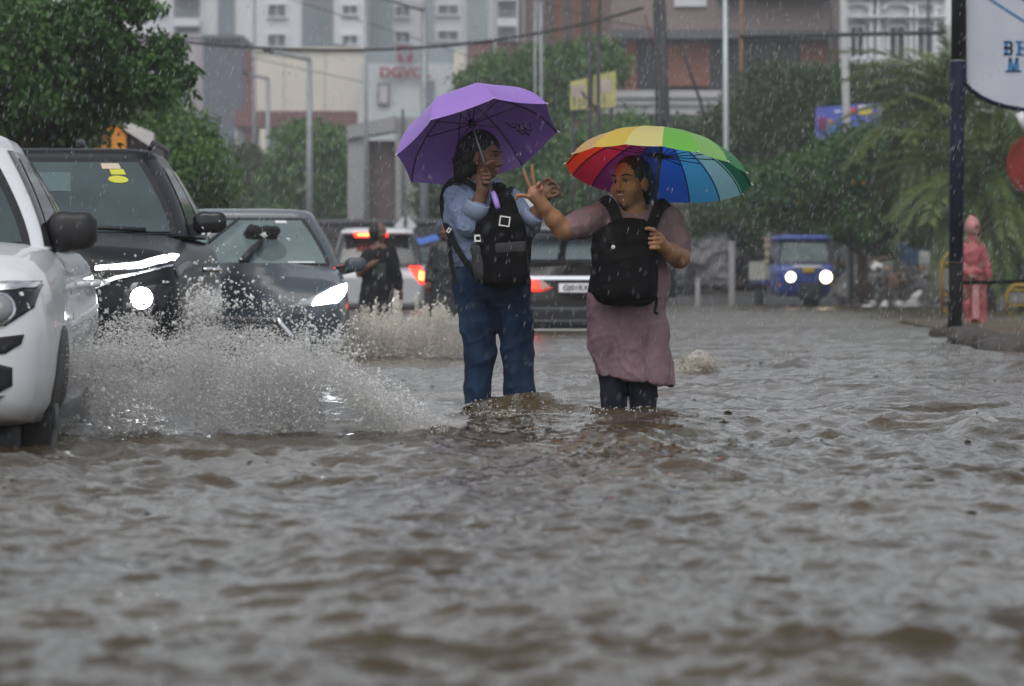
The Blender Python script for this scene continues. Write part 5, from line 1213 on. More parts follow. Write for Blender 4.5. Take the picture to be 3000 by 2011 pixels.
# ---- umbrellas
def fabric(name, col, tr=.35):
    m = bpy.data.materials.new(name); m.use_nodes = True; nt = m.node_tree; b = nt.nodes['Principled BSDF']; b.inputs['Base Color'].default_value = (*col, 1); b.inputs['Roughness'].default_value = .45
    t = nt.nodes.new('ShaderNodeBsdfTranslucent'); t.inputs['Color'].default_value = (*col, 1); mx = nt.nodes.new('ShaderNodeMixShader'); mx.inputs[0].default_value = tr
    nt.links.new(b.outputs[0], mx.inputs[1]); nt.links.new(t.outputs[0], mx.inputs[2]); nt.links.new(mx.outputs[0], nt.nodes['Material Output'].inputs['Surface']); return m
def umbrella(loc, axis, R, h, cols, label, shaft_len, m_shaft, m_handle, handle_len, tip_len, th0=0.0, scallop=.10, shaft_r=.006, handle_r=.014):
    n_ = len(cols); w = Vector(axis).normalized(); e1 = (Vector((1, 0, 0)) - w * w.x).normalized(); e2 = e1.cross(w)   # e2 towards the camera
    o = empty('umbrella', loc, label=label, cat='umbrella', group='open umbrellas')
    def rib(th, t, inset=0.0):
        """point on a rib at fraction t of the radius (t=0 apex)"""
        d = -e1 * math.cos(th) + e2 * math.sin(th); r = R * math.sin(t * 1.28) / math.sin(1.28); z = h * (math.cos(t * 1.28) - math.cos(1.28)) / (1 - math.cos(1.28))
        return d * (r - inset) + w * (z - inset)
    for k in range(n_):
        t0, t1 = th0 + k * 2 * math.pi / n_, th0 + (k + 1) * 2 * math.pi / n_; G = []
        for i in range(13):
            t = .02 + .98 * i / 12; row = []
            for j in range(9):
                s_ = j / 8; q = rib(t0, t).lerp(rib(t1, t), s_); bow = 4 * s_ * (1 - s_)
                q = q * (1 - scallop * bow * t ** 4) + w * (-.004 * bow * t * t); row.append(q)
            G.append(row)
        pn = MB().rings(G, closed=False).build('canopy_panel', cols[k], o)
    for k in range(n_):
        th = th0 + k * 2 * math.pi / n_
        rb = MB().tube([rib(th, t, .006) for t in np.linspace(.03, .99, 10)], .0028, 5).build('rib', M_black, o)
        hub = w * (h * .42); MB().tube([hub, rib(th, .52, .007)], .0025, 5).build('stretcher', M_black, rb)
        MB().tube([rib(th, .985), rib(th, 1.0) * 1.02 - w * .003], .0028, 6).build('rib_tip', M_wht, rb)
    MB().tube([w * (h + tip_len), w * h, w * (-shaft_len)], shaft_r, 10).build('shaft', m_shaft, o)
    MB().tube([w * (h * .37), w * (h * .50)], .017, 12).build('runner', M_black, o)
    MB().tube([w * (h + .012), w * (h - .02)], .02, 12).build('crown_cap', M_black, o)
    g = w * (-shaft_len); MB().tube([g + w * .02, g, g - w * handle_len * .5, g - w * handle_len], [handle_r * .8, handle_r, handle_r * 1.05, handle_r * .9], 12).build('handle', m_handle, o)
    return o, rib, w, e1, e2
PUR = fabric('purple_nylon', (.30, .17, .55), .08)
c1 = P(1092, 329, Y1) + Vector((0, -.065, 0))
u1, rib1, w_, e1_, e2_ = umbrella(c1, (-.266, .43, .86), .415, .262, [PUR] * 8, 'purple umbrella tilted back over the laughing woman', .30, mat('steel_shaft', (.16, .15, .17), .3, metal=.7), mat('lilac_handle', (.33, .22, .62), .4), .075, .02, th0=.20, scallop=.02)
rg = random.Random(4); pr = MB()   # dark printed scrawl on the inside of one panel
for k in range(34):
    th = 3.72 + rg.gauss(0, .07); t = .66 + rg.gauss(0, .05); a_ = rib1(th, t, .024); b_ = rib1(th + rg.gauss(0, .035), t + rg.gauss(0, .03), .024); pr.tube([a_, (a_ + b_) / 2 + e1_ * .004, b_], .0022, 4)
tag(pr.build('printed_mark', M_ink, u1), kind='stuff')
RB = [(.80, .22, .04), (.85, .55, .22), (.88, .66, .10), (.86, .78, .30), (.22, .66, .10), (.34, .66, .20), (.05, .30, .10), (.03, .20, .10),
      (.015, .14, .08), (.30, .58, .66), (.07, .40, .78), (.02, .12, .62), (.02, .05, .24), (.20, .02, .14), (.55, .02, .06), (.88, .06, .015)]
RBM = [fabric('rainbow_nylon_%d' % i, c, .50) for i, c in enumerate(RB)]
Y2 = 18.2
c2 = P(1501, 400, Y2) + Vector((0, -.15, 0))
u2, rib2, *_ = umbrella(c2, (.115, .262, .955), .45, .205, RBM, 'rainbow umbrella with sixteen coloured panels', .29, mat('black_shaft', (.012, .012, .012), .35), mat('dark_grip', (.05, .05, .06), .5), .13, .065, th0=.0, scallop=.0, shaft_r=.008)

# ================= woman with the rainbow umbrella
B2 = Vector((px(1442, Y2), Y2, -DEPTH))
def a2(dx, dy, yo=0.0): return tuple(P(dx, dy, Y2) + Vector((0, yo, 0)) - B2)
w2 = empty('person', B2, label='smiling woman in mauve tunic holding the rainbow umbrella and flashing a V sign', cat='person')
BODY2 = [M_skin2] + BODY[1:]
S = SDF((-.60, -.38, 0), (.32, .22, 1.62), .0051)
hf, hr, hu, hp = head(S, a2(1440, 417), (-.60, -.80, .0), 1.09, roll=.05)
S.chain([a2(1447, 455, .02), a2(1450, 485, .01), a2(1452, 510)], [.058, .057, .07], .02)
S.ell(a2(1452, 555), (.165, .105, .15), None, .03); S.ell(a2(1448, 640), (.155, .115, .15), None, .04); S.ell(a2(1442, 710), (.165, .12, .12), None, .04)
for (h_, kn, an) in ((a2(1402, 730), a2(1402, 860), a2(1405, 1010)), (a2(1466, 730), a2(1468, 860), a2(1470, 1010))):
    S.chain([h_, kn, an], [.085, .058, .042], .02); S.cap((an[0], an[1], .05), (an[0] + .01, an[1] - .15, .035), .042, .034, .02)
sh, el, wr = a2(1378, 492), a2(1286, 526, -.14), a2(1243, 476, -.20)
S.chain([sh, a2(1330, 512, -.07), el], [.062, .056, .050], .02); S.chain([el, a2(1264, 502, -.17), wr], [.048, .042, .030], .02)
pm = Vector(a2(1222, 448, -.21)); S.chain([wr, pm], [.032, .036], .012); S.ell(pm, (.036, .020, .042), (0, -.45, 0), .012)
finger(S, pm + Vector((-.022, -.002, .030)), (-.42, -.05, 1), (-.36, -.05, 1), (-.28, -.05, 1), .100, .0092)          # index
finger(S, pm + Vector((-.002, -.002, .038)), (-.18, -.05, 1), (-.10, -.05, 1), (-.06, -.05, 1), .104, .0095)          # middle
finger(S, pm + Vector((.014, -.012, .034)), (.1, -.7, .7), (-.2, -.9, -.4), (-.5, .2, -.8), .075, .009)
finger(S, pm + Vector((.026, -.012, .022)), (.2, -.7, .5), (-.2, -.9, -.5), (-.5, .2, -.8), .060, .0082)
finger(S, pm + Vector((-.026, -.012, -.012)), (-.85, -.35, .25), (-.9, -.2, -.05), (-.35, .0, -.9), .085, .0105)       # thumb out to the side
sh2, el2, wr2 = a2(1527, 502), a2(1550, 588, -.06), a2(1508, 564, -.20)
S.chain([sh2, a2(1543, 545, -.02), el2], [.062, .056, .052], .02); S.chain([el2, a2(1530, 578, -.13), wr2], [.050, .046, .033], .02)
hc = Vector(a2(1490, 552, -.235)); ax = Vector((.115, .262, .955)).normalized()
S.chain([wr2, hc + Vector((.018, .008, 0))], [.033, .038], .015); S.ell(hc + Vector((.014, .006, .0)), (.032, .034, .046), None, .015)
for i in range(4):
    q = hc + ax * (.034 - .023 * i) + Vector((.024, -.026, 0)); finger(S, q, Vector((-.75, -.6, 0)), Vector((-.95, .3, 0)), Vector((-.2, 1, 0)), (.066, .074, .070, .058)[i], .0100)
finger(S, hc + Vector((.012, -.030, .034)), Vector((-.5, -.5, .6)), Vector((-.9, -.1, .2)), Vector((-.9, .2, 0)), .068, .011)
link('body', S.mesh('body', BODY2), w2); face(hp, 1.09, w2)
S = SDF((-.16, -.18, 1.15), (.20, .22, 1.66), .005); Mh = Matrix((hr, hf, hu)).transposed(); cc = Vector(a2(1443, 413, .008))
S.ell(cc + hu * .022 - hf * .018, (.090, .106, .103), Mh, .01); S.ell(cc - hf * .05 - hu * .03, (.082, .075, .085), Mh, .03)
S.ell(cc + hf * .116 - hu * .035, (.080, .078, .088), Mh, .008, sub=True)
S.chain([tuple(cc - hf * .07 - hu * .05), a2(1470, 470, .05), a2(1484, 488, .0)], [.06, .03, .016], .03)
S.cap(tuple(cc + hu * .105), tuple(cc + hu * .098 + hf * .06), .004, .004, .02)
link('hair', S.mesh('hair', [M_hair], cloth_disp(5, .0016, 70, 70, 18)), w2)
# tunic
M_tunic = mat('mauve_cotton', (.215, .145, .165), .85, var=.14, vscale=18, bump=.6, bscale=22, spec=.2, stretch=(1, 1, .4))
S = SDF((-.40, -.26, .38), (.34, .22, 1.42), .0068)
S.ell(a2(1452, 540), (.185, .125, .15), None, .03); S.ell(a2(1450, 500), (.165, .11, .065), None, .04); S.ell(a2(1446, 640), (.185, .135, .17), None, .05)
S.chain([a2(1428, 690), a2(1437, 770), a2(1451, 850), a2(1455, 920)], [.188, .184, .176, .180], .05, flat=((0, 1, 0), .72))
S.chain([a2(1378, 494), a2(1335, 511, -.065), a2(1296, 523, -.125)], [.072, .066, .060], .03); S.chain([a2(1526, 504), a2(1543, 545, -.02), a2(1549, 572, -.045)], [.072, .067, .060], .03)
S.cut(a2(1285, 527, -.14), np.array(a2(1268, 531, -.17)) - np.array(a2(1330, 511, -.07)))  if False else None
gl = a2(1288, 525, -.135); gd = np.array(a2(1286, 526, -.14)) - np.array(a2(1378, 494)); gd /= np.linalg.norm(gd)
S.field(lambda d, X, Yv, Z: np.where(X < -.22, np.maximum(d, (X - gl[0]) * gd[0] + (Yv - gl[1]) * gd[1] + (Z - gl[2]) * gd[2]), d))
hem_l, hem_r = a2(1365, 856), a2(1537, 882)
S.field(lambda d, X, Yv, Z: np.maximum(d, hem_l[2] + (hem_r[2] - hem_l[2]) * np.clip((X - hem_l[0]) / (hem_r[0] - hem_l[0]), -.1, 1.1) - Z))
S.field(lambda d, X, Yv, Z: np.where(Z < .62, np.maximum(d, -(np.sqrt(((X - a2(1449, 850)[0]) / .155) ** 2 + (Yv / .105) ** 2) - 1) * .11), d))      # hollow skirt
S.field(lambda d, X, Yv, Z: np.maximum(d, -(np.maximum(np.sqrt((X - a2(1450, 480)[0]) ** 2 + (Yv + .03) ** 2) - .074, a2(1450, 500)[2] - Z))))
def tdisp(x, y, z):
    low = np.clip((1.0 - z) / .4, 0, 1); fold = (np.abs(np.sin(x * 19 + 1.6 * np.sin(z * 4) + y * 9 + z * 3)) ** .6 - .5) * .022 * low
    return fold + cloth_disp(41, .003, 16, 16, 10, .0065)(x, y, z)
link('tunic', S.mesh('tunic', [M_tunic], tdisp), w2)
S = SDF((-.18, -.16, .14), (.16, .16, .85), .006)
S.chain([a2(1402, 760), a2(1401, 850), a2(1401, 900), a2(1404, 1010)], [.088, .074, .066, .056], .01); S.chain([a2(1466, 760), a2(1469, 850), a2(1470, 900), a2(1470, 1010)], [.088, .074, .070, .058], .01)
S.cut((0, 0, .16), (0, 0, -1))
link('trousers', S.mesh('trousers', [mat('dark_navy_cotton', (.012, .014, .022), .8, spec=.25, var=.3, vscale=14, bump=.5, bscale=25)], cloth_disp(51, .002, 14, 14, 8, .007)), w2)
for x_ in (1404, 1470):
    b = MB(); c_ = a2(x_, 1010); b.ell((c_[0], c_[1] - .06, .045), (.05, .14, .05), 14, 8); b.build('shoe', M_black, w2)
b = MB(); b.tube([Vector(a2(1505, 562, -.195)) + Vector((0, .036 * math.cos(a), .036 * math.sin(a))) for a in np.linspace(0, 2 * math.pi, 17)], .003, 6, False); b.build('bracelet', mat('pale_thread', (.45, .42, .36), .6), w2)
b = MB(); b.tube([Vector(a2(1450, 487)) + Vector((.064 * math.cos(a), -.005 + .058 * math.sin(a), -.012 * math.sin(a) * -1)) for a in np.linspace(math.pi, 2 * math.pi, 13)], .003, 6, False); b.build('necklace', mat('gold', (.6, .38, .1), .3, metal=.8), w2)
# her backpack
bk2 = empty('backpack', B2, label='plain black backpack with one white dot worn on the front', cat='backpack')
S = SDF((-.26, -.40, .78), (.20, .0, 1.42), .006)
S.rbox(a2(1424, 608, -.20), (.160, .085, .19), .08, None, .05); S.ell(a2(1438, 538, -.165), (.128, .065, .085), None, .05); S.rbox(a2(1426, 630, -.275), (.130, .045, .125), .045, None, .02)
link('bag', S.mesh('bag', [M_pack], cloth_disp(61, .003, 12, 12, 10, .007)), bk2)
b = MB(); z0 = a2(1424, 590, -.318); b.tube([(z0[0] - .12, z0[1] + .02, z0[2]), (z0[0], z0[1], z0[2] + .004), (z0[0] + .12, z0[1] + .02, z0[2])], .004, 6); b.build('zip', M_web, bk2)
b = MB(); z0 = a2(1424, 655, -.325); b.tube([(z0[0] - .10, z0[1] + .015, z0[2]), (z0[0], z0[1], z0[2] - .004), (z0[0] + .10, z0[1] + .015, z0[2])], .004, 6); b.build('zip', M_web, bk2)
seg(catmull([a2(1412, 520, -.17), a2(1400, 480, -.12), a2(1385, 458, -.05), a2(1368, 462, .04)]), .055, .016, 'strap', M_web, bk2, (0, -1, .5)); seg(catmull([a2(1485, 520, -.17), a2(1500, 482, -.12), a2(1515, 464, -.05), a2(1530, 470, .04)]), .055, .016, 'strap', M_web, bk2, (0, -1, .5))
MB().ell(a2(1397, 566, -.292), (.010, .005, .010), 12, 8).build('dot', M_wht, bk2)
seg(catmull([a2(1356, 612, -.20), a2(1350, 640, -.20), a2(1346, 668, -.19)]), .024, .006, 'loose_strap', M_web, bk2); seg(catmull([a2(1490, 655, -.22), a2(1496, 690, -.20), a2(1492, 712, -.20), a2(1500, 716, -.2)]), .014, .006, 'loose_strap', M_web, bk2)
# ------------------------------------------------------------------ other people
def simple_person(base, hgt, fwd, skin, label, cloth, h=.012, arms=None, hair=None):
    o = empty('person', base, label=label, cat='person'); k = hgt / 1.65
    S = SDF((-.45, -.4, 0), (.45, .4, hgt + .1), h)
    head(S, (0, -.01, 1.535 * k), fwd, 1.0 * k, smile=0, eyes=False); S.chain([(0, .01, 1.47 * k), (0, .01, 1.36 * k)], [.05 * k, .055 * k], .03 * k)
    S.ell((0, 0, 1.20 * k), (.145 * k, .095 * k, .19 * k), None, .04 * k); S.ell((0, 0, .95 * k), (.145 * k, .10 * k, .15 * k), None, .05 * k)
    for s_ in (-1, 1): S.chain([(s_ * .09, 0, .88 * k), (s_ * .095, -.01, .48 * k), (s_ * .095, .01, .08)], [.09, .06, .045], .03); S.cap((s_ * .095, .02, .05), (s_ * .10, -.15, .035), .045, .035, .02)
    for (sh, el, wr, ha) in arms:
        S.chain([sh, el, wr, ha], [.055, .045, .032, .04], .02); d = (Vector(ha) - Vector(wr)).normalized()
        for q in range(4): S.cap(ha, Vector(ha) + d * .07 + Vector(((q - 1.5) * .018, 0, 0)), .013, .009, .01)
    link('body', S.mesh('body', [skin] + BODY[1:]), o)
    return o, k
# woman in black walking past the white SUV
Yk = 45; bs = (px(866, Yk), Yk, -DEPTH); ks = K * Yk / F
def ak(dx, dy, yo=0.0): return tuple(P(dx, dy, Yk) + Vector((0, yo, 0)) - Vector(bs))
arms = [(ak(838, 585), ak(822, 625, -.05), ak(845, 608, -.2), ak(852, 603, -.2)), (ak(895, 575), ak(905, 630), ak(912, 660), ak(914, 672))]
hk = ak(866, 508)[2]
pk, k_ = simple_person(bs, hk, (.75, -.6, -.15), M_skin1, 'woman in long black clothes wading beside the white SUV', None, arms=arms)
M_blk = mat('black_cloth', (.010, .010, .012), .85, spec=.25, var=.3, vscale=8)
S = SDF((-.36, -.3, .1), (.36, .3, hk), .012)
S.ell(ak(866, 600), (.185, .13, .2), None, .04); S.chain([ak(864, 620), ak(860, 690), ak(858, 790)], [.19, .2, .22], .05, flat=((0, 1, 0), .7))
S.chain([ak(840, 580), ak(824, 622, -.04)], [.075, .065], .03); S.chain([ak(893, 575), ak(906, 632), ak(911, 655)], [.075, .06, .055], .03); S.cut((0, 0, .12), (0, 0, -1))
link('dress', S.mesh('dress', [M_blk], cloth_disp(71, .006, 8, 8, 5, .012)), pk)
S = SDF((-.2, -.2, hk - .35), (.2, .2, hk + .08), .01); S.ell(ak(862, 531, .02), (.108, .118, .125), None, .02); S.ell(ak(878, 545, -.09), (.07, .06, .09), None, .01, sub=True); link('hair', S.mesh('hair', [M_hair]), pk)
MB().rbox(ak(866, 618, -.15), (.17, .02, .16), .01).build('shirt_print', mat('faded_print', (.03, .04, .035), .8, var=.5, vscale=30), pk)
# man in dark raincoat behind the first woman
Ym = 40; bs = (px(1022, Ym), Ym, -DEPTH)
def am(dx, dy, yo=0.0): return tuple(P(dx, dy, Ym) + Vector((0, yo, 0)) - Vector(bs))
hk = am(1012, 500)[2]; arms = [(am(992, 570), am(984, 615), am(980, 645, -.05), am(979, 656, -.05)), (am(1050, 570), am(1058, 615), am(1058, 650), am(1058, 660))]
pm_, k_ = simple_person(bs, hk, (-.5, -.85, -.1), M_skin1, 'man in dark raincoat half hidden behind the woman with the purple umbrella', None, arms=arms)
S = SDF((-.36, -.3, .1), (.36, .3, hk + .1), .012); S.ell(am(1020, 590), (.19, .13, .2), None, .04); S.chain([am(1020, 620), am(1020, 700), am(1022, 790)], [.19, .19, .19], .05, flat=((0, 1, 0), .7))
S.chain([am(994, 572), am(985, 618), am(981, 640, -.04)], [.07, .06, .055], .03); S.chain([am(1050, 572), am(1058, 640)], [.07, .055], .03); S.cut((0, 0, .12), (0, 0, -1)); link('raincoat', S.mesh('raincoat', [mat('dark_raincoat', (.018, .019, .022), .4)], cloth_disp(72, .006, 8, 8, 5, .012)), pm_)
S = SDF((-.2, -.2, hk - .3), (.2, .2, hk + .12), .01); S.ell(am(1018, 524, .03), (.11, .12, .12), None, .02); S.ell(am(1008, 530, -.10), (.075, .06, .085), None, .01, sub=True); link('hood', S.mesh('hood', [mat('blue_grey_hood', (.05, .07, .11), .5)]), pm_)
# person in pink waterproofs at the kerb
Yp = 49.5; bs = (px(2222, Yp), Yp, .0)
def ap(dx, dy, yo=0.0): return tuple(P(dx, dy, Yp) + Vector((0, yo, 0)) - Vector(bs))
hk = ap(2222, 496)[2]; arms = [(ap(2200, 565), ap(2196, 605, -.02), ap(2215, 632, -.14), ap(2225, 634, -.15)), (ap(2240, 565), ap(2254, 608), ap(2258, 632, -.03), ap(2259, 640, -.03))]
pp, k_ = simple_person(bs, hk, (.6, -.75, -.1), M_skin1, 'person in pink hooded rain suit standing behind the dark blue pole', None, arms=arms)
M_pinkc = mat('pink_rain_cloth', (.27, .040, .055), .5, col2=(.36, .095, .105), vscale=6, bump=.2, bscale=30); M_pale = mat('pale_pink_cloth', (.42, .19, .19), .6, var=.2, vscale=8)
S = SDF((-.3, -.3, .02), (.3, .3, hk), .011); S.ell(ap(2220, 590), (.138, .11, .19), None, .04); S.ell(ap(2220, 572), (.140, .11, .11), None, .04); S.cap(ap(2220, 560), ap(2221, 545), .085, .07, .03); S.ell(ap(2222, 622), (.165, .12, .08), None, .04)
S.chain([ap(2201, 565), ap(2197, 605, -.02), ap(2212, 630, -.12)], [.062, .055, .045], .03); S.chain([ap(2240, 565), ap(2254, 608), ap(2258, 630, -.03)], [.062, .052, .045], .03); S.cut(ap(2222, 640), (0, 0, -1)); link('jacket', S.mesh('jacket', [M_pinkc], cloth_disp(81, .006, 9, 9, 7, .014)), pp)
S = SDF((-.3, -.3, .02), (.3, .3, hk), .011); S.ell(ap(2226, 640), (.15, .11, .1), None, .03); S.chain([ap(2208, 645), ap(2210, 695), ap(2216, 735)], [.075, .068, .062], .01); S.chain([ap(2240, 645), ap(2242, 695), ap(2240, 738)], [.078, .074, .078], .01); S.cut((0, 0, .03), (0, 0, -1)); link('trousers', S.mesh('trousers', [M_pinkc], cloth_disp(82, .006, 9, 9, 7, .014)), pp)
MB().rings([[Vector(ap(2226 + dx_ * f, yv, -.13)) for dx_, f in ((-8, 1), (8, 1))] for yv in (645, 670, 700, 728)], closed=False).build('front_panel', M_pale, pp)
S = SDF((-.2, -.2, hk - .32), (.2, .2, hk + .06), .01); S.ell(ap(2221, 518, .005), (.102, .122, .135), None, .02); S.cap(ap(2219, 505), ap(2217, 494), .05, .02, .03); S.ell(ap(2234, 526, -.11), (.062, .055, .068), None, .01, sub=True); S.ell(ap(2218, 548, .02), (.075, .08, .05), None, .03); link('hood', S.mesh('hood', [M_pale]), pp)
for x_ in (2205, 2240): MB().ell((ap(x_, 740)[0], -.06, .035), (.05, .12, .04), 12, 8).build('shoe', M_black, pp)

# scooter lights and tarpaulin further back on the left
Yc = 76; sc_ = empty('scooter', (px(1000, Yc), Yc, -.25), label='scooter with warm headlight behind the man in the dark raincoat', cat='scooter')
MB().rbox((px(993, Yc) - px(1000, Yc), 0, pz(618, Yc) + .25), (.24, .3, .3), .08).build('front_cowl', M_black, sc_); MB().ell((px(994, Yc) - px(1000, Yc), -.17, pz(621, Yc) + .25), (.05, .03, .07), 12, 8).build('headlight', M_warm, sc_)
MB().rbox((0, .3, .55), (.4, 1.2, .45), .15).build('body_panel', M_black, sc_)
for y_ in (-.25, .9): MB().tube([(-.05, y_, .25), (.05, y_, .25)], .25, 16).build('wheel', M_rubber, sc_)
MB().tube([(-.3, -.05, pz(600, Yc) + .25), (0, -.1, pz(606, Yc) + .25), (.3, -.05, pz(600, Yc) + .25)], .025, 8).build('handlebar', M_black, sc_)
car2 = empty('small_car', (px(968, 82), 82, -.2), label='dim dark car with two small lights right of the white SUV', cat='car')
MB().rings([[Vector((x_, y_, z_)) for x_, z_ in ((-w_ / 2, z0), (-w_ / 2, z1), (-w_ * .36, z1 + .02), (w_ * .36, z1 + .02), (w_ / 2, z1), (w_ / 2, z0))] for (y_, w_, z0, z1) in ((0, 1.3, .3, .7), (.2, 1.55, .22, .85), (1.2, 1.6, .2, .95), (3.6, 1.5, .25, .95))], True, True, True).build('body', M_bpaint, car2)
MB().rings([[Vector((x_, y_, z_)) for x_, z_ in ((-w_ / 2, .94), (-w_ * .4, z1), (w_ * .4, z1), (w_ / 2, .94))] for (y_, w_, z1) in ((1.0, 1.4, 1.0), (1.6, 1.4, 1.5), (3.0, 1.35, 1.5), (3.5, 1.3, 1.0))], True, True, True).build('cabin', M_glass, car2)
for sx_ in (-.5, .62): MB().ell((sx_, -.02, .62), (.05, .03, .05), 10, 6).build('headlight', M_warm, car2)
tb_ = empty('tarpaulin_stall', (px(965, 95), 95, 0), label='stall roofed with bright blue tarpaulin behind the small dark car', cat='stall')
MB().rings([[P(dx_, dy_ + o_, 95 + yo_) - Vector(tb_.location) for dx_, dy_ in ((926, 548), (945, 541), (962, 545), (985, 538), (1004, 533))] for yo_, o_ in ((0, 14), (.3, 4), (1.2, 0), (2.2, 6))], closed=False).build('tarpaulin', mat('blue_tarpaulin', (.03, .12, .48), .5, bump=.4, bscale=8), tb_)
for dx_ in (930, 1000): MB().tube([(px(dx_, 95) - tb_.location.x, .4, -.1), (px(dx_, 95) - tb_.location.x, .4, pz(548, 95))], .04, 6).build('post', M_rust, tb_)
MB().box((px(932, 94) - tb_.location.x, -.8, pz(556, 94)), (.35, .05, .3)).build('red_cloth', mat('red_cloth', (.4, .04, .04), .7), tb_)

# ------------------------------------------------------------------ signs and street furniture
def diamond(dx, dy, r, Y, label, lean=0.0, hole=False):
    o = empty('road_sign', (px(dx, Y), Y, 0), label=label, cat='road sign'); s_ = r * K * Y / F; z = pz(dy, Y)
    MB().prism([(-s_, z), (0, z - s_), (s_, z), (0, z + s_)], -.012, .012).build('sign_plate', mat('bare_sign_back', (.62, .64, .66), .5), o).rotation_euler = (0, 0, lean)
    MB().tube([(0, -.045, -.1), (0, -.045, z + s_)], .03, 8).build('sign_post', M_dkpole, o)
    for dz_ in (-.3, .3): MB().box((0, -.022, z + dz_ * s_), (s_ * .5, .012, .035)).build('bracket', M_galv, o)
    return o
diamond(926, 516, 26, 88, 'pale diamond road sign seen from behind, right of the white SUV')
diamond(1944, 447, 42, 83.6, 'pale diamond road sign tangled in leaves above the three-wheeler')
diamond(1190, 470, 34, 60, 'pale sign plate glimpsed between the two women above their hands')
# yellow board
Yb = 97; yb = empty('advert_board', (px(1355, Yb), Yb, 0), label='faded yellow notice board behind two poles', cat='board')
M_yb = mat('faded_yellow', (.46, .45, .17), .6, var=.2, vscale=2)
for (x0, x1, y0, y1, sk) in ((1302, 1341, 188, 252, -10), (1343, 1352, 190, 248, -2), (1356, 1407, 172, 248, -9)):
    X0, X1 = px(x0, Yb) - yb.location.x, px(x1, Yb) - yb.location.x
    MB().prism([(X0, pz(y1, Yb)), (X1, pz(y1 + sk * .3, Yb)), (X1, pz(y0 + sk, Yb)), (X0, pz(y0, Yb))], -.04, .04).build('board_panel', M_yb, yb)
for (x0, x1, y0, y1) in ((1306, 1336, 194, 222), (1366, 1398, 182, 212)): MB().box((px((x0 + x1) / 2, Yb) - yb.location.x, -.05, pz((y0 + y1) / 2, Yb)), (px(x1, Yb) - px(x0, Yb), .01, pz(y0, Yb) - pz(y1, Yb))).build('faded_print', mat('dusty_pink', (.45, .38, .33), .7, var=.2, vscale=3), yb)
for k, (x0, y0) in enumerate(((1312, 232), (1324, 236), (1334, 230), (1380, 228))): MB().box((px(x0, Yb) - yb.location.x, -.05, pz(y0, Yb)), (.06, .012, .25)).build('faded_letter', mat('grey_ink', (.2, .19, .15), .7), yb)
for dx_ in (1310, 1398): MB().tube([(px(dx_, Yb) - yb.location.x, .08, -.1), (px(dx_, Yb) - yb.location.x, .08, pz(250, Yb) + .6)], .035, 8).build('leg', M_dkpole, yb)
# blue billboard
Yb = 90; bb2 = empty('billboard', (px(1937, Yb), Yb, 0), label='blue advert billboard showing above the spreading green tree', cat='billboard')
def bq(x0, x1, y0, y1): return ((px((x0 + x1) / 2, Yb) - bb2.location.x), pz((y0 + y1) / 2, Yb), px(x1, Yb) - px(x0, Yb), pz(y0, Yb) - pz(y1, Yb))
X0, X1 = px(1864, Yb) - bb2.location.x, px(2008, Yb) - bb2.location.x
MB().prism([(X0, pz(316, Yb)), (X1, pz(306, Yb)), (X1, pz(235, Yb)), (X0, pz(246, Yb))], 0, .12).build('panel', mat('billboard_blue', (.055, .06, .36), .45, col2=(.10, .14, .50), vscale=.8), bb2)
for nm, r_, c_ in (('red_block', (1938, 1956, 247, 262), (.55, .03, .06)), ('yellow_block', (1960, 1993, 241, 252), (.66, .62, .55)), ('yellow_block', (1960, 1993, 252.5, 263), (.62, .52, .08)), ('white_script', (1906, 1922, 253, 258), (.6, .65, .8)),
                   ('picture_patch', (1869, 1886, 268, 300), (.16, .03, .10)), ('picture_patch', (1889, 1902, 272, 285), (.35, .16, .12)), ('picture_patch', (1888, 1906, 286, 304), (.10, .22, .5)), ('picture_patch', (1972, 2006, 298, 312), (.45, .2, .25))):
    x_, z_, w_, h_ = bq(*r_); MB().rbox((x_, -.012, z_), (w_, .02, h_), .008, (0, math.radians(-3), 0)).build(nm, mat('bb_%s_%d' % (nm, int(c_[0] * 100)), c_, .5), bb2)
MB().rbox((X1 + .03, .05, pz(270, Yb)), (.06, .2, .62), .02).build('side_frame', M_galv, bb2)
for dx_ in (1890, 1985): MB().tube([(px(dx_, Yb) - bb2.location.x, .2, 0), (px(dx_, Yb) - bb2.location.x, .2, pz(245, Yb))], .06, 8).build('leg', M_galv, bb2)
# dark blue pole with the white hoarding, right edge
Yq = 40; zq = lambda dy: pz(dy, Yq)
pb = empty('sign_pole', (px(2180, Yq), Yq, -.25), label='dark blue pole with a black base standing in the flood at right', cat='pole')
M_navy = mat('navy_paint', (.003, .007, .026), .7, spec=.2, var=.5, vscale=5); M_blkp = mat('pole_black_paint', (.005, .005, .005), .8, spec=.15, var=.5, vscale=6)
r_ = 16.5 * K * Yq / F; xt = px(2190, Yq) - px(2180, Yq)
MB().tube([(0, 0, 0), (xt * .4, 0, zq(600) + .25)], [r_ * .98, r_], 18).build('lower_shaft', M_blkp, pb); MB().tube([(xt * .4, 0, zq(600) + .255), (xt * .8, 0, zq(140) + .25)], [r_ * 1.0, r_ * .98], 18).build('blue_shaft', M_navy, pb)
MB().tube([(xt * .8, 0, zq(140) + .255), (xt, 0, zq(-120) + .25)], [r_ * .98, r_ * .96], 18).build('upper_shaft', M_blkp, pb); MB().tube([(xt * .8, 0, zq(141) + .25), (xt * .8, 0, zq(138) + .25)], r_ * 1.06, 18).build('joint_ring', M_galv, pb)
MB().rbox((-.06, -.05, .27), (.42, .3, .14), .04).build('footing', mat('dark_stone', (.04, .036, .03), .8, var=.4, vscale=6, bump=.5, bscale=20), pb)
hb2 = empty('hoarding', (px(2330, Yq), Yq + .1, -.1), label='white hoarding with navy border and pale blue capitals at the top right edge', cat='hoarding')
def hp_(dx, dy): return (px(dx, Yq) - hb2.location.x, zq(dy) + .1)
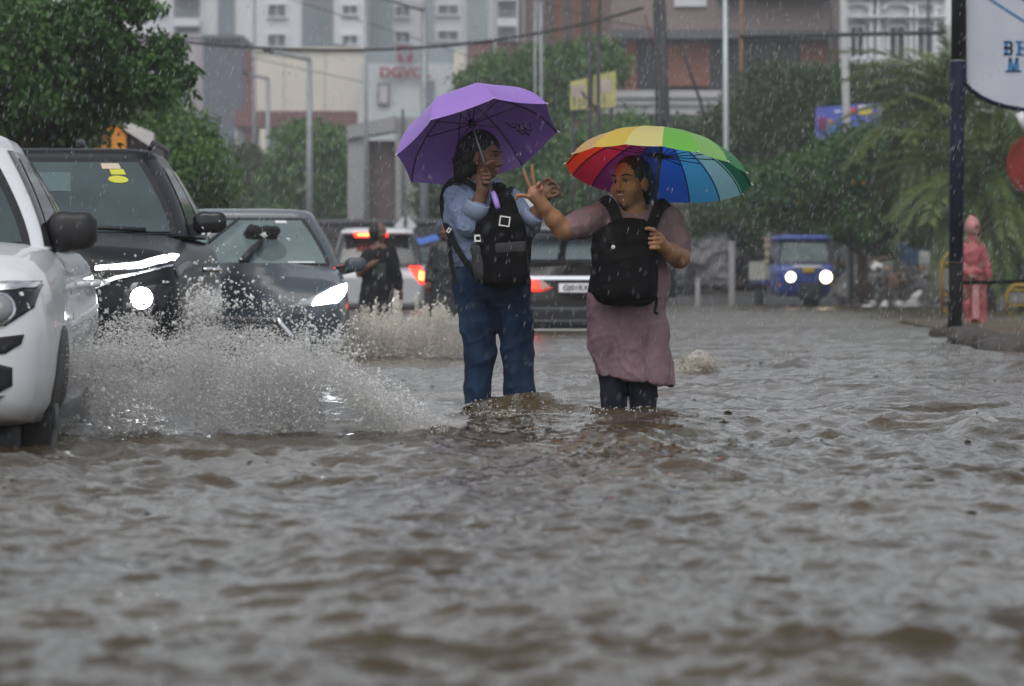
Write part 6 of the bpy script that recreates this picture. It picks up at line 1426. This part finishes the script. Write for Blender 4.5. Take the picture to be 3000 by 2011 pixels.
curve = [(2208, 188), (2222, 204), (2245, 220), (2270, 232), (2300, 241), (2339, 248), (2400, 251), (2470, 247)]
MB().prism([hp_(2207, -160)] + [hp_(a, b) for a, b in curve] + [hp_(2470, -160)], -.03, .03).build('panel', mat('hoarding_white', (.50, .53, .60), .5, col2=(.42, .45, .52), vscale=1.5), hb2)
edge = [hp_(2207, -160), hp_(2207, 100)] + [hp_(a, b) for a, b in curve]
MB().tube([(x_, 0, z_) for x_, z_ in edge], .035, 8).build('border', M_navy, hb2)
for a, b in (((2258, -6), (2345, 50)), ((2330, -8), (2420, 50))):
    p0, p1 = hp_(*a), hp_(*b); d_ = Vector((p1[0] - p0[0], 0, p1[1] - p0[1])); MB().box((p0[0] + d_.x / 2, -.034, p0[1] + d_.z / 2), (d_.length, .008, .022), (0, -math.atan2(d_.z, d_.x), 0)).build('blue_line', mat('sign_blue', (.03, .17, .38), .5), hb2)
def serif(pt, ch, hgt):
    """slab-serif capitals cut as bars"""
    x_, z_ = pt; t = .035; b = MB(); w = hgt * .62; y_ = -.036
    def bar(x0, z0, x1, z1, th): d_ = Vector((x1 - x0, 0, z1 - z0)); b.box((x_ + (x0 + x1) / 2, y_, z_ + (z0 + z1) / 2), (d_.length + th * .4, .008, th), (0, -math.atan2(d_.z, d_.x), 0))
    if ch == 'B':
        bar(0, 0, 0, hgt, t); 
        for zc in (hgt * .27, hgt * .76):
            rr = hgt * .235; pts = [(w * .45 + rr * .75 * math.cos(a), zc + rr * math.sin(a)) for a in np.linspace(-math.pi / 2, math.pi / 2, 8)]; pts = [(-.02, zc - rr)] + pts + [(-.02, zc + rr)]
            for p_, q_ in zip(pts, pts[1:]): bar(*p_, *q_, t * .7)
    if ch == 'H':
        bar(0, 0, 0, hgt, t); bar(w, 0, w, hgt, t); bar(0, hgt / 2, w, hgt / 2, t * .6)
        for xx in (0, w):
            for zz in (0, hgt): bar(xx - .035, zz, xx + .035, zz, t * .5)
    if ch == 'M':
        bar(0, 0, .015, hgt, t * .7); bar(.015, hgt, w * .55, 0, t); bar(w * .55, 0, w * 1.05, hgt, t * .6); bar(w * 1.05, hgt, w * 1.1, 0, t)
        for xx in (0, w * 1.1): bar(xx - .035, 0, xx + .04, 0, t * .5)
    return b.build('letter', mat('sign_blue', (.03, .17, .38)), hb2)
serif(hp_(2300, 124), 'B', .135); serif(hp_(2330, 124), 'H', .135); serif(hp_(2306, 162), 'M', .135)
for dx_ in (2440,): MB().tube([(px(dx_, Yq) - hb2.location.x, .1, -.2), (px(dx_, Yq) - hb2.location.x, .1, zq(-150) + .1)], .06, 10).build('leg', M_navy, hb2)
rd = empty('round_sign', (px(2372, Yq - .5), Yq - .5, -.1), label='red round road sign cut off by the right edge', cat='road sign')
zc = pz(376, Yq - .5) + .1; b = MB(); b.tube([(0, -.01, zc), (0, .01, zc)], 73 * K * (Yq - .5) / F, 40); b.build('sign_plate', mat('sign_red_paint', (.17, .010, .006), .6, var=.2, vscale=4), rd)
b = MB(); rr = 73 * K * (Yq - .5) / F; b.tube([(rr * .93 * math.cos(a), -.014, zc + rr * .93 * math.sin(a)) for a in np.linspace(0, 2 * math.pi, 41)], .007, 6, False); b.build('rim', mat('dark_red_rim', (.2, .015, .01), .5), rd)
MB().tube([(.12, .06, -.1), (.12, .06, zc + .3)], .035, 10).build('sign_post', M_galv, rd)
b = MB(); p0, p1 = P(2328, 258, Yq - .4), P(2345, 300, Yq - .4); lc = Vector(rd.location); b.tube([p0 - lc, p1 - lc], .045, 8); b.build('bracket', mat('white_bracket', (.6, .6, .62), .5), rd)
# black pipe rail at right
b = MB(); b.tube([P(2196, 646, 41), P(2270, 645, 41.2), P(2420, 640, 41.5)], .022, 8); rl_ = b.build('pipe_rail', M_blkp); tag(rl_, 'black pipe rail running from the dark blue pole to the right edge', 'rail')
# yellow steel barricades
M_ysteel = mat('yellow_steel', (.27, .17, .014), .55, var=.25, vscale=6)
def barricade(dx0, dx1, Y, y0, y1, label):
    o = empty('barricade', (px(dx0, Y), Y, 0), label=label, cat='barricade'); w_ = px(dx1, Y) - px(dx0, Y); zt, zb = pz(y0, Y), pz(y1, Y); r = .028
    MB().tube([(0, 0, max(zb, -.2)), (0, 0, zt - .12), (.10, 0, zt), (w_ - .1, 0, zt), (w_, 0, zt - .12), (w_, 0, max(zb, -.2))], r, 8).build('frame', M_ysteel, o)
    for f in (.28, .82): MB().tube([(0, 0, zb + (zt - zb) * f), (w_, 0, zb + (zt - zb) * f)], r * .7, 8).build('rail', M_ysteel, o)
    MB().tube([(0, 0, zb + (zt - zb) * .1), (.3, .3, -.2)], r * .7, 8).build('brace', M_ysteel, o)
    MB().box((w_ / 2, 0, zb + (zt - zb) * .55), (w_ * .9, .02, (zt - zb) * .35)).build('plate', mat('dull_grey_plate', (.16, .16, .15), .6), o)
    return o
barricade(2152, 2186, 58, 578, 712, 'yellow steel barricade just left of the dark blue pole')
barricade(2300, 2400, 56, 652, 716, 'yellow steel barricade at the right edge behind the rail')
# pavement island of rough stones
M_stone = mat('rough_stone', (.065, .06, .054), .8, var=.45, vscale=9, bump=.7, bscale=16); M_grass = mat('mud_and_moss', (.045, .04, .03), .85, col2=(.10, .07, .025), vscale=1.2, bump=.5, bscale=12)
pv = MB(); poly = [(px(2190, 41), 41), (px(2215, 38), 38), (px(2260, 34), 34.5), (px(2330, 31.5), 31.5), (12, 31), (12, 56), (px(2190, 46), 53)]
pv.prism([(a, b) for a, b in poly], -.34, .035, 'z'); pave = pv.build('pavement', M_grass); tag(pave, 'muddy raised pavement at the right edge', kind='structure')
rg = np.random.default_rng(12); st_m = []
for k in range(5):
    V_ = []; b = MB(); b.ell((0, 0, 0), (1, 1, 1), 9, 6); vs = np.array(b.v); nz = 1 + .22 * vnoise(vs[:, 0] * 2 + k * 7, vs[:, 1] * 2, vs[:, 2] * 2, seed=k); b.v = [tuple(q) for q in (np.sign(vs) * np.abs(vs) ** .75 * nz[:, None])]; st_m.append(b.mesh('kerb_stone', M_stone))
edge_pts = [Vector((a, b, 0)) for a, b in poly[:5]]
for i in range(len(edge_pts) - 1):
    a, b = edge_pts[i], edge_pts[i + 1]; n_ = int((b - a).length / .24)
    for k in range(n_):
        o = link('kerb_stone', st_m[(k + i) % 5], pave); q = a.lerp(b, (k + .5) / n_); o.location = (q.x + rg.normal() * .04, q.y + rg.normal() * .08, .01 + rg.normal() * .02); o.scale = (.13 + rg.random() * .06, .14 + rg.random() * .06, .07 + rg.random() * .05); o.rotation_euler = (rg.normal() * .2, rg.normal() * .2, rg.random() * 6)
# rubble bank behind, with litter
rb_V = []; rb = MB(); N_ = 42; bank = []
bx = np.linspace(px(1905, 84), px(2200, 84), 46); by = np.linspace(80.5, 92, 30); BX, BY = np.meshgrid(bx, by, indexing='ij')
BZ = -.12 + 1.15 * ss(80.5, 91, BY) * ss(px(1900, 84), px(2040, 84), BX) + .10 * fbm(BX * 1.6, BY * 1.6, seed=77, octaves=4)
ii = np.arange(BX.size).reshape(BX.shape); Q_ = np.stack([ii[:-1, :-1], ii[1:, :-1], ii[1:, 1:], ii[:-1, 1:]], -1).reshape(-1, 4)
rubble = link('rubble_bank', mesh_np('rubble_bank', np.stack([BX, BY, BZ], -1).reshape(-1, 3), Q_, mat('rubble_earth', (.095, .09, .082), .85, var=.4, vscale=3, bump=.8, bscale=10))); tag(rubble, 'grey rubble bank beside the blue three-wheeler', kind='structure')
M_litter = [mat('litter_white', (.6, .6, .58), .6), mat('litter_grey', (.3, .3, .29), .7), mat('litter_dark', (.03, .03, .03), .7), mat('litter_ochre', (.35, .22, .12), .7)]
lt = [st_m[0].copy(), st_m[1].copy(), st_m[2].copy(), st_m[3].copy()]
for m_, q in zip(lt, M_litter): m_.materials.clear(); m_.materials.append(q)
for k in range(120):
    o = link('rubble_piece', lt[(k * 7 // 3) % 4] if k % 3 == 0 else st_m[k % 5], rubble); x_ = rg.uniform(px(1925, 84), px(2160, 84)); y_ = 81 + 8 * rg.random()
    z_ = -.12 + 1.15 * float(ss(80.5, 91, np.array(y_))) * float(ss(px(1900, 84), px(2040, 84), np.array(x_))); o.location = (x_, y_, z_ + .03); s_ = .05 + .11 * rg.random() ** 2; o.scale = (s_ * 1.5, s_, s_ * .7); o.rotation_euler = tuple(rg.random(3) * 6)
wbx = MB(); c_ = P(2111, 590, 86); wbx.rbox(c_, (.25, .12, .30), .02, (0, .05, 0)); tag(wbx.build('white_box', M_wht), 'bright white box standing on the rubble bank', 'box')
bdm = empty('blue_cabinet', P(2085, 615, 89), label='dull blue cabinet behind the white box', cat='cabinet'); q = P(2085, 615, 89)
MB().rbox((0, 0, .36), (.72, .5, .80), .04).build('cabinet_body', mat('dull_blue', (.02, .05, .10), .6, var=.3, vscale=4), bdm); MB().rbox((0, -.02, .79), (.78, .56, .06), .02).build('cabinet_top', mat('dull_blue_top', (.03, .07, .13), .5), bdm); MB().rbox((.2, -.27, .4), (.03, .03, .14), .01).build('handle', M_galv, bdm)
# parked carts under tarpaulin, posts, white tents behind the second woman
Yt = 92
def tarp(dx0, dx1, y0, y1, Y, m, label, seed, name='covered_cart'):
    o = empty(name, (px((dx0 + dx1) / 2, Y), Y, 0), label=label, cat='cart', group='covered carts at the far roadside'); w_ = (px(dx1, Y) - px(dx0, Y)) / 2; z1, z0 = pz(y0, Y), pz(y1, Y)
    S = SDF((-w_ - .3, -1.0, z0 - .3), (w_ + .3, 1.0, z1 + .35), .05); zm = (z0 + z1) / 2; S.rbox((0, 0, zm - .1), (w_, .7, (z1 - z0) / 2), .25, (0, .08, 0), .1); S.ell((w_ * .2, 0, z1 - .15), (w_ * .8, .6, .3), None, .2); S.cut((0, 0, z0), (0, 0, -1))
    link('cover', S.mesh('cover', [m], cloth_disp(seed, .05, 2.5, 2.5, 1.6, .10)), o)
    for sx in (-.7, .7): MB().tube([(w_ * sx - .04, -.5, .28), (w_ * sx + .04, -.5, .28)], .28, 18).build('wheel', M_rubber, o)
    MB().box((0, -.45, z0 + .02), (w_ * 1.9, .1, .12)).build('bed_rail', M_darkrecess, o)
    return o
M_tarp = mat('grey_tarpaulin', (.17, .165, .175), .55, var=.25, vscale=1.2); M_tarpd = mat('dark_tarpaulin', (.035, .037, .04), .6, var=.4, vscale=1.5)
tarp(1560, 1668, 535, 655, Yt, M_tarp, 'handcart under grey tarpaulin right behind the second woman', 91); tarp(1660, 1750, 560, 668, Yt + 2, M_tarpd, 'dark covered cart left of the blue three-wheeler', 92); tarp(1500, 1575, 600, 672, Yt - 1, M_tarpd, 'low dark covered cart hidden by the second woman', 93)
tarp(1900, 1975, 570, 670, Yt + 1, M_tarpd, 'dark covered cart right of the blue three-wheeler', 94)
for dx_, w_, y0, y1, Y_, lab in ((1594, 11, 640, 702, 82, 'short grey concrete bollard behind the second woman'), (1672, 14, 555, 690, 84, 'grey concrete post left of the dark covered cart')):
    o = empty('concrete_post', (px(dx_, Y_), Y_, -.2), label=lab, cat='post'); r_ = w_ / 2 * K * Y_ / F; MB().rbox((0, 0, (pz(y0, Y_) + .2) / 2), (2 * r_, 2 * r_, pz(y0, Y_) + .2), .03).build('shaft', M_concrete, o); MB().rbox((0, 0, pz(y0, Y_) + .2), (2.3 * r_, 2.3 * r_, .06), .02).build('cap', M_concrete, o)
for (dx_, dy_, w_, h_, Y_, lab) in ((1748, 528, 26, 22, 96, 'small white tent roof above the left side of the three-wheeler'),):
    o = empty('white_tent', (px(dx_, Y_), Y_, 0), label=lab, cat='tent'); a_ = w_ * K * Y_ / F; z1, z0 = pz(dy_ - h_ * .8, Y_), pz(dy_ + h_ * .5, Y_)
    MB().add([(-a_, -a_, z0), (a_, -a_, z0), (a_, a_, z0), (-a_, a_, z0), (-a_ * .4, 0, z1)], [(0, 1, 4), (1, 2, 4), (2, 3, 4), (3, 0, 4)]).build('canopy', M_white, o)
    for sx in (-.9, .9): MB().tube([(a_ * sx, -a_ * .9, 0), (a_ * sx, -a_ * .9, z0)], .03, 6).build('post', M_galv, o)
bw = empty('back_wall', (px(1700, 99), 99, 0), label='dark boundary wall behind the covered carts', cat='wall')
MB().box((0, 0, 1.0), (26, .3, 2.2)).build('wall', mat('dark_stained_wall', (.05, .048, .046), .85, var=.5, vscale=.8), bw); MB().box((0, -.02, 2.13), (26, .4, .1)).build('coping', M_darkrecess, bw)
cw = empty('left_wall', (px(560, 175), 175, 0), label='dim grey wall behind the grey hatchback', cat='wall'); MB().box((-6, 0, .7), (46, .3, 2.2)).build('wall', M_concrete, cw); MB().box((-6, -.02, 1.85), (46, .42, .12)).build('coping', M_concrete, cw)
# ------------------------------------------------------------------ splashes, rain hits, rain
OCT_V = np.array([(1, 0, 0), (-1, 0, 0), (0, 1, 0), (0, -1, 0), (0, 0, 1), (0, 0, -1)], float)
OCT_F = np.array([(0, 2, 4), (2, 1, 4), (1, 3, 4), (3, 0, 4), (2, 0, 5), (1, 2, 5), (3, 1, 5), (0, 3, 5)])
def drops(name, C, R, rng, m, label, stretch=.9, sharp=1.0):
    """C (n,3) centres, R (n,) radii: little stretched beads of water"""
    n = len(C); ax = rng.normal(size=(n, 3)); ax /= np.linalg.norm(ax, axis=1)[:, None]
    b = np.cross(ax, rng.normal(size=(n, 3))); b /= np.linalg.norm(b, axis=1)[:, None]; c = np.cross(ax, b)
    s1 = R * (1 + stretch * rng.random(n) ** 2 * 1.6); s2 = R * (.75 + .3 * rng.random(n))
    V = C[:, None, :] + OCT_V[None, :, 0:1] * (ax * s1[:, None])[:, None, :] + OCT_V[None, :, 1:2] * (b * s2[:, None])[:, None, :] + OCT_V[None, :, 2:3] * (c * R[:, None])[:, None, :]
    Fq = (OCT_F[None] + 6 * np.arange(n)[:, None, None]).reshape(-1, 3)
    o = link(name, mesh_np(name, V.reshape(-1, 3), Fq, m, True, corners=3)); tag(o, label, kind='stuff'); return o
def spray_mat(name, c, tr=.45):
    m = bpy.data.materials.new(name); m.use_nodes = True; nt = m.node_tree; b = nt.nodes['Principled BSDF']; b.inputs['Base Color'].default_value = (*c, 1); b.inputs['Roughness'].default_value = .12; b.inputs['Specular IOR Level'].default_value = .9
    t = nt.nodes.new('ShaderNodeBsdfTranslucent'); t.inputs['Color'].default_value = (*c, 1); mx = nt.nodes.new('ShaderNodeMixShader'); mx.inputs[0].default_value = tr
    g = nt.nodes.new('ShaderNodeNewGeometry'); r = nt.nodes.new('ShaderNodeValToRGB'); e = r.color_ramp.elements; e[0].color = (c[0] * .75, c[1] * .74, c[2] * .72, 1); e[1].color = (*c, 1); e[1].position = .6
    nt.links.new(g.outputs['Random Per Island'], r.inputs['Fac']); nt.links.new(r.outputs[0], b.inputs['Base Color']); nt.links.new(r.outputs[0], t.inputs['Color'])
    nt.links.new(b.outputs[0], mx.inputs[1]); nt.links.new(t.outputs[0], mx.inputs[2]); nt.links.new(mx.outputs[0], nt.nodes['Material Output'].inputs['Surface']); return m
M_spray = spray_mat('muddy_spray', (1.0, 1.0, .99), .62); M_spray2 = spray_mat('sandy_spray', (.90, .87, .80), .6)
rng = np.random.default_rng(99)
TET_V = np.array([(1, 1, 1), (1, -1, -1), (-1, 1, -1), (-1, -1, 1)], float) * .75; TET_F = np.array([(0, 1, 2), (0, 3, 1), (0, 2, 3), (1, 3, 2)])
def mist(name, C, R, rng, m, label):
    n = len(C); sc_ = R[:, None, None] * (.6 + .8 * rng.random((n, 1, 3))); V = C[:, None, :] + (TET_V[None] * sc_) @ np.array(Euler((.4, .7, .2)).to_matrix()).T
    o = link(name, mesh_np(name, V.reshape(-1, 3), (TET_F[None] + 4 * np.arange(n)[:, None, None]).reshape(-1, 3), m, True, corners=3)); tag(o, label, kind='stuff'); return o
# sheet thrown up by the white car: fan from its front wheel towards the women
tx = np.array([-1.92, -1.78, -1.55, -1.3, -1.1, -.9, -.72, -.55, -.40, -.25]); tz = np.array([.20, .33, .43, .44, .40, .40, .34, .18, .09, .03])
def plume(n, hi, rlo, rs, seed_, pw, thick=1.0):
    r_ = np.random.default_rng(seed_); X = r_.uniform(-1.92, -.25, n); w_ = np.interp(X, tx, tz); keep = r_.random(n) < (w_ / .44) ** .7; X = X[keep]; w_ = w_[keep]
    ragged = 1 + .28 * vnoise(X * 8, X * 3 + 5, seed=61) + .22 * vnoise(X * 23, X * 0, seed=62)
    t = r_.random(len(X)) ** pw; Z = t * w_ * hi * ragged
    Yc = 14.75 + .42 * (X + 1.8) + r_.normal(size=len(X)) * (.12 + .22 * t) * thick + .22 * Z / .5
    hole = vnoise(X * 6 + Z * 3, Z * 7, seed=63) + .7 * vnoise(X * 17 + 6 * Z, Z * 15, seed=64)
    k2 = r_.random(len(X)) < np.clip(.62 + .75 * hole - .9 * np.clip(t - .55, 0, 1), .03, 1); X, Yc, Z = X[k2], Yc[k2], Z[k2]
    return np.stack([X + .06 * Z * r_.normal(size=len(X)), Yc, Z], 1), rlo * np.exp(rs * np.abs(r_.normal(size=len(X))))
C0, R0 = plume(180000, 1.02, .0013, .45, 5, .64)
mist('spray_mist', C0, R0, rng, M_spray, 'fine pale mist of the splash beside the white hatchback')
C1, R1 = plume(20000, 1.12, .0022, .42, 1, .70)
C2, R2 = plume(5200, 1.6, .0029, .5, 2, .95)
C3, R3 = plume(260, 1.75, .0055, .35, 3, .95)
drops('car_splash', np.concatenate([C1, C2, C3]), np.concatenate([R1, R2, R3]), rng, M_spray, 'huge spray of pale drops thrown up beside the white hatchback', 1.0)
def veil(name, tx_, tz_, y_of, thick, dens, col_, label):
    S = SDF((tx_[0] - .2, y_of(tx_[0]) - .6, -.05), (tx_[-1] + .2, y_of(tx_[-1]) + .9, .7), .03)
    for i in range(len(tx_) - 1):
        for f in (0, .5):
            x_ = tx_[i] + (tx_[i + 1] - tx_[i]) * f; h_ = (tz_[i] + (tz_[i + 1] - tz_[i]) * f) * .8; S.ell((x_, y_of(x_) + .06, h_ * .35), (.16, thick, max(h_ * .7, .03)), None, .08)
    S.cut((0, 0, .012), (0, 0, -1)); m = bpy.data.materials.new(name); m.use_nodes = True; m.node_tree.nodes.clear(); o_ = m.node_tree.nodes.new('ShaderNodeOutputMaterial'); v = m.node_tree.nodes.new('ShaderNodeVolumePrincipled')
    v.inputs['Color'].default_value = (*col_, 1); v.inputs['Density'].default_value = dens
    for q in ('Density Attribute', 'Color Attribute', 'Temperature Attribute'):
        if q in v.inputs: v.inputs[q].default_value = ''
    m.cycles.homogeneous_volume = True; m.node_tree.links.new(v.outputs[0], o_.inputs['Volume'])
    o = link(name, S.mesh(name, [m], lambda x, y, z: .05 * fbm(x * 6, y * 6, z * 6, seed=8, octaves=3))); tag(o, label, kind='stuff'); return o
veil('spray_veil', tx, tz, lambda x: 14.75 + .42 * (x + 1.8), .20, 2.2, (.98, .985, .99), 'soft white mist hanging inside the big splash')
# sandy splash behind, at the front wheel of the grey hatchback
n = 60000; X = rng.uniform(-1.30, -.30, n); w_ = np.interp(X, [-1.3, -1.15, -.9, -.65, -.45, -.3], [.22, .36, .38, .37, .40, .30]) * (1 + .35 * vnoise(X * 14, X * 2, seed=71) + .25 * vnoise(X * 37, X, seed=72))
t = rng.random(n) ** .75; C = np.stack([X, 29.6 + rng.normal(size=n) * .3 + t * .3, t * w_], 1); hole = vnoise(X * 8, C[:, 2] * 9, seed=73); k2 = rng.random(n) < np.clip(.8 + .6 * hole - 1.1 * np.clip(t - .72, 0, 1) * 2, .05, 1); C = C[k2]
veil('spray_veil', np.array([-1.28, -1.1, -.9, -.7, -.5, -.36]), np.array([.22, .34, .36, .35, .36, .25]), lambda x: 29.6, .3, 1.3, (.97, .95, .91), 'soft pale mist inside the sandy splash behind')
mist('spray_mist', C, .0024 * np.exp(.4 * np.abs(rng.normal(size=len(C)))), rng, M_spray2, 'sandy mist between the grey hatchback and the woman in jeans')
k2 = rng.random(len(C)) < .04; C = C[k2] * np.array([1, 1, 1.12]); drops('car_splash', C, .0058 * np.exp(.4 * np.abs(rng.normal(size=len(C)))), rng, M_spray2, 'sandy splash between the grey hatchback and the woman in jeans', 1.0)
# spray along the black SUV, foam of the breaking wave
n = 9000; X = rng.uniform(-2.3, -1.1, n); t = rng.random(n) ** .8; C = np.stack([X, 20.6 + rng.normal(size=n) * .35, t * .30 * (1 + .4 * vnoise(X * 9, X, seed=75))], 1)
mist('wake_splash', C, .0026 * np.exp(.5 * np.abs(rng.normal(size=n))), rng, M_spray, 'spray along the front of the black SUV')
n = 2600; a_ = rng.normal(size=(n, 3)) * np.array([.07, .08, .026]); C = np.array([px(1590, 25.2), 25.05, .06]) + a_; C[:, 2] = np.abs(C[:, 2]); mist('breaking_wave', C, .0024 * np.exp(.4 * np.abs(rng.normal(size=n))), rng, M_spray2, 'foaming crest of the small wave right of the mauve tunic')
n = 380; X = rng.uniform(px(1060, 18), px(1520, 18), n); Yy = rng.uniform(17.3, 18.3, n); C = np.stack([X, Yy, wave(X, Yy) + .003], 1); drops('leg_ripple_foam', C, .0022 * np.exp(.4 * np.abs(rng.normal(size=n))), rng, M_spray, 'flecks of foam round the legs of the two women', 1.0)
# rain hitting the water: small jets rising from a dimpled foot
n = 320; Yy = 10 + 18 * rng.random(n) ** 1.15; X = rng.uniform(-.16, .16, n) * Yy; Zz = wave(X, Yy); hh = rng.uniform(.002, .006, n) * np.clip(Yy / 14, .7, 1.4); ww = rng.uniform(.012, .026, n)
ang = np.linspace(0, 2 * np.pi, 7)[:-1]; rr = np.array([1.0, .5, .26, .14]); zz = np.array([-.1, .28, .75, 1.0]); V = []
for k in range(4): V.append(np.stack([X[:, None] + ww[:, None] * rr[k] * np.cos(ang), Yy[:, None] + ww[:, None] * rr[k] * np.sin(ang), Zz[:, None] + hh[:, None] * zz[k] + 0 * ang], -1))
V = np.stack(V, 1).reshape(-1, 3); base_f = [(k * 6 + j, k * 6 + (j + 1) % 6, (k + 1) * 6 + (j + 1) % 6, (k + 1) * 6 + j) for k in range(3) for j in range(6)]
Fq = (np.array(base_f)[None] + 24 * np.arange(n)[:, None, None]).reshape(-1, 4)
o = link('raindrop_impacts', mesh_np('raindrop_impacts', V, Fq, water.data.materials[0], True)); tag(o, 'small jets of raindrops pitting the flood water', kind='stuff')
k2 = rng.random(n) < .4; drops('raindrop_beads', np.stack([X[k2] + rng.normal(size=k2.sum()) * .006, Yy[k2], Zz[k2] + hh[k2] * 1.5], 1), hh[k2] * .20, rng, mat('clear_bead', (.6, .6, .58), .1), 'tiny beads bouncing off the flood water', .6)
# falling rain
n = 26000; Yy = 6 + 50 * rng.random(n) ** .8; X = rng.uniform(-.19, .19, n) * Yy; Z = H + rng.uniform(-.11, .10, n) * Yy; ok = Z > .02; X, Yy, Z = X[ok], Yy[ok], Z[ok]; n = len(X)
L_ = (.012 + .03 * rng.random(n)) * np.clip(Yy / 18, .6, 2.2); r_ = (.0008 + .0007 * rng.random(n)) * np.clip(Yy / 18, .45, 2.4)
d = np.stack([.26 + .05 * rng.normal(size=n), .02 * rng.normal(size=n), np.ones(n)], 1); d /= np.linalg.norm(d, axis=1)[:, None]
P0 = np.stack([X, Yy, Z], 1); side = np.stack([np.ones(n), np.zeros(n), -.26 * np.ones(n)], 1); fr = np.stack([np.zeros(n), np.ones(n), np.zeros(n)], 1)
V = np.stack([P0 + d * L_[:, None] * .6, P0 + side * r_[:, None], P0 - side * r_[:, None] * .5 + fr * r_[:, None], P0 - side * r_[:, None] * .5 - fr * r_[:, None], P0 - d * L_[:, None] * .4], 1).reshape(-1, 3)
fq = np.array([(0, 1, 2), (0, 2, 3), (0, 3, 1), (4, 2, 1), (4, 3, 2), (4, 1, 3)]); Fq = (fq[None] + 5 * np.arange(n)[:, None, None]).reshape(-1, 3)
rain = link('rain', mesh_np('rain', V, Fq, spray_mat('falling_rain', (.72, .75, .77), .5), True, corners=3)); tag(rain, 'slanting rain falling over the whole street', kind='stuff')
# ------------------------------------------------------------------ air: rain haze
hz = MB().box((0, 205, 20), (260, 450, 43)).build('haze', bpy.data.materials.new('rain_haze')); tag(hz, 'grey rain haze filling the street', kind='stuff')
hm = hz.data.materials[0]; hm.use_nodes = True; hm.node_tree.nodes.clear()
ho = hm.node_tree.nodes.new('ShaderNodeOutputMaterial'); hv = hm.node_tree.nodes.new('ShaderNodeVolumePrincipled')
hv.inputs['Color'].default_value = (.93, .96, 1, 1); hv.inputs['Density'].default_value = .00085; hv.inputs['Anisotropy'].default_value = 0.0
for q in ('Density Attribute','Color Attribute','Temperature Attribute'):
    if q in hv.inputs: hv.inputs[q].default_value = ''
hm.cycles.homogeneous_volume = True
hm.node_tree.links.new(hv.outputs[0], ho.inputs['Volume'])
